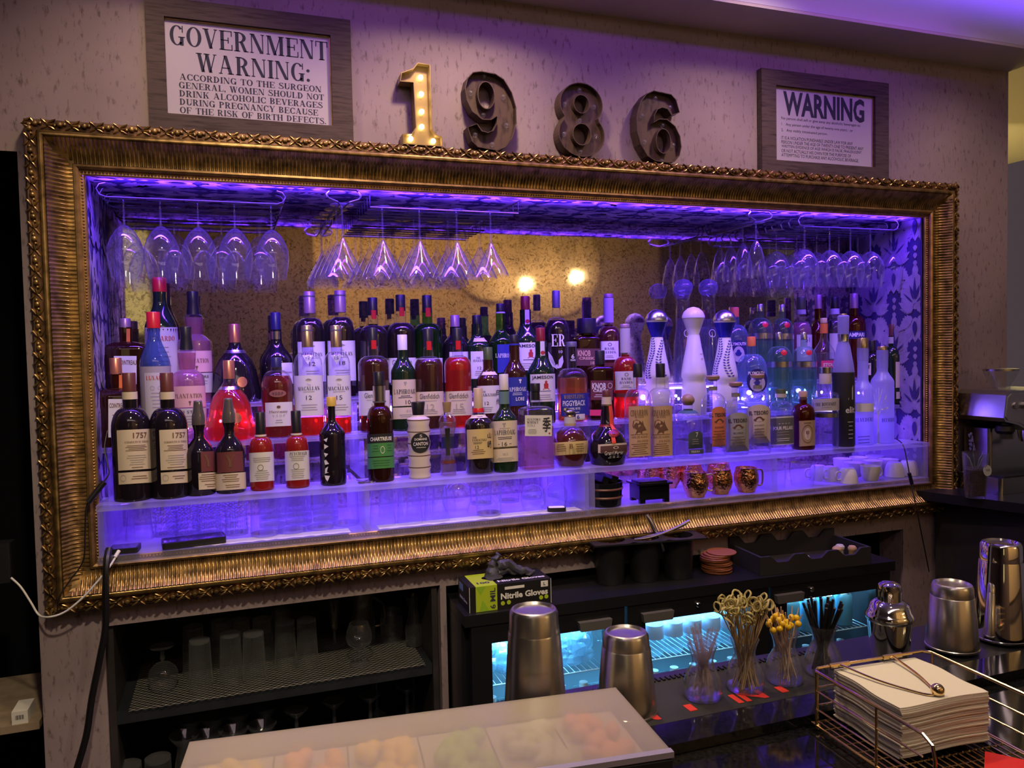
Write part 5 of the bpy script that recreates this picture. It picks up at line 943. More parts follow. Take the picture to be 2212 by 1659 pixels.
# ------------------------------------------------------------------ glassware in the acrylic boxes
def tumbler(name, label, cat, h, r0, r1, flutes=0, amp=0.0, up=True, waist=0.0, mat_=None, nb=16, base_t=0.008):
    "up=False stands on its rim"
    t = thing(name, label, cat, (0, 0, -5)); fx = None
    if flutes: fx = lambda a: ((1 + amp * cos(flutes * a)) * cos(a), (1 + amp * cos(flutes * a)) * sin(a))
    n = max(24, flutes * 4); pr = []
    for i in range(9):
        q = i / 8; z = h * q; r = r0 + (r1 - r0) * q - waist * sin(pi * q); pr.append((r, z))
    if not up: pr = [(r, h - z) for r, z in pr][::-1]
    MB().lathe(pr, n, fx=fx, close=False).build('wall', mat_ or M_glass, t)
    zb = base_t if up else h - base_t
    MB().lathe([(0.0005, 0.0005 if up else h - 0.0005), (r0 * 0.96, 0.0005 if up else h - 0.0005), (r0 * 0.97, zb), (0.0005, zb)], 20, close=False).build('thick_base', mat_ or M_glass, t)
    return t
def spread(proto, rows, z, label, group, rzf=None, scale=None):
    out = []
    for i, (px, y) in enumerate(rows):
        p = at(px, 1100 if z > 0 else 1420, y=y); x = at(px, 829.5 + (1690 * (CAM.z - z) / ((Vector((p.x, y, z)) - CAM).dot(FX))) - 50, y=y).x
        loc = (x, y, z); lab = label % ORD[i] if '%' in label else label
        if proto.name not in USED: USED.add(proto.name); proto.location = loc; proto['label'] = lab; proto['group'] = group; out.append(proto)
        else: out.append(dup(proto, loc, rzf(i) if rzf else 0, lab, group, scale))
    return out
M_gl2 = glass('pressed_glass', body=0.05, rim=0.25, refl=1.2, edge=0.30)
a = tumbler('tumbler', '', 'glass', 0.105, 0.028, 0.038, 10, 0.03, False, mat_=M_gl2)
spread(a, [(262, 0.20), (302, 0.13), (258, 0.29), (310, 0.27)], Z0 + 0.001, 'faceted tumbler standing on its rim at the left end of the box, %s of four', 'faceted tumblers in the left box')
def hob(label):
    t = tumbler('hobnail_tumbler', label, 'glass', 0.105, 0.034, 0.036, 0, 0, True, 0.004, M_gl2)
    b = MB()
    for j in range(6):
        for i in range(14):
            an = 2 * pi * (i + (j % 2) / 2) / 14; rr = 0.034 + 0.002 * (j / 6) - 0.004 * sin(pi * (0.12 + j * 0.14)); b.ball((rr * cos(an), rr * sin(an), 0.014 + j * 0.0145), (0.005, 0.005, 0.006), 6, 4)
    b.build('hobnails', M_gl2, t); return t
spread(hob(''), [(360, 0.15), (405, 0.13), (455, 0.11), (512, 0.08), (385, 0.24), (440, 0.22), (490, 0.20)], Z0 + 0.001, 'knobbly hobnail tumbler in the left box, %s of its cluster', 'hobnail tumblers in the left box')
a = tumbler('ribbed_tumbler', '', 'glass', 0.110, 0.040, 0.037, 24, 0.018, True, mat_=M_gl2)
spread(a, [(573, 0.035), (632, 0.045), (692, 0.055), (748, 0.075), (590, 0.145), (646, 0.155), (704, 0.165), (590, 0.26), (646, 0.26), (704, 0.26)], Z0 + 0.001, 'straight ribbed tumbler in the left box, %s of the ribbed group', 'ribbed tumblers in the left box')
a = tumbler('tumbler', '', 'glass', 0.116, 0.031, 0.041, 9, 0.03, False, mat_=M_gl2)
spread(a, [(827, 0.030), (886, 0.020), (944, 0.020), (845, 0.14), (905, 0.14), (960, 0.14), (850, 0.25), (915, 0.25)], Z0 + 0.001, 'tapered bar tumbler standing on its rim right of the first divider, %s of eight', 'tapered tumblers in the middle box')
t = thing('bowl_glass', 'round-bowled stemless glass standing on its rim, beside the cut-glass tumbler', 'glass', (at(987, 1100, y=0.10).x, 0.10, Z0 + 0.001)); MB().lathe([(0.036, 0), (0.046, 0.03), (0.050, 0.055), (0.044, 0.085), (0.028, 0.105), (0.0005, 0.112)], 28, close=False).build('bowl', M_gl2, t); MB().lathe([(0.022, 0.109), (0.022, 0.113), (0.0005, 0.113)], 20).build('base', M_gl2, t)
t = tumbler('cut_glass_tumbler', 'cut-glass tumbler with a diamond pattern, middle of the box', 'glass', 0.105, 0.040, 0.043, 0, 0, True, 0, M_gl2); t.location = (at(1056, 1095, y=0.025).x, 0.025, Z0 + 0.001)
b = MB()
for i in range(12):
    for sgn in (1, -1):
        b.tube([((0.0415) * cos(2 * pi * i / 12 + sgn * q * 0.9), 0.0415 * sin(2 * pi * i / 12 + sgn * q * 0.9), 0.028 + 0.05 * q) for q in (0, 0.25, 0.5, 0.75, 1)], 0.0011, 4)
b.build('cut_diamonds', M_gl2, t)
def goblet(name, label, loc, h=0.115, r=0.042):
    t = thing(name, label, 'glass', loc)
    MB().lathe([(r * 0.8, 0), (r, 0.03), (r * 0.96, 0.055), (r * 0.6, 0.078), (0.004, 0.086)], 28, close=False).build('bowl', M_gl2, t)
    MB().lathe([(0.004, 0.086), (0.0035, 0.094), (0.0045, h - 0.006)], 12, close=False).build('stem', M_gl2, t); MB().lathe([(0.0045, h - 0.006), (r * 0.75, h - 0.002), (r * 0.75, h), (0.0005, h)], 24, close=False).build('foot', M_gl2, t); return t
goblet('goblet', 'short round goblet upside down in the middle box, left of its twin', (at(1152, 1085, y=0.03).x, 0.03, Z0 + 0.001)); goblet('goblet', 'short round goblet upside down in the middle box, right of its twin', (at(1199, 1080, y=0.05).x, 0.05, Z0 + 0.001))
a = tumbler('tumbler', '', 'glass', 0.10, 0.036, 0.038, 0, 0, True, mat_=M_gl2)
spread(a, [(1243, 0.05), (1100, 0.20), (1150, 0.22), (1205, 0.22), (1040, 0.20)], Z0 + 0.001, 'plain clear tumbler at the back right of the middle box, %s of five', 'plain tumblers in the middle box')
# paper towels under the glasses
M_towel = mat('paper_towel', (0.74, 0.71, 0.68), 0.95, bump=0.5, bscale=300)
def towel(label, x0, x1, y0, y1, z):
    b = MB(); nx, ny = 40, 10; v = []
    random.seed(int(x0 * 100))
    for j in range(ny + 1):
        for i in range(nx + 1):
            e = 0.004 * sin(i * 1.7) * (j == 0); v.append((x0 + (x1 - x0) * i / nx, y0 + (y1 - y0) * j / ny + e, z + 0.0004 + 0.0003 * (1 + sin(i * 2.3 + j))))
    b.add(v, [(j * (nx + 1) + i, j * (nx + 1) + i + 1, (j + 1) * (nx + 1) + i + 1, (j + 1) * (nx + 1) + i) for j in range(ny) for i in range(nx)])
    tag(b.build('paper_towel', M_towel), label, 'paper towel')
towel('white paper towel lining the left glass box, under the phone', 0.30, 0.80, -0.036, 0.02, Z0); towel('white textured paper towel lining the middle glass box', 0.885, 1.55, -0.036, 0.02, Z0)
# phones, power bank, key fob, keys
def slab(name, label, cat, loc, rz, sx, sy, sz, screen, tilt=0, body=None):
    t = thing(name, label, cat, loc, rz)
    if tilt: t.rotation_euler = (radians(tilt), 0, rz)
    MB().rbox(-sx / 2, sx / 2, -sy / 2, sy / 2, 0, sz, 0.008).build('case', body or mat('rubber_black', (0.012, 0.012, 0.014), 0.5), t)
    MB().rbox(-sx / 2 + 0.004, sx / 2 - 0.004, -sy / 2 + 0.004, sy / 2 - 0.004, sz, sz + 0.0006, 0.007).build('screen', screen, t)
    return t
M_scr = mat('dark_screen', (0.01, 0.01, 0.016), 0.05, spec=0.8)
slab('mobile_phone', 'black phone in a thick case lying on the paper towel in the left box', 'phone', (0.368, 0.004, Z0 + 0.002), radians(7), 0.165, 0.078, 0.017, M_scr)
slab('power_bank', 'small dark power bank with two cables, at the left front corner of the box', 'power bank', (0.195, -0.012, Z0 + 0.002), radians(-4), 0.072, 0.062, 0.014, mat('pb_screen', (0.05, 0.05, 0.07), 0.15, spec=0.8))
slab('key_fob', 'small black key fob lying at the right front of the middle box', 'device', (1.468, -0.018, Z0 + 0.002), radians(-18), 0.060, 0.036, 0.012, mat('fob_face_glow', (0.3, 0.2, 0.3), 0.1, emit=(0.9, 0.6, 0.85), es=0.7))  # key fob, its face given an added glow
t = thing('keys', 'small bunch of keys lying on the front shelf beside the yellow-capped bottle', 'keys', (at(772, 1036, z=Z1).x, -0.010, Z1)); M_key = mat('key_metal', (0.3, 0.28, 0.28), 0.3, 0.9)
for i, an in enumerate((20, 55, 100)):
    M = Matrix.Translation((0, 0, 0.002 + 0.002 * i)) @ Matrix.Rotation(radians(an), 4, 'Z'); b = MB(); b.box(0.006, 0.040, -0.003, 0.003, -0.001, 0.001, M=M); b.lathe([(0.0005, -0.001), (0.010, -0.001), (0.010, 0.001), (0.0005, 0.001)], 14, M=M); b.build('key', M_key, t)
MB().tube([(0.012 * cos(q * 0.5) + 0.03, 0.012 * sin(q * 0.5) - 0.004, 0.003) for q in range(13)], 0.0012, 6, closed=False).build('key_ring', M_key, t)
# cables
M_cabw = mat('white_cable', (0.78, 0.77, 0.75), 0.4); M_cabb = mat('black_cable', (0.008, 0.008, 0.010), 0.4)
def smooth_path(P, k=6):
    P = [Vector(p) for p in P]; out = []
    for i in range(len(P) - 1):
        a, b_, c, d = P[max(i - 1, 0)], P[i], P[i + 1], P[min(i + 2, len(P) - 1)]
        for j in range(k):
            t = j / k; out.append(0.5 * ((2 * b_) + (c - a) * t + (2 * a - 5 * b_ + 4 * c - d) * t * t + (3 * b_ - a - 3 * c + d) * t ** 3))
    return out + [P[-1]]
def cable(name, label, P, r, m, plug=None):
    t = thing(name, label, 'cable', P[0]); o = Vector(P[0])
    MB().tube([p - o for p in smooth_path(P)], r, 8).build('cord', m, t)
    for (p, q, rr, mm) in plug or []: MB().tube([Vector(p) - o, Vector(q) - o], rr, 10).build('plug', mm, t)
    return t
P = lambda px, py, y: tuple(at(px, py, y=y))
cable('charging_cable', 'white charging cable drooping from the power bank across the gilt frame', [P(256, 1193, -0.048), P(238, 1222, -0.072), P(222, 1243, -0.080), P(180, 1290, -0.080), P(140, 1322, -0.075), P(105, 1333, -0.065), P(84, 1328, -0.030), P(66, 1300, -0.02), P(45, 1268, -0.01), P(24, 1248, 0.0)], 0.0026, M_cabw, [(P(257, 1190, -0.044), P(248, 1204, -0.058), 0.005, M_cabw)])
cable('power_cable', 'thick black cable falling from the power bank down past the glass cabinet', [P(234, 1188, -0.046), P(230, 1215, -0.075), P(228, 1260, -0.085), P(228, 1350, -0.085), P(216, 1420, -0.085), P(198, 1510, -0.085), P(186, 1590, -0.09), P(160, 1680, -0.10)], 0.0085, M_cabb, [(P(236, 1186, -0.044), P(231, 1208, -0.068), 0.0095, M_cabb)])
cable('light_lead', 'thin black lead with a switch at the left edge of the acrylic shelf', [P(232, 930, 0.02), P(226, 970, 0.0), P(234, 1010, -0.02), P(232, 1030, -0.040), P(190, 1085, -0.055), P(184, 1140, -0.055), P(180, 1210, -0.055), P(150, 1255, -0.06), P(128, 1290, -0.07), P(124, 1320, -0.07)], 0.0018, M_cabb, [(P(225, 1041, -0.046), P(190, 1085, -0.056), 0.008, M_cabb)])
cable('light_lead', 'thin black lead with an inline plug hanging at the right end of the shelf', [P(1930, 945, 0.02), P(1950, 960, -0.03), P(1960, 1000, -0.062), P(1968, 1045, -0.066), P(1976, 1080, -0.085), P(1990, 1150, -0.09), P(2000, 1200, -0.05), P(2007, 1235, -0.03)], 0.0022, M_cabb, [(P(1964, 1022, -0.066), P(1970, 1046, -0.068), 0.007, M_cabb)])
# ------------------------------------------------------------------ right box: tubs, mugs, cups
M_lac = mat('black_lacquer', (0.008, 0.008, 0.012), 0.12, spec=0.6); M_lacb = mat('lacquer_brown', (0.16, 0.06, 0.035), 0.35)
t = thing('lacquer_tub', 'round black lacquer tub with brown hoops, right of the middle divider', 'tub', (1.655, 0.012, Z0 + 0.001))
MB().lathe([(0.0005, 0), (0.058, 0), (0.064, 0.078), (0.064, 0.080), (0.060, 0.080), (0.056, 0.01), (0.0005, 0.01)], 36, close=False).build('tub_body', M_lac, t)
for z in (0.030, 0.058): MB().lathe([(0.0588 + z * 0.077, z - 0.004), (0.0612 + z * 0.077, z), (0.0588 + z * 0.077, z + 0.004)], 36, close=False).build('hoop', M_lacb, t)
for i, (x0, an, lb) in enumerate(((-0.018, 22, 'left'), (0.016, 22, 'right'))):
    b = MB(); M = Matrix.Translation((x0 + 1.650, 0.02, Z0 + 0.074)) @ Matrix.Rotation(radians(an), 4, 'Y'); b.box(-0.012, 0.012, -0.055, 0.07, 0.008, 0.030, 0, M); tag(b.build('lacquer_box', M_lac, smooth=False), 'shiny black lacquer box lying tilted in the hooped tub, on the ' + lb, 'box')
t = thing('lacquer_dish', 'black rectangular lidded box on feet, between the hooped tub and copper mugs', 'box', (1.825, 0.004, Z0 + 0.001), radians(-3))
MB().rbox(-0.056, 0.056, -0.044, 0.044, 0.012, 0.062, 0.006).build('dish_body', M_lac, t); MB().rbox(-0.066, 0.066, -0.052, 0.052, 0.062, 0.068, 0.008).build('lid', M_lac, t); MB().rbox(-0.052, 0.052, -0.038, 0.038, 0.068, 0.073, 0.006).build('lid_panel', M_lac, t)
for x in (-0.045, 0.045):
    for y in (-0.034, 0.034): MB().rbox(x - 0.010, x + 0.010, y - 0.009, y + 0.009, 0, 0.013, 0.003).build('foot', M_lac, t)
M_cop = mat('hammered_copper', (0.86, 0.46, 0.22), 0.14, 1.0, bump=1.0, bscale=110)
def mug(loc, rz, label):
    t = thing('copper_mug', label, 'mug', loc, rz)
    MB().lathe([(0.0005, 0), (0.030, 0), (0.031, 0.006), (0.040, 0.022), (0.0445, 0.042), (0.043, 0.062), (0.038, 0.082), (0.0385, 0.088), (0.036, 0.088), (0.035, 0.080), (0.0005, 0.012)], 32, close=False).build('body', M_cop, t)
    MB().tube(smooth_path([(0.037, 0, 0.076), (0.056, 0, 0.078), (0.064, 0, 0.066), (0.063, 0, 0.030), (0.054, 0, 0.020), (0.040, 0, 0.024)], 5), 0.0032, 8).build('handle', C_goldc, t); return t
m0_ = mug((at(1502, 1060, y=0.0).x, -0.002, Z0 + 0.001), radians(-20), 'hammered copper mug, leftmost of the three in front'); m0_['group'] = 'copper mugs in the right box'
for px, y, rz, lab in ((1555, 0.012, 75, 'hammered copper mug, middle one of the three in front'), (1612, 0.002, -8, 'hammered copper mug, rightmost of the three in front'), (1402, 0.215, 40, 'hammered copper mug standing behind the black lidded box, left'), (1445, 0.20, 10, 'hammered copper mug standing behind the black lidded box, right'), (1493, 0.17, 100, 'hammered copper mug in the back row behind the left front mug'), (1553, 0.15, 60, 'hammered copper mug in the back row behind the middle front mug')):
    dup(m0_, (at(px, 1035, y=y).x, y, Z0 + 0.001), radians(rz), lab)
def glass_mug(label, x, y, h, r, hnd):
    t = thing('glass_mug', label, 'mug', (x, y, Z0 + 0.001)); MB().lathe([(r * 0.86, 0), (r, h * 0.5), (r, h - 0.012), (r * 0.9, h), (0.0005, h)], 24, close=False).build('body', M_gl2, t)
    if hnd: MB().tube(smooth_path([(-r, 0, h * 0.25), (-r - 0.022, 0, h * 0.3), (-r - 0.024, 0, h * 0.65), (-r, 0, h * 0.75)], 4), 0.003, 7).build('handle', M_gl2, t)
glass_mug('tall clear glass upside down right of the copper mugs', at(1682, 1040, y=0.01).x, 0.01, 0.105, 0.026, False)
glass_mug('wide clear glass mug upside down between the tall glass and the white cups', at(1733, 1035, y=0.01).x, 0.01, 0.088, 0.046, True)
M_por = mat('white_porcelain_cup', (0.78, 0.77, 0.76), 0.2, spec=0.5)
def cup(loc, rz, label, up=True):
    t = thing('espresso_cup', label, 'cup', loc, rz); pr = [(0.0005, 0), (0.024, 0), (0.029, 0.008), (0.035, 0.030), (0.037, 0.056), (0.0345, 0.056), (0.032, 0.030), (0.0005, 0.008)]
    if not up: pr = [(r, 0.056 - z) for r, z in pr][::-1]
    MB().lathe(pr, 28, close=False).build('body', M_por, t)
    MB().tube(smooth_path([(0.032, 0, 0.014), (0.050, 0, 0.014), (0.057, 0, 0.028), (0.050, 0, 0.043), (0.034, 0, 0.044)], 4), 0.0034, 8).build('handle', M_por, t); return t
GC = 'white cups in the right box'
c0 = cup((at(1880, 1040, y=-0.005).x, -0.005, Z0 + 0.001), 0, 'upright white cup with its handle to the right, front of the cup group'); c0['group'] = GC
c1 = cup((at(1831, 1040, y=-0.008).x, -0.008, Z0 + 0.001), radians(180), 'white cup upside down with its handle to the left, front of the cup group', False); c1['group'] = GC
for i, (px, y, rz, up, z, lab) in enumerate(((1795, 0.05, 200, 0, 0, 'white cup upside down, second from the left end of the cups'), (1768, 0.09, 170, 0, 0, 'white cup upside down at the left end of the cups'), (1845, 0.09, 20, 1, 0, 'upright white cup in the second row, behind the upside-down front cup'),
        (1885, 0.10, 10, 1, 0, 'upright white cup in the second row, behind the upright front cup'), (1920, 0.10, 20, 1, 0, 'upright white cup in the second row, third from the left'), (1820, 0.20, 30, 1, 0, 'upright white cup at the back, leftmost of the back row'), (1855, 0.20, 0, 1, 0, 'upright white cup at the back, second of the back row'), (1890, 0.20, 0, 1, 0, 'upright white cup at the back, third of the back row'), (1922, 0.20, 0, 1, 0, 'upright white cup at the back, rightmost of the back row'))):
    dup(c0 if up else c1, (at(px, 1030, y=y).x, y, Z0 + 0.001 + z), radians(rz), lab)
dup(c1, (at(1962, 1030, y=0.03).x, 0.03, Z0 + 0.001), radians(150), 'white cup upside down at the right end of the box')
dup(c1, (at(1932, 1030, y=0.025).x, 0.025, Z0 + 0.001), radians(60), 'white cup upside down with a cloth beside it, second from the right end')
# ------------------------------------------------------------------ lower glass cabinet
M_shelf = mat('dark_shelf', (0.020, 0.024, 0.030), 0.5, noise=0.3, nscale=20); M_cabin = mat('cabinet_black', (0.012, 0.012, 0.016), 0.6)
ZS = -0.300; ZS2 = -0.640
t = thing('glass_cabinet', 'dark open cabinet for glasses in the wall under the left of the frame', 'cabinet', (0.60, 0, FLOOR + 0.02))
cz = FLOOR + 0.02
MB().box(-0.470, 0.468, 0.50, 0.512, 0.0, -0.056 - cz).build('back_panel', M_cabin, t, smooth=False)
for x in (-0.464, 0.450): MB().box(x, x + 0.018, 0.012, 0.50, 0.0, -0.056 - cz).build('side_panel', mat('cabinet_side', (0.035, 0.030, 0.032), 0.5, noise=0.3, nscale=14), t, smooth=False)
for z in (ZS, ZS2): MB().box(-0.446, 0.449, 0.020, 0.50, z - 0.036 - cz, z - cz).build('shelf_board', M_shelf, t, smooth=False)
def mesh_liner():
    b = MB(); x0, x1, y0, y1 = 0.185, 1.030, 0.010, 0.42; s = 0.0105; r = 0.0011; k = 0; y = y0
    while y < y1:
        xs = [x0 + i * s for i in range(int((x1 - x0) / s) + 1)]
        o = len(b.v)
        for i, x in enumerate(xs):
            zig = (0.0028 if (i + k) % 2 else -0.0028); yy = y + zig; w = 0.0010 * sin(x * 40 + y * 30)
            b.v += [(x, yy - r, ZS + 0.0022 + w * 0.5), (x, yy + r, ZS + 0.0022 + w * 0.5)]
        n = len(xs)
        for i in range(n - 1): b.f.append((o + 2 * i, o + 2 * i + 2, o + 2 * i + 3, o + 2 * i + 1)); b.m.append(0)
        for i in range(n):
            if (i + k) % 2: b.add([(xs[i] - r, y + 0.0028, ZS + 0.0022), (xs[i] + r, y + 0.0028, ZS + 0.0022), (xs[i] + r, y + 0.0090 - 0.0028, ZS + 0.0022), (xs[i] - r, y + 0.0090 - 0.0028, ZS + 0.0022)], [(0, 1, 2, 3)])
        y += 0.0090; k += 1
    o = b.build('shelf_liner', mat('liner_grey', (0.36, 0.35, 0.30), 0.7), smooth=False); tag(o, 'grey hexagonal mesh liner on the upper shelf of the glass cabinet', 'shelf liner')
mesh_liner()
ZG = ZS + 0.0035
def at_shelf(px, py, y, z): return (at(px, py, y=y).x, y, z)
a = tumbler('highball_glass', '', 'glass', 0.148, 0.029, 0.034, 12, 0.012, False, mat_=M_gdark); a['label'] = ''
def hi(rows, label, group, proto):
    for i, (px, py, y) in enumerate(rows):
        loc = at_shelf(px, py, y, ZG); lab = label % ORD[i]
        if proto.name not in USED: USED.add(proto.name); proto.location = loc; proto['label'] = lab; proto['group'] = group
        else: dup(proto, loc, i * 0.7, lab, group)
hi([(432, 1420, 0.085), (418, 1390, 0.215), (498, 1410, 0.105), (548, 1400, 0.085), (520, 1390, 0.225), (568, 1380, 0.205), (616, 1380, 0.150), (663, 1375, 0.145), (478, 1390, 0.235), (608, 1370, 0.28)], 'tall ribbed highball glass upside down on the mesh liner, %s of ten', 'highball glasses in the cabinet', a)
def snifter(label, loc, up):
    t = thing('brandy_snifter', label, 'glass', loc); h = 0.130; pr = [(0.0035, 0.046), (0.018, 0.050), (0.036, 0.066), (0.042, 0.084), (0.038, 0.106), (0.029, 0.130)]; ft = [(0.0005, 0.002), (0.034, 0.0), (0.034, 0.002), (0.012, 0.006), (0.006, 0.012)]; st = [(0.006, 0.012), (0.0055, 0.028), (0.008, 0.036), (0.0035, 0.046)]
    fl = (lambda q: q) if up else (lambda q: [(r, h - z) for r, z in q][::-1])
    MB().lathe(fl(pr), 28, close=False).build('bowl', M_glass, t); MB().lathe(fl(st), 14, close=False).build('stem', M_glass, t); MB().lathe(fl(ft), 24, close=False).build('foot', M_glass, t)
snifter('brandy snifter standing on its rim at the left of the upper cabinet shelf', at_shelf(352, 1450, 0.125, ZG), False); snifter('brandy snifter standing upright on the upper cabinet shelf', at_shelf(776, 1390, 0.095, ZG), True)
t = thing('glass_pitcher', 'clear glass pitcher at the back of the upper cabinet shelf, behind the upright snifter', 'pitcher', at_shelf(785, 1350, 0.27, ZG)); MB().lathe([(0.0005, 0), (0.038, 0), (0.040, 0.08), (0.030, 0.12), (0.032, 0.14), (0.045, 0.175)], 28, close=False).build('body', M_gdark, t); MB().tube(smooth_path([(0.040, 0, 0.05), (0.068, 0, 0.06), (0.07, 0, 0.12), (0.036, 0, 0.15)]), 0.004, 8).build('handle', M_gdark, t)
t = thing('glass_jar', 'clear glass jar at the back of the upper cabinet shelf, left of the slim carafe', 'jar', at_shelf(846, 1350, 0.25, ZG)); MB().lathe([(0.0005, 0), (0.036, 0), (0.038, 0.08), (0.033, 0.095), (0.033, 0.11)], 28, close=False).build('body', M_gdark, t); MB().lathe([(0.035, 0.096), (0.036, 0.100), (0.035, 0.104)], 24, close=False).build('neck_ring', M_gdark, t)
t = thing('carafe', 'slim clear carafe at the right end of the upper cabinet shelf', 'carafe', at_shelf(894, 1350, 0.185, ZG)); MB().lathe([(0.0005, 0), (0.028, 0), (0.030, 0.06), (0.018, 0.10), (0.015, 0.13), (0.026, 0.165)], 24, close=False).build('body', M_gdark, t); MB().lathe([(0.0005, 0.001), (0.028, 0.001), (0.028, 0.006), (0.0005, 0.006)], 20).build('dark_base', M_cabin, t)
t = thing('stemmed_glass', 'stemmed glass hanging back in the dark of the upper cabinet shelf, left of the pitcher', 'glass', at_shelf(722, 1350, 0.28, ZG)); MB().lathe([(0.0005, 0), (0.033, 0), (0.008, 0.006), (0.004, 0.02), (0.004, 0.05)], 20, close=False).build('foot', M_gdark, t); MB().lathe([(0.004, 0.05), (0.012, 0.06), (0.016, 0.12), (0.018, 0.17)], 20, close=False).build('bowl', M_gdark, t)
def sundae(label, loc, sc=1.0):
    t = thing('footed_glass', label, 'glass', loc)
    MB().lathe([(0.036, 0.0), (0.034, 0.07), (0.028, 0.12), (0.022, 0.15)], 24, close=False).build('bowl', M_gdark, t)
    MB().lathe([(0.022, 0.15), (0.021, 0.178), (0.0005, 0.180)], 20, close=False).build('stem', M_glass, t)
    MB().lathe([(0.021, 0.165), (0.042, 0.196), (0.044, 0.200), (0.042, 0.2005), (0.020, 0.172)], 28, close=False).build('foot', M_glass, t); return t
s0 = sundae('footed glass upside down on the lower cabinet shelf, first of eight', at_shelf(398, 1580, 0.12, ZS2 + 0.001)); s0['group'] = 'footed glasses on the lower cabinet shelf'
for i, (px, y) in enumerate(((448, 0.10), (505, 0.10), (566, 0.10), (412, 0.23), (462, 0.22), (515, 0.22), (575, 0.23))): dup(s0, at_shelf(px, 1580, y, ZS2 + 0.001), 0, 'footed glass upside down on the lower cabinet shelf, %s of eight' % ORD[i + 1])
a = tumbler('tumbler', '', 'glass', 0.155, 0.036, 0.038, 0, 0, False, mat_=M_gdark)
for i, (px, y) in enumerate(((340, 0.10), (275, 0.09))):
    lab = 'plain glass upside down, left of the lower cabinet shelf, %s' % ('right one of the two' if i == 0 else 'left one of the two')
    if i == 0: a.location = at_shelf(px, 1620, y, ZS2 + 0.001); a['label'] = lab; a['group'] = 'plain glasses on the lower cabinet shelf'
    else: dup(a, at_shelf(px, 1620, y, ZS2 + 0.001), 0, lab, 'plain glasses on the lower cabinet shelf')
for i, (px, y) in enumerate(((640, 0.12), (722, 0.14), (800, 0.14), (880, 0.16), (815, 0.26), (895, 0.28))):
    t = thing('stemmed_glass', 'dim stemmed glass upside down on the lower cabinet shelf, %s from the left' % ORD[i], 'glass', at_shelf(px, 1540, y, ZS2 + 0.001), 0, 'stemmed glasses on the lower cabinet shelf')
    MB().lathe([(0.034, 0.0), (0.038, 0.05), (0.03, 0.09), (0.006, 0.11)], 24, close=False).build('bowl', M_gdark, t); MB().lathe([(0.006, 0.11), (0.0055, 0.19)], 12, close=False).build('stem', M_gdark, t); MB().lathe([(0.0055, 0.19), (0.020, 0.202), (0.036, 0.218), (0.034, 0.219), (0.0005, 0.196)], 24, close=False).build('foot', M_gdark, t)
# left recess: shelf, small box, wall device
tag(MB().box(-0.98, -0.034, 0.02, 0.40, -0.312, -0.292).build('wooden_shelf', mat('pale_board', (0.34, 0.26, 0.18), 0.6, noise=0.2, nscale=30), smooth=False), 'pale wooden board in the dark recess left of the wall', 'shelf')
t = thing('carton', 'small white carton with a barcode on the pale wooden board', 'box', (-0.080, 0.045, -0.292)); MB().box(-0.019, 0.019, -0.02, 0.06, 0, 0.034).build('box_body', M_paper, t, smooth=False); b = MB()
for i in range(9): b.box(-0.010 + i * 0.0022, -0.010 + i * 0.0022 + (0.0013 if i % 3 else 0.0007), -0.0206, -0.0202, 0.012, 0.024)
b.build('barcode', M_ink, t, smooth=False)
t = thing('wall_device', 'black boxy device at the left edge, plugged to the white cable', 'device', (-0.115, 0.01, 0.095)); MB().rbox(-0.06, 0.035, 0.0, 0.05, 0.0, 0.105, 0.006).build('housing', M_black, t); MB().box(0.0, 0.006, -0.0015, 0.0, 0.046, 0.060).build('indicator', mat('pale_mark', (0.4, 0.4, 0.45), 0.5), t, smooth=False)
# ------------------------------------------------------------------ bottle cooler
CZ = -0.090
cool = thing('bottle_cooler', 'black back-bar cooler with three glass doors glowing icy blue', 'cooler', (1.098, -0.165, FLOOR + 0.001), radians(-1.6))
H = CZ - FLOOR - 0.001; CW = 1.57
M_cool = mat('cooler_black', (0.010, 0.010, 0.012), 0.35); M_cin = mat('cooler_inside', (0.70, 0.76, 0.80), 0.5)
MB().box(0, CW, -0.032, 0.52, H - 0.034, H).build('top_panel', M_cool, cool, smooth=False)
for x in (0, CW - 0.03): MB().box(x, x + 0.03, 0.012, 0.52, 0.0, H - 0.03).build('side_wall', M_cool, cool, smooth=False)
MB().box(0.03, CW - 0.03, 0.50, 0.52, 0.0, H - 0.03).build('back_wall', M_cin, cool, smooth=False); MB().box(0.03, CW - 0.03, 0.012, 0.50, 0.0, 0.12).build('bottom', M_cool, cool, smooth=False)
M_pane = glass('door_pane', tint=(0.90, 0.96, 1.0), body=0.02, rim=0.05, refl=0.4, rough=0.02)
M_ledc = emit('cooler_led', (0.55, 0.92, 1.0), 9)
DO = [(0.02, 0.515, 0.39), (0.525, 1.045, 0.10), (1.055, 1.55, 0.065)]
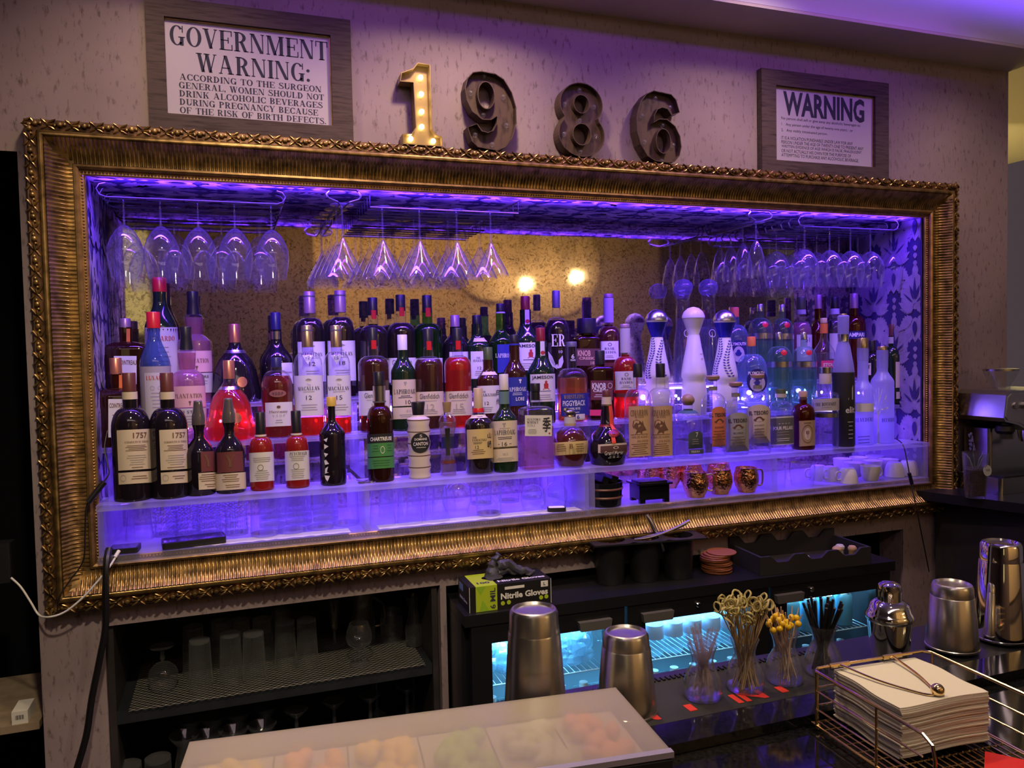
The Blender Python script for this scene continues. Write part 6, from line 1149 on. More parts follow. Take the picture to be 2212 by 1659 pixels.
for i, (a0, a1, hx) in enumerate(DO):
    f = MB(); z0, z1 = 0.11, H - 0.034; t_ = 0.062
    f.box(a0, a0 + t_, -0.028, 0.008, z0, z1); f.box(a1 - t_, a1, -0.028, 0.008, z0, z1); f.box(a0 + t_, a1 - t_, -0.028, 0.008, z1 - 0.058, z1); f.box(a0 + t_, a1 - t_, -0.028, 0.008, z0, z0 + t_)
    d = f.build('door', M_cool, cool, smooth=False)
    MB().box(a0 + t_, a1 - t_, -0.014, -0.008, z0 + t_, z1 - 0.058).build('glass_pane', M_pane, d, smooth=False)
    h = MB(); h.prism_y([(a0 + hx - 0.055, z1 - 0.028), (a0 + hx + 0.055, z1 - 0.028), (a0 + hx + 0.05, z1 - 0.056), (a0 + hx - 0.05, z1 - 0.056)], -0.046, -0.028); h.build('handle', mat('handle_grey', (0.10, 0.095, 0.09), 0.45), d, smooth=False)
    if i: MB().lathe([(0.0005, 0), (0.009, 0), (0.009, 0.006), (0.006, 0.009), (0.0005, 0.009)], 18, M=Matrix.Translation((a0 + (0.29, 0.20)[i - 1] - 0.04, -0.028, z1 - 0.026)) @ Matrix.Rotation(radians(90), 4, 'X')).build('lock', M_chrome, d)
    MB().box(a0 + 0.07, a1 - 0.07, 0.012, 0.022, z1 - 0.066, z1 - 0.058).build('light_strip', M_ledc, cool, smooth=False)
    for zz_ in (H - 0.245, H - 0.50):
        s = MB(); xs = a0 + 0.03
        while xs < a1 - 0.03: s.tube([(xs, 0.03, zz_), (xs, 0.48, zz_)], 0.0012, 5); xs += 0.020
        for yy in (0.03, 0.25, 0.48): s.tube([(a0 + 0.02, yy, zz_), (a1 - 0.02, yy, zz_)], 0.0022, 6)
        s.build('wire_shelf', mat('white_wire', (0.7, 0.72, 0.74), 0.4), cool)
def cw(lx, ly, lz):
    M = Matrix.Translation(cool.location) @ Matrix.Rotation(cool.rotation_euler.z, 4, 'Z'); return M @ Vector((lx, ly, lz))
M_ice = glass('ice_bag', tint=(0.9, 0.96, 1.0), body=0.30, rim=0.5, refl=0.5, bodycol=(0.75, 0.85, 0.9)); M_water = glass('water_bottle', tint=(0.90, 0.96, 1.0), body=0.10, rim=0.4, refl=0.5, bodycol=(0.6, 0.8, 0.9))
def icebag(label, lx, ly, lz, sx, sz, seed):
    random.seed(seed); b = MB(); n = 14
    for k in range(26): b.ball((random.uniform(-sx, sx) * 0.8, random.uniform(-0.05, 0.05), random.uniform(0.02, sz * 1.7)), (random.uniform(0.018, 0.035), 0.02, random.uniform(0.015, 0.03)), 6, 4, M=Matrix.Rotation(random.uniform(0, 3), 3, 'Y'))
    t = thing('ice_bag', label, 'ice bag', cw(lx, ly, lz)); b.build('ice_lumps', M_ice, t, ang=20)
    b = MB(); b.ball((0, 0, sz), (sx, 0.065, sz), 22, 14); v = [(x + 0.006 * sin(z * 210 + x * 120), y + 0.006 * sin(x * 160), z + 0.004 * sin(x * 190)) for x, y, z in b.v]; b.v = v; b.build('plastic_bag', M_water, t)
zt = H - 0.243
icebag('clear bag of ice on the top wire shelf behind the left cooler door, right one', 0.37, 0.10, zt, 0.085, 0.078, 3); icebag('clear bag of ice on the top wire shelf behind the left cooler door, left one', 0.16, 0.12, zt, 0.075, 0.070, 5)
def water(label, lx, ly, lz, group):
    t = thing('water_bottle', label, 'bottle', cw(lx, ly, lz), 0, group)
    MB().lathe([(0.0005, 0), (0.029, 0), (0.031, 0.01), (0.031, 0.12), (0.026, 0.145), (0.013, 0.158), (0.013, 0.17)], 20, close=False).build('body', M_water, t); MB().lathe([(0.0315, 0.055), (0.0315, 0.10)], 20, close=False).build('paper_label', li('bottle_violet', (0.55, 0.55, 0.72)), t); MB().lathe([(0.014, 0.165), (0.014, 0.178), (0.0005, 0.178)], 14, close=False).build('cap', C_white, t); return t
w1 = water('bottled water behind the middle cooler door, first from the left', 0.60, 0.075, zt, 'water bottles in the cooler')
for i in range(1, 6): dup(w1, cw(0.60 + 0.072 * i, 0.075, zt), 0, 'bottled water behind the middle cooler door, %s from the left' % ORD[i])
for i in range(6): dup(w1, cw(0.62 + 0.072 * i, 0.20, zt), 0, 'bottled water behind the middle cooler door, %s in the second row' % ORD[i])
def can(label, lx, ly, lz):
    t = thing('drink_can', label, 'can', cw(lx, ly, lz), 0, 'cans in the cooler'); MB().lathe([(0.0005, 0), (0.026, 0), (0.033, 0.008), (0.033, 0.105), (0.027, 0.118)], 22, close=False).build('body', mat('can_blue', (0.15, 0.45, 0.62), 0.3, 0.5), t); MB().lathe([(0.028, 0.118), (0.027, 0.121), (0.024, 0.117), (0.0005, 0.117)], 22, close=False).build('lid', C_silver, t); return t
c_ = can('drink can behind the right cooler door, first from the left in front', 1.13, 0.07, zt)
for i in range(1, 5): dup(c_, cw(1.13 + 0.075 * i, 0.07, zt), 0, 'drink can behind the right cooler door, %s from the left in front' % ORD[i])
for i in range(5): dup(c_, cw(1.14 + 0.075 * i, 0.16, zt), 0, 'drink can behind the right cooler door, %s from the left in the row behind' % ORD[i])
zt2 = H - 0.498
for i in range(6): dup(w1, cw(0.60 + 0.074 * i, 0.08, zt2), 0, 'bottled water on the second wire shelf, middle cooler door, %s from the left' % ORD[i], scale=(1, 1, 1.1))
for i in range(5): dup(w1, cw(1.13 + 0.075 * i, 0.08, zt2), 0, 'bottled water on the second wire shelf, right cooler door, %s from the left' % ORD[i], scale=(1, 1, 1.1))
for i in range(5): dup(w1, cw(0.11 + 0.077 * i, 0.08, zt2), 0, 'bottled water on the second wire shelf, left cooler door, %s from the left' % ORD[i], scale=(1, 1, 1.1))
# ------------------------------------------------------------------ things on top of the cooler
ZT = CZ + 0.0008
t = thing('glove_box', 'black and lime box of nitrile gloves at the left end of the cooler top', 'box', (1.118, -0.178, ZT), radians(-1))
BX = 0.258; BY = 0.125; BZ = 0.075
M_bb = mat('box_black', (0.014, 0.013, 0.014), 0.4); M_lime = mat('box_lime', (0.42, 0.56, 0.03), 0.4); M_lime2 = mat('box_lime_dark', (0.28, 0.50, 0.03), 0.4)
bb = MB().box(0, BX, 0, BY, 0, BZ).build('carton_body', M_bb, t, smooth=False)
b = MB(); b.box(0.020, 0.086, -0.0006, 0.0, 0.0, BZ); b.box(0.020, 0.086, 0.0, BY, BZ, BZ + 0.0006); b.build('lime_panel', M_lime, bb, smooth=False)
b = MB(); b.prism_y([(0.022, 0.075), (0.052, 0.075), (0.034, 0.05)], -0.0010, -0.0006); b.prism_y([(0.030, 0.0), (0.062, 0.0), (0.04, 0.035)], -0.0010, -0.0006); b.build('lime_facets', M_lime2, bb, smooth=False)
fr_ = lambda u, v: (u, -0.0012, v); tp_ = lambda u, v: (u, v, BZ + 0.0011); lf_ = lambda u, v: (-0.0006, BY - u, v)
b = MB(); flat_text(b, 'Nitrile Gloves', fr_, 0.172, 0.038, 0.019, 0.150, 'B'); flat_text(b, 'Nitrile Gloves', tp_, 0.172, 0.028, 0.018, 0.150, 'B'); flat_text(b, 'Nitrile Gloves', lf_, 0.06, 0.024, 0.010, 0.085, 'B')
b.box(BX - 0.0012, BX + 0.0003, -0.0009, 0.0, 0.0, BZ); b.box(0.0, 0.0014, -0.0009, 0.0, 0.0, BZ); b.box(0.110, 0.172, -0.0009, 0.0, 0.057, 0.065); b.box(0.225, 0.248, -0.0009, 0.0, 0.052, 0.070); b.build('lettering', I_wh, bb, smooth=False)
b = MB(); flat_text(b, '6 MIL', lambda u, v: (0.072 - v + 0.0, -0.0013, u), 0.036, 0.0, 0.017, 0.062, 'b'); flat_text(b, '100', tp_, 0.052, 0.030, 0.018, 0.040, 'B'); flat_text(b, 'L', fr_, 0.2365, 0.061, 0.010, None, 'B'); b.build('dark_lettering', M_ink, bb, smooth=False)
b = MB()
for x, z in ((0.103, 0.017), (0.122, 0.018), (0.225, 0.020), (0.242, 0.021)): b.lathe([(0.0005, 0), (0.0065, 0), (0.0065, 0.0008), (0.0005, 0.0008)], 14, M=Matrix.Translation((x, -0.0004, z)) @ Matrix.Rotation(radians(90), 4, 'X'))
b.build('icons', M_lime, bb); MB().box(-0.0008, 0, 0.07, 0.11, 0.045, 0.065).build('blue_picture', mat('box_blue', (0.18, 0.32, 0.5), 0.4), bb, smooth=False)
b = MB(); b.lathe([(0.0005, 0), (1, 0), (1, 0.001), (0.0005, 0.001)], 24, M=Matrix.Translation((0.13, 0.075, BZ)) @ Matrix.Diagonal((0.07, 0.028, 1, 1))); b.build('opening', M_dark, bb)
g = thing('nitrile_glove', 'crumpled dark grey glove pulled half out of the glove box', 'glove', (1.228, -0.112, ZT + BZ)); M_glove = mat('glove_rubber', (0.045, 0.045, 0.050), 0.55)
b = MB(); b.tube(smooth_path([(-0.012, 0.0, 0.0), (-0.014, 0.002, 0.018), (-0.012, 0.004, 0.036), (-0.006, 0.004, 0.054), (0.004, 0.002, 0.066), (0.008, 0.0, 0.072)], 4), [0.030, 0.029, 0.027, 0.025, 0.023, 0.021, 0.020, 0.018, 0.016, 0.0145, 0.013, 0.012, 0.0115, 0.011, 0.011, 0.0105, 0.010, 0.010, 0.0095, 0.009, 0.005], 12)
for k, (dx, dz, ln) in enumerate(((0.0, 0.012, 0.115), (0.0, 0.003, 0.120), (0.004, -0.002, 0.108), (-0.004, 0.018, 0.09))):
    pts = smooth_path([(0.0, -0.006 * k + 0.008, 0.020 + dz), (0.03, -0.008 * k + 0.01, 0.026 + dz), (0.06, -0.012 * k + 0.012, 0.014 + dz * 0.6), (0.09, -0.014 * k + 0.014, 0.008 + max(dz, 0) * 0.4), (ln, -0.016 * k + 0.014, 0.006)], 4)
    b.tube(pts, [0.016 - 0.010 * i / (len(pts) - 1) for i in range(len(pts))], 9)
random.seed(4); b.v = [(x + 0.0025 * sin(z * 300 + x * 100), y + 0.003 * sin(x * 220 + z * 190), max(z + 0.002 * sin(x * 260), 0.0)) for x, y, z in b.v]; b.build('rubber_skin', M_glove, g)
t = thing('utensil_holder', 'black triple-cup utensil holder on the cooler top', 'utensil holder', (1.555, -0.110, ZT), radians(-8)); M_abs = mat('black_plastic', (0.013, 0.013, 0.015), 0.35); b = MB()
CUPX = (0.075, 0.195, 0.315)
def plate_with_holes(b, x0, x1, y0, y1, z0, z1, holes_, n=24):
    for cx_, cy_, r_ in holes_: pass
    edges = [x0] + [(holes_[i][0] + holes_[i + 1][0]) / 2 for i in range(len(holes_) - 1)] + [x1]
    for i, (cx_, cy_, r_) in enumerate(holes_):
        a0, a1 = edges[i], edges[i + 1]; ring = []; outer_ = []
        for k in range(n):
            an = 2 * pi * k / n; dx, dy = cos(an), sin(an); ring.append((cx_ + r_ * dx, cy_ + r_ * dy))
            s_ = min([(a1 - cx_) / dx if dx > 1e-6 else 9, (a0 - cx_) / dx if dx < -1e-6 else 9, (y1 - cy_) / dy if dy > 1e-6 else 9, (y0 - cy_) / dy if dy < -1e-6 else 9]); outer_.append((cx_ + s_ * dx, cy_ + s_ * dy))
        for zc in (z0, z1): b.add([(p[0], p[1], zc) for p in ring + outer_], [(k, (k + 1) % n, n + (k + 1) % n, n + k) for k in range(n)])
        b.add([(p[0], p[1], z) for z in (z0, z1) for p in ring], [(k, (k + 1) % n, n + (k + 1) % n, n + k) for k in range(n)])
    b.box(x0, x1, y0 - 0.0005, y0, z0, z1); b.box(x0, x1, y1, y1 + 0.0005, z0, z1); b.box(x0 - 0.0005, x0, y0, y1, z0, z1); b.box(x1, x1 + 0.0005, y0, y1, z0, z1)
plate_with_holes(b, 0.0, 0.390, -0.012, 0.135, 0.136, 0.141, [(x, 0.06, 0.050) for x in CUPX]); b.build('top_plate', M_abs, t)
for x in CUPX: MB().lathe([(0.0005, 0), (0.046, 0), (0.052, 0.136), (0.050, 0.136), (0.044, 0.004), (0.0005, 0.004)], 32, M=Matrix.Translation((x, 0.06, 0)), close=False).build('cup', M_abs, t)
def hw(x, y, z): return Matrix.Translation(t.location) @ Matrix.Rotation(t.rotation_euler.z, 4, 'Z') @ Vector((x, y, z))
TH = t
tag(MB().tube([hw(0.262, 0.055, 0.09), hw(0.245, 0.060, 0.14), hw(0.215, 0.066, 0.20), hw(0.208, 0.068, 0.212)], [0.0075, 0.009, 0.0095, 0.006], 12).build('muddler', M_steel), 'shiny steel muddler handle sticking out of the utensil holder', 'bar tool')
tg = thing('tongs', 'long steel tongs lying slanted across the utensil holder', 'tongs', hw(0.15, 0.02, 0.144)); o = Vector(tg.location)
for s_ in (0, 1):
    q = smooth_path([hw(0.145, 0.018, 0.146), hw(0.20, 0.020 + 0.016 * s_, 0.148), hw(0.28, 0.028 + 0.02 * s_, 0.166 - 0.008 * s_), hw(0.345, 0.034 + 0.024 * s_, 0.190 - 0.014 * s_)], 4); MB().tube([p - o for p in q], [0.0022 + 0.003 * i / (len(q) - 1) for i in range(len(q))], 8).build('arm', M_steel, tg)
M_coast = mat('terracotta_leather', (0.30, 0.095, 0.035), 0.55); random.seed(11)
cb = MB().lathe([(0.0005, 0), (0.049, 0), (0.0505, 0.0015), (0.0505, 0.0032), (0.049, 0.0046), (0.0005, 0.0046)], 36, close=False)
co = None
for i in range(13):
    off = [0.002, 0.0, 0.001, -0.002, 0.0, 0.003, -0.001, -0.006, -0.008, -0.008, -0.003, 0.006, 0.018][i]; loc = (2.026 + off, -0.095 + 0.003 * sin(i * 2), ZT + 0.0052 * i)
    lab = 'round terracotta coaster, ' + ('bottom of the stack on the cooler top' if i == 0 else 'topmost of the stack on the cooler top' if i == 12 else '%s from the bottom of the stack on the cooler top' % ORD[i])
    if co is None: co = cb.build('coaster', M_coast); co.location = loc
    else: c2 = co.copy(); COL.objects.link(c2); c2.location = loc; co, c2 = co, c2
    tag(co if i == 0 else c2, lab, 'coaster', 'coasters stacked on the cooler')
t = thing('wooden_crate', 'black crate with scalloped sides at the right end of the cooler top', 'crate', (2.122, -0.205, ZT), radians(-5)); M_crate = mat('crate_black', (0.022, 0.020, 0.022), 0.6); CWD, CDP = 0.435, 0.205
def scallop(hb, depth, n):
    pts = [(0, 0), (CWD, 0), (CWD, hb)]
    for i in range(60, -1, -1):
        x = 0.02 + (CWD - 0.04) * i / 60; pts.append((x, hb - depth * max(0, min(1, 0.5 - 0.9 * cos(2 * pi * n * i / 60)))))
    return pts + [(0, hb)]
MB().prism_y(scallop(0.062, 0.022, 3), 0.0, 0.010).build('front_board', M_crate, t, smooth=False); MB().prism_y(scallop(0.085, 0.028, 3), CDP - 0.010, CDP).build('back_board', M_crate, t, smooth=False)
for x in (0.0, CWD - 0.010): MB().box(x, x + 0.010, 0.010, CDP - 0.010, 0, 0.062).build('side_board', M_crate, t, smooth=False)
MB().box(0.010, CWD - 0.010, 0.010, CDP - 0.010, 0, 0.006).build('base_board', M_crate, t, smooth=False)
CR = t
for i, (x, y, z, r) in enumerate(((0.335, 0.05, 0.046, 0.016), (0.370, 0.08, 0.044, 0.016), (0.398, 0.05, 0.044, 0.015), (0.20, 0.035, 0.030, 0.014), (0.30, 0.04, 0.030, 0.015))):
    p = Matrix.Translation(CR.location) @ Matrix.Rotation(CR.rotation_euler.z, 4, 'Z') @ Vector((x, y, 0.0065)); o = MB().lathe([(0.0005, 0), (r * 0.8, 0), (r * 0.8, z - 0.012), (r, z - 0.008), (r, z), (r * 0.7, z + 0.006), (0.0005, z + 0.007)], 16, close=False).build('cork_stopper', C_cork if i % 2 == 0 else C_cream); o.location = p
    tag(o, '%s cork stopper lying in the scalloped crate, %s' % ('tan' if i % 2 == 0 else 'cream', ['left of the right-hand three', 'middle of the right-hand three', 'rightmost', 'alone in the middle scallop', 'just left of the right-hand three'][i]), 'stopper', 'cork stoppers in the crate')
# ------------------------------------------------------------------ right-hand counter with the coffee machine
ZC = 0.100
t = thing('side_counter', 'black counter running towards the bar at the right, under the coffee machine', 'counter', (3.3, -0.5, FLOOR + 0.001))
o = Vector((3.3, -0.5)); cpts = [(2.985, -0.004), (3.105, -0.373), (3.318, -1.03), (4.6, -1.03), (4.6, -0.004)]
MB().prism_z([(x - o.x, y - o.y) for x, y in cpts], ZC - 0.035 - FLOOR - 0.001, ZC - FLOOR - 0.001).build('worktop', mat('counter_black', (0.012, 0.012, 0.016), 0.28), t, smooth=False)
ip = [(3.10, -0.02), (3.17, -0.373), (3.375, -1.0), (4.55, -1.0), (4.55, -0.02)]
MB().prism_z([(x - o.x, y - o.y) for x, y in ip], 0, ZC - 0.035 - FLOOR - 0.001).build('base_panel', mat('panel_dark', (0.030, 0.027, 0.030), 0.5, noise=0.3, nscale=9), t, smooth=False)
MB().box(3.20 - o.x, 3.50 - o.x, -0.026 - o.y, -0.006 - o.y, ZC - FLOOR - 0.001, ZC + 0.055 - FLOOR).build('upstand', M_black, t, smooth=False)
t = thing('lavender_glass', 'pint glass of dried beans and a lavender sprig on the right counter', 'glass', (3.065, -0.225, ZC + 0.0005))
MB().lathe([(0.0005, 0.0), (0.034, 0), (0.044, 0.168), (0.042, 0.168), (0.033, 0.010), (0.0005, 0.010)], 32, close=False).build('glass_wall', M_glass, t)
MB().lathe([(0.0005, 0.011), (0.0325, 0.011), (0.0385, 0.105), (0.030, 0.112), (0.0005, 0.110)], 28, close=False).build('dried_filling', mat('dried_beans', (0.055, 0.028, 0.024), 0.6, noise=0.7, nscale=130, bump=0.8, bscale=120), t)
b = MB(); b.lathe([(0.0005, 0), (0.0205, 0), (0.0205, 0.001), (0.0005, 0.001)], 28, M=Matrix.Translation((0.010, -0.0405, 0.105)) @ Matrix.Rotation(radians(86), 4, 'X')); dk = b.build('round_decal', mat('decal_white', (0.55, 0.58, 0.60), 0.6), t)
b = MB(); flat_text(b, 'THE', lambda u, v: (0.010 + u, -0.0425 - v * 0.06, 0.107 + v), 0, 0, 0.009, 0.022, 'B'); b.build('lettering', mat('decal_grey', (0.35, 0.38, 0.40), 0.6), dk, smooth=False)
b = MB(); random.seed(5)
sp = smooth_path([(0.0, 0.0, 0.105), (-0.006, 0, 0.15), (-0.018, 0, 0.19), (-0.026, 0, 0.235)]); b.tube(sp, 0.0014, 6); stem = b.build('lavender_stem', mat('stem_green', (0.10, 0.13, 0.07), 0.7), t)
b = MB()
for i in range(46):
    q = random.random(); c = Vector((-0.014, 0, 0.178)).lerp(Vector((-0.027, 0, 0.240)), q); rr = 0.008 * (1 - 0.5 * q); an = random.random() * 6.28; b.ball((c.x + rr * cos(an), rr * sin(an), c.z), (0.003, 0.003, 0.005), 6, 4)
b.build('lavender_flowers', mat('lavender', (0.16, 0.13, 0.30), 0.8), t)
b = MB()
for i in range(14):
    an = i * 0.9; b.tube([(0.006 * cos(an), 0.006 * sin(an), 0.10), (0.022 * cos(an), 0.022 * sin(an), 0.145), (0.036 * cos(an), 0.036 * sin(an), 0.160)], [0.002, 0.0016, 0.0005], 5)
b.build('leaves', mat('leaf_grey', (0.20, 0.25, 0.20), 0.8), t)
b = MB()
for i, (x, y, sx, sy, sz) in enumerate(((3.30, -0.055, 0.09, 0.030, 0.048), (3.38, -0.06, 0.08, 0.034, 0.040), (3.24, -0.06, 0.05, 0.030, 0.034))): b.ball((x, y, ZC + sz), (sx, sy, sz), 18, 10)
b.v = [(x + 0.004 * sin(z * 150), y + 0.003 * sin(x * 120), max(ZC + 0.0005, z + 0.004 * sin(x * 90))) for x, y, z in b.v]; tag(b.build('bar_towel', mat('white_cloth', (0.70, 0.66, 0.60), 0.9)), 'crumpled white cloth on the counter behind the lavender glass', 'cloth')
t = thing('espresso_machine', 'steel espresso machine with a violet-lit front panel at the right edge', 'coffee machine', (3.20, -0.21, ZC + 0.0005)); M_esp = mat('machine_steel', (0.60, 0.60, 0.62), 0.24, 1.0)
b = MB(); b.rbox(-0.01, 0.32, -0.02, 0.18, 0.0, 0.060, 0.015); b.build('drip_base', M_esp, t); MB().rbox(0.01, 0.30, -0.015, 0.06, 0.060, 0.066, 0.01).build('drip_grille', M_black, t)
MB().rbox(0.03, 0.31, 0.06, 0.18, 0.060, 0.24, 0.015).build('body_column', M_esp, t)
hp = [(0.0, 0.275), (-0.012, 0.29), (0.0, 0.375), (0.02, 0.39), (0.32, 0.39), (0.32, 0.235), (0.12, 0.235), (0.06, 0.262)]
MB().prism_y(hp, -0.03, 0.18).build('head', M_esp, t, smooth=False)
MB().prism_y([(x * 0.94 + 0.008, 0.315 + (z - 0.315) * 0.86) for x, z in hp], -0.033, -0.030).build('front_panel', mat('panel_steel', (0.55, 0.55, 0.62), 0.35, 0.9), t, smooth=False)
for i, x in enumerate((0.045, 0.085, 0.125)): MB().lathe([(0.0005, 0), (0.014, 0), (0.013, 0.006 if i != 1 else 0.014), (0.0005, 0.008 if i != 1 else 0.016)], 20, M=Matrix.Translation((x, -0.033, 0.335)) @ Matrix.Rotation(radians(90), 4, 'X')).build('button', M_steel, t)
MB().lathe([(0.0005, 0), (0.026, 0), (0.026, 0.012), (0.0005, 0.013)], 24, M=Matrix.Translation((0.185, -0.033, 0.315)) @ Matrix.Rotation(radians(90), 4, 'X')).build('pressure_gauge', M_chrome, t)
MB().lathe([(0.0005, 0), (0.026, 0.0), (0.034, 0.012), (0.030, 0.03), (0.0005, 0.03)], 24, M=Matrix.Translation((0.045, 0.01, 0.225)), close=False).build('steam_outlet', M_black, t)
MB().lathe([(0.0005, 0), (0.030, 0), (0.036, 0.03), (0.036, 0.05), (0.0005, 0.05)], 24, M=Matrix.Translation((0.17, 0.01, 0.190)), close=False).build('group_head', M_chrome, t)
b = MB(); b.tube([(0.17, -0.02, 0.182), (0.12, -0.09, 0.170), (0.09, -0.13, 0.158)], [0.014, 0.012, 0.016], 12); b.build('portafilter_handle', M_black, t)
MB().lathe([(0.03, 0.391), (0.032, 0.40), (0.060, 0.455), (0.061, 0.462), (0.0005, 0.463)], 28, M=Matrix.Translation((0.10, 0.07, 0)), close=False).build('bean_hopper', M_gdark, t); MB().lathe([(0.062, 0.462), (0.062, 0.470), (0.0005, 0.472)], 28, M=Matrix.Translation((0.10, 0.07, 0)), close=False).build('hopper_lid', M_steel, t)
# passage behind the corner
b = MB()
for k, (z0, z1, d) in enumerate(((1.02, 1.06, 0.03), (1.06, 1.12, 0.05), (1.12, 1.15, 0.035))): b.box(4.2, 6.0, 2.2 - d, 2.198, z0, z1)
tag(b.build('gilt_moulding', M_gilt_b, smooth=False), 'gilt moulding on the yellow wall of the far passage, right edge', 'moulding')
for px, py, lab in ((2192, 262, 'upper'), (2204, 324, 'lower')):
    p = at(px, py, y=2.19); o_ = MB().lathe([(0.0005, 0), (0.085, 0), (0.10, 0.012), (0.0005, 0.014)], 30, M=Matrix.Rotation(radians(90), 4, 'X')).build('wall_light', mat('opal_lamp', (0.8, 0.75, 0.6), 0.5, emit=(1, 0.85, 0.5), es=0.4)); o_.location = (p.x, 2.199, p.z); o_.scale = (1, 1, 0.35); tag(o_, 'pale round lamp on the far yellow wall, %s of the two' % lab, 'lamp')
# ------------------------------------------------------------------ the other side of the room (seen in the old mirror)
YU = CAM.y + (NY - CAM.y) + (NY + 3.99)
def mir(px, py): p = at(px, py, y=YU); return p.x, p.z
M_tan = mat('tan_wall_panel', (0.62, 0.47, 0.27), 0.8)
(xa, za), (xb, zb_) = mir(686, 860), mir(1420, 500)
tag(MB().box(xa, xb, -3.999, -3.96, za, 2.05).build('wall_panel', M_tan, smooth=False), 'large tan wall panel reflected behind the bottles in the old mirror', 'wall panel')
for px, py, r, lab in ((1192, 575, 0.50, 'right'), (1062, 552, 0.44, 'left')):
    x, z = mir(px, py); o_ = MB().lathe([(0.0005, 0), (r, 0), (r, 0.02), (r * 0.985, 0.026), (0.0005, 0.026)], 60, M=Matrix.Rotation(radians(-90), 4, 'X'), close=False).build('round_wall_disc', mat('pale_disc', (0.80, 0.62, 0.36), 0.6)); o_.location = (x, -3.958 if lab == 'right' else -3.93, z); tag(o_, 'big pale round wall disc reflected in the old mirror, %s one' % lab, 'wall disc')
for px, py, lab in ((1216, 605, 'right'), (1111, 620, 'left')):
    x, z = mir(px, py); t = thing('pendant_bulb', 'glowing pear-shaped filament bulb reflected in the old mirror, %s one' % lab, 'lamp', (x, -3.72, z))
    MB().lathe([(0.0005, -0.060), (0.030, -0.045), (0.042, -0.015), (0.034, 0.02), (0.018, 0.05), (0.016, 0.065)], 20, close=False).build('bulb', emit('filament_bulb', (1.0, 0.74, 0.36), 16), t); MB().lathe([(0.018, 0.06), (0.02, 0.10), (0.0005, 0.105)], 14, close=False).build('socket', C_goldc, t); MB().tube([(0, 0, 0.10), (0, 0, 2.11 - z)], 0.003, 6).build('flex', M_cabb, t); point('pendant_light', (x, -3.62, z), 2.2, (1.0, 0.72, 0.36), 0.03)
(xa, za), (xb, zb_) = mir(245, 720), mir(318, 500)
tag(MB().box(xa, xb, -3.999, -3.95, za, zb_).build('glowing_doorway_panel', mat('doorway_yellow_glow', (0.7, 0.62, 0.3), 0.7, emit=(0.8, 0.68, 0.25), es=0.5), smooth=False), 'yellowish self-glowing panel reflected at the left end of the old mirror', 'panel')  # glow put into the panel's own colour, no lamp behind it
# ------------------------------------------------------------------ bar in the foreground
ZBAR = 0.086; ZM = 0.098
t = thing('bar_counter', 'glossy black bar counter in the foreground with a raised back rail', 'counter', (1.3, -1.6, FLOOR + 0.001)); bz = FLOOR + 0.001
MB().box(-1.9, 1.6, -0.75, 0.210, ZBAR - 0.04 - bz, ZBAR - bz).build('bar_top', M_granite, t, smooth=False)
MB().box(-1.85, 1.55, -0.60, 0.19, 0, ZBAR - 0.04 - bz).build('bar_front', M_black, t, smooth=False)
b = MB(); b.rbox(-1.9, 1.6, 0.212, 0.272, ZBAR - 0.06 - bz, 0.102 - bz, 0.004); b.build('back_rail', M_granite, t)
MB().box(-0.48, 1.6, 0.274, 0.46, ZM - 0.05 - bz, ZM - 0.006 - bz).build('service_ledge', mat('ledge_black', (0.012, 0.012, 0.014), 0.3), t, smooth=False)
t = thing('bar_mat', 'black rubber bar mat with red lettering behind the bar rail', 'bar mat', (1.14, -1.245, ZM - 0.0055)); MB().box(-0.26, 0.36, -0.075, 0.075, 0, 0.0055).build('rubber_mat', mat('mat_black', (0.015, 0.014, 0.014), 0.7), t, smooth=False)
b = MB()
for i in range(62): b.box(-0.258 + i * 0.01, -0.253 + i * 0.01, 0.060, 0.073, 0.0055, 0.0085)
b.build('rubber_nibs', M_black, t, smooth=False)
b = MB(); flat_text(b, 'IN', lambda u, v: (u, v, 0.0062), -0.068, -0.046, 0.032, 0.050, 'B'); flat_text(b, 'IN', lambda u, v: (u, v, 0.0062), 0.13, -0.046, 0.032, 0.060, 'B')
for x in (-0.165, 0.012, 0.19): b.box(x, x + 0.014, -0.056, -0.034, 0.0055, 0.0064)
b.build('red_lettering', mat('mat_red', (0.70, 0.035, 0.02), 0.6), t, smooth=False)
# shaker tins
def tin(label, x, h, r0, r1, m, y=-1.258):
    t = thing('shaker_tin', label, 'shaker tin', (x, y, ZM + 0.0008))
    MB().lathe([(r1 + 0.001, 0), (r1 + 0.001, 0.003), (r1, 0.004), (r0 + (r1 - r0) * 0.22, h * 0.80), (r0 + (r1 - r0) * 0.22 - 0.001, h * 0.81), (r0 + (r1 - r0) * 0.12, h * 0.815), (r0, h - 0.006), (r0 - 0.003, h - 0.001), (r0 - 0.006, h), (r0 - 0.009, h - 0.004), (0.0005, h - 0.005)], 40, close=False).build('tin_body', m, t); return t
T1 = tin('tall brushed steel shaker tin upside down with engraved vertical lettering, left foreground', 0.905, 0.186, 0.037, 0.050, M_steel)
tin('short brushed steel shaker tin upside down, right of the tall engraved one', 1.062, 0.128, 0.036, 0.048, M_steel)
tin('short brushed steel shaker tin upside down, right foreground beside the tall chrome one', 1.757, 0.122, 0.036, 0.046, M_steel)
tin('tall polished chrome shaker tin upside down at the right edge', 1.884, 0.188, 0.036, 0.047, M_chrome)
b = MB(); v, f, asp = serif_text("HENDRICKS"); dirv = Vector((CAM.x - 0.905, CAM.y + 1.258, 0)).normalized(); a0 = atan2(dirv.y, dirv.x) - 0.10
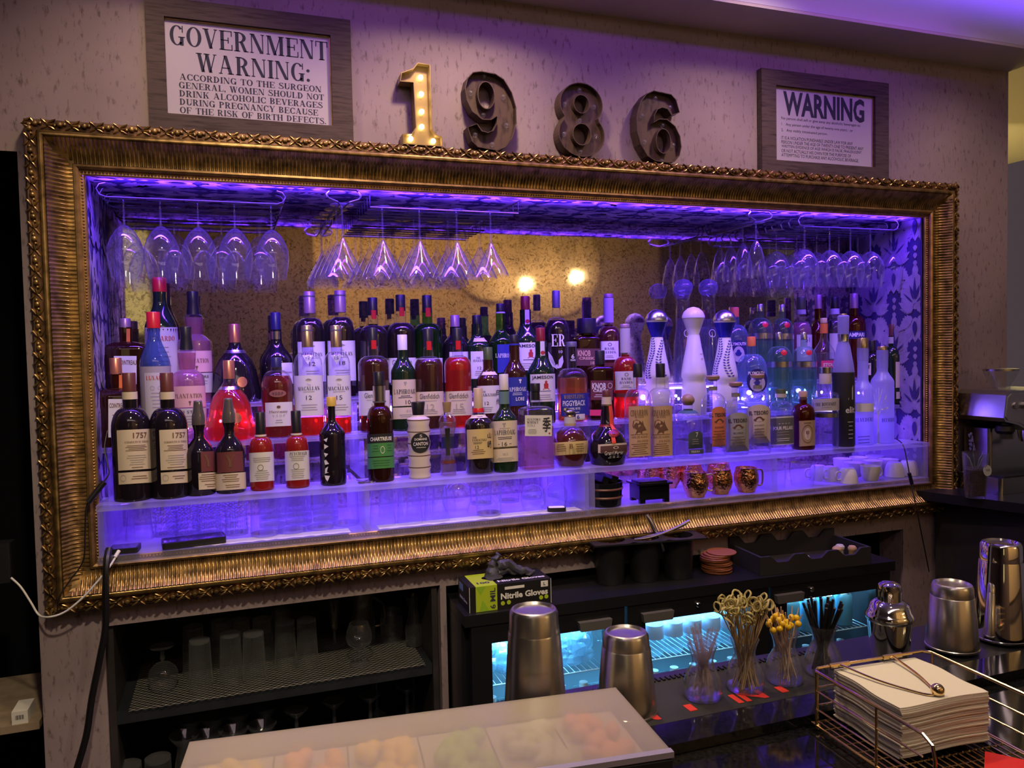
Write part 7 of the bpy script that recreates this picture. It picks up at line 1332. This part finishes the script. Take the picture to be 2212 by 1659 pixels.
b.add([((0.0505 - 0.013 * ((0.128 - q * 0.115) / 0.15) + 0.0006) * cos(a0 + (w_ - 0.5) * 0.30), (0.0505 - 0.013 * ((0.128 - q * 0.115) / 0.15) + 0.0006) * sin(a0 + (w_ - 0.5) * 0.30), 0.122 - q * 0.118) for q, w_ in v], f)
b.build('engraved_lettering', mat('engraving', (0.16, 0.14, 0.15), 0.5, 0.6), T1, smooth=False)
t = thing('cobbler_shaker', 'chrome cobbler shaker with a domed cap, between the black straws and the tins', 'cocktail shaker', (1.607, -1.255, ZM + 0.0008))
MB().lathe([(0.0005, 0), (0.030, 0), (0.033, 0.01), (0.0385, 0.068), (0.0385, 0.074)], 36, close=False).build('cup', M_chrome, t); MB().lathe([(0.0385, 0.070), (0.0415, 0.074), (0.0415, 0.080), (0.039, 0.084), (0.036, 0.090), (0.033, 0.100), (0.026, 0.106), (0.0205, 0.108)], 36, close=False).build('strainer_top', M_chrome, t)
MB().lathe([(0.0205, 0.106), (0.0208, 0.126), (0.019, 0.136), (0.013, 0.140), (0.0005, 0.141)], 30, close=False).build('cap', M_chrome, t)
# jars of picks and straws
M_jar = glass('jar_glass', body=0.03, rim=0.30, refl=1.2, edge=0.5)
def jar(label, x):
    t = thing('glass_carafe', label, 'jar', (x, -1.262, ZM + 0.0008)); MB().lathe([(0.0005, 0.0), (0.030, 0.0), (0.032, 0.006), (0.0315, 0.024), (0.026, 0.040), (0.019, 0.053), (0.0175, 0.062), (0.020, 0.074), (0.0245, 0.085), (0.0235, 0.085), (0.0165, 0.062), (0.0175, 0.053), (0.0245, 0.040), (0.030, 0.024), (0.030, 0.004), (0.0005, 0.004)], 32, close=False).build('glass_wall', M_jar, t); return t
JX = (1.201, 1.284, 1.366, 1.449)
jar('small glass carafe holding clear plastic straws, leftmost of the four carafes', JX[0]); jar('small glass carafe holding knotted bamboo picks, second of the four carafes', JX[1]); jar('small glass carafe holding yellow-beaded picks, third of the four carafes', JX[2]); jar('small glass carafe holding short black straws, rightmost of the four carafes', JX[3])
def bundle(mkf, n, x, ln, label, cat, group, seed, rb=0.023, rn=0.0125, dl=0.012):
    random.seed(seed); proto = None
    for i in range(n):
        a = random.random() * 6.283; q = sqrt(random.random()); bx, by = rb * q * cos(a), rb * q * sin(a); a2 = a + pi + random.uniform(-0.9, 0.9); q2 = sqrt((i + 0.5) / n) if True else q; a2 = i * 2.4 if i % 3 else a2
        nx, ny = rn * q2 * cos(a2), rn * q2 * sin(a2); d = Vector((nx - bx, ny - by, 0.058)).normalized(); loc = Vector((x + bx, -1.262 + by, ZM + 0.0058)); L_ = ln + random.uniform(-dl, dl)
        if proto is None: o = proto = mkf()
        else:
            o = proto.copy(); COL.objects.link(o)
            for c in proto.children: e = c.copy(); COL.objects.link(e); e.parent = o
        o.location = loc; o.rotation_mode = 'QUATERNION'; o.rotation_quaternion = d.to_track_quat('Z', 'Y') @ Quaternion((0, 0, 1), random.random() * 6.28); o.scale = (1, 1, L_ / ln)
        tag(o, label, cat, group)
M_bam = mat('bamboo', (0.42, 0.30, 0.15), 0.5); M_bamk = mat('bamboo_green', (0.46, 0.38, 0.15), 0.5)
def pick_knot():
    t = thing('bamboo_pick', '', 'pick'); MB().tube([(0, 0, 0), (0, 0, 0.135)], 0.0011, 6).build('stick', M_bam, t)
    MB().tube(smooth_path([(0, 0, 0.130), (0.004, 0.001, 0.137), (0.008, 0, 0.146), (0.003, -0.003, 0.153), (-0.005, -0.001, 0.149), (-0.004, 0.003, 0.141), (0.003, 0.003, 0.137), (0.010, 0.001, 0.140)], 3), 0.0016, 6).build('knot', M_bamk, t); return t
def pick_bead():
    t = thing('beaded_pick', '', 'pick'); MB().tube([(0, 0, 0), (0, 0, 0.118)], 0.0010, 6).build('stick', mat('pale_stick', (0.60, 0.42, 0.30), 0.5), t); b = MB(); b.ball((0, 0, 0.100), 0.0058, 12, 8); b.build('yellow_bead', mat('bead_yellow', (0.80, 0.50, 0.02), 0.2), t); return t
def straw(nm, m, ln, r):
    def f():
        b = MB(); b.tube([(0, 0, 0), (0, 0, ln)], r, 8); return b.build(nm, m)
    return f
bundle(straw('clear_straw', glass('clear_plastic', tint=(0.95, 0.92, 0.95), body=0.16, rim=0.4, refl=0.4, bodycol=(0.75, 0.62, 0.60)), 0.112, 0.0017), 34, JX[0], 0.112, 'thin clear plastic straw in the leftmost carafe', 'straw', 'clear straws in the leftmost carafe', 1, dl=0.005)
bundle(pick_knot, 42, JX[1], 0.150, 'bamboo pick with a knotted top in the second carafe', 'pick', 'knotted picks in the second carafe', 2, 0.024, 0.0145, 0.010)
bundle(pick_bead, 20, JX[2], 0.118, 'thin pick with a yellow bead near its top in the third carafe', 'pick', 'beaded picks in the third carafe', 3, 0.020, 0.0135, 0.008)
bundle(straw('black_straw', mat('straw_black', (0.010, 0.010, 0.011), 0.35), 0.124, 0.0024), 24, JX[3], 0.124, 'short black straw in the rightmost carafe', 'straw', 'black straws in the rightmost carafe', 4, 0.018, 0.0125, 0.005)
# napkin caddy
X0, X1, Y0, Y1 = 1.300, 1.520, -1.640, -1.405; ZB0 = ZBAR + 0.010
t = thing('napkin_caddy', 'gold wire napkin caddy with a weighted arm on the bar', 'napkin holder', ((X0 + X1) / 2, (Y0 + Y1) / 2, ZBAR + 0.0005), radians(-3)); o = Vector(((X0 + X1) / 2, (Y0 + Y1) / 2, ZBAR + 0.0005))
def tb(name, lst, r, closed=False, par=None):
    b = MB()
    for l in lst: b.tube([Vector(p) - o for p in l], r, 8, closed=closed)
    return b.build(name, M_goldwire, par or t)
rim = lambda z, e=0.0: [(X0 - e, Y0 + 0.02, z), (X0 - e, Y1 - 0.01, z), (X0 + 0.01, Y1 + e, z), (X1 - 0.01, Y1 + e, z), (X1 + e, Y1 - 0.01, z), (X1 + e, Y0 - 0.12, z)]
tb('base_wires', [[(X0 + 0.012 * i, Y0, ZB0), (X0 + 0.012 * i, Y1, ZB0)] for i in range(19)] + [[(X0, Y0 + 0.0235 * i, ZB0 - 0.002), (X1, Y0 + 0.0235 * i, ZB0 - 0.002)] for i in range(11)], 0.0012)
tb('base_frame', [[(X0, Y0 - 0.12, ZB0), (X0, Y1, ZB0), (X1, Y1, ZB0), (X1, Y0 - 0.12, ZB0)]], 0.0022)
tb('front_grid', [[(X0, Y0 - 0.02 * i, ZB0), (X1, Y0 - 0.02 * i, ZB0)] for i in range(1, 6)], 0.0014)
for z in (0.122, 0.150): tb('side_wire', [rim(z)], 0.0015)
tb('top_rail', [rim(0.180) ], 0.0024); tb('front_bend', [[(X0, Y0 + 0.02, 0.180), (X0, Y0 + 0.004, 0.172), (X0, Y0, 0.155), (X0, Y0, ZB0)]], 0.0024)
for x, y in ((X0, Y1 - 0.01), (X1, Y1 - 0.01), (X0 + 0.01, Y1), (X1, Y0 + 0.06), (X0, Y0 + 0.10)): tb('post', [[(x, y, ZB0), (x, y, 0.180)]], 0.0020)
for x in (X0 + 0.05, X1 - 0.07): tb('hinge', [[(x - 0.018, Y1, 0.180), (x + 0.018, Y1, 0.180)]], 0.0040)
for x, y in ((X0 + 0.006, Y1 - 0.006), (X1 - 0.006, Y1 - 0.006), (X0 + 0.006, Y0 - 0.1), (X1 - 0.006, Y0 - 0.1)): b = MB(); b.ball(Vector((x, y, ZBAR + 0.0055)) - o, 0.005, 12, 8); b.build('ball_foot', M_goldwire, t)
ab = (1.415, -1.530, 0.178)
arm = tb('arm', [smooth_path([(X0 + 0.05, Y1, 0.181), (X0 + 0.068, Y1 - 0.06, 0.1775), (1.395, -1.515, 0.1755), (1.405, -1.530, 0.177), ab], 4), smooth_path([(X1 - 0.07, Y1, 0.181), (1.440, Y1 - 0.06, 0.1775), (1.425, -1.51, 0.1755), ab], 4)], 0.0018)
b = MB(); b.ball(Vector(ab) + Vector((0, 0, 0.004)) - o, 0.0095, 18, 12); b.build('weight_ball', M_goldwire, arm)
M_nap = mat('napkin', (0.80, 0.74, 0.62), 0.9)
def napkin(seed, lastlayer=False):
    b = MB(); n = 12; sx, sy = 0.0735, 0.0665; v = []
    for lay in (0, 1):
        for j in range(n + 1):
            for i in range(n + 1):
                u, w_ = i / n * 2 - 1, j / n * 2 - 1; e = max(abs(u), abs(w_)); rr = 1 - 0.02 * (abs(u * w_)) ** 6
                v.append((u * sx * rr, w_ * sy * rr + 0.0, 0.0019 * lay + 0.0022 * sin(2.4 * u + 0.8) * max(0, -w_) * (e ** 3) + 0.0012 * sin(5 * w_) * (e ** 4)))
    m_ = (n + 1) ** 2; f = []
    for j in range(n):
        for i in range(n):
            q = (j * (n + 1) + i, j * (n + 1) + i + 1, (j + 1) * (n + 1) + i + 1, (j + 1) * (n + 1) + i); f.append(q[::-1]); f.append(tuple(a_ + m_ for a_ in q))
    ed = [i for i in range(n + 1)] + [(j + 1) * (n + 1) - 1 for j in range(1, n + 1)] + [n * (n + 1) + i for i in range(n - 1, -1, -1)] + [j * (n + 1) for j in range(n - 1, 0, -1)]
    for k in range(len(ed)): a_, c_ = ed[k], ed[(k + 1) % len(ed)]; f.append((a_, c_, c_ + m_, a_ + m_))
    b.add(v, f); return b.build('cocktail_napkin', M_nap, ang=50)
n0 = napkin(1); random.seed(8)
for i in range(30):
    q = n0 if i == 0 else n0.copy()
    if i: COL.objects.link(q)
    q.location = (1.420 + random.uniform(-0.0015, 0.0015), -1.474 + random.uniform(-0.0015, 0.0015), ZB0 + 0.0042 + 0.00245 * i); q.rotation_euler = (0, 0, radians(-4 + random.uniform(-0.8, 0.8)))
    if i == 29: tag(q, 'topmost white cocktail napkin of the stack in the gold wire caddy', 'napkin', 'cocktail napkins in the caddy')
    elif i == 0: tag(q, 'lowest white cocktail napkin, sticking out under the stack in the caddy', 'napkin', 'cocktail napkins in the caddy'); q.scale = (1.06, 1.06, 1)
    else: tag(q, 'white cocktail napkin inside the stack in the gold wire caddy', 'napkin', 'cocktail napkins in the caddy')
p = at(2150, 1650, z=ZB0 + 0.004); o_ = MB().box(-0.045, 0.045, -0.03, 0.03, 0, 0.0012).build('red_card', mat('card_red', (0.75, 0.02, 0.02), 0.5), smooth=False); o_.location = (p.x, p.y - 0.022, ZB0 + 0.003); o_.rotation_euler = (0, 0, radians(38)); tag(o_, 'bright red card poking in at the lower right edge', 'card')
# garnish tray
TW, TD, TH_ = 0.565, 0.178, 0.112; LZ = 0.198
t = thing('garnish_tray', 'long garnish tray with a milky plastic lid over cut fruit, nearest the viewer', 'garnish tray', (0.418, -1.320, ZBAR + 0.0005), radians(-6.2)); zt_ = LZ - ZBAR
MB().box(0.004, TW - 0.004, -TD + 0.004, -0.004, 0, zt_ - 0.030).build('tray_base', M_black, t, smooth=False)
M_lid = glass('milky_lid', tint=(0.95, 0.93, 0.90), body=0.34, rim=0.2, refl=0.25, bodycol=(0.74, 0.66, 0.56), rough=0.25, trans=0.35)
l = MB(); l.box(0, TW, -TD, 0, zt_ - 0.002, zt_); l.box(0, TW, -0.002, 0, zt_ - 0.028, zt_ - 0.002); l.box(0, 0.002, -TD, -0.002, zt_ - 0.028, zt_ - 0.002); l.box(TW - 0.002, TW, -TD, -0.002, zt_ - 0.028, zt_ - 0.002); l.build('lid', M_lid, t, smooth=False)
MB().box(-0.001, TW + 0.001, -TD - 0.010, -TD, zt_ - 0.006, zt_ + 0.001).build('front_strip', mat('lid_edge', (0.45, 0.42, 0.52), 0.3, 0.3), t, smooth=False)
MB().box(0.002, TW - 0.002, -TD - 0.012, -TD - 0.001, 0.0, zt_ - 0.008).build('front_panel', M_black, t, smooth=False)
FRU = [('lemon_wedges', (0.85, 0.62, 0.10)), ('orange_slices', (0.90, 0.42, 0.10)), ('lemon_slices', (0.90, 0.60, 0.08)), ('lime_wedges', (0.35, 0.55, 0.10)), ('pale_cubes', (0.62, 0.62, 0.50)), ('orange_peel', (0.88, 0.35, 0.12))]
tray_M = Matrix.Translation(t.location) @ Matrix.Rotation(t.rotation_euler.z, 4, 'Z')
for i, (nm, c) in enumerate(FRU):
    xa = 0.012 + i * 0.0905; MB().box(xa, xa + 0.088, -TD + 0.010, -0.010, zt_ - 0.030, zt_ - 0.028).build('pan', mat('pan_plastic', (0.55, 0.50, 0.45), 0.4), t, smooth=False)
    random.seed(20 + i); b = MB()
    for k in range(22): b.ball((random.uniform(xa + 0.014, xa + 0.074), random.uniform(-TD + 0.022, -0.045), zt_ - 0.016), (0.014, 0.010, 0.0105), 10, 6, M=Matrix.Rotation(random.uniform(0, 3), 3, 'Z'))
    b.v = [tuple(tray_M @ Vector(a_)) for a_ in b.v]; o_ = b.build('cut_fruit', mat('fruit_' + nm, c, 0.5)); tag(o_, '%s under the milky lid of the garnish tray' % nm.replace('_', ' '), 'fruit', None, 'stuff')
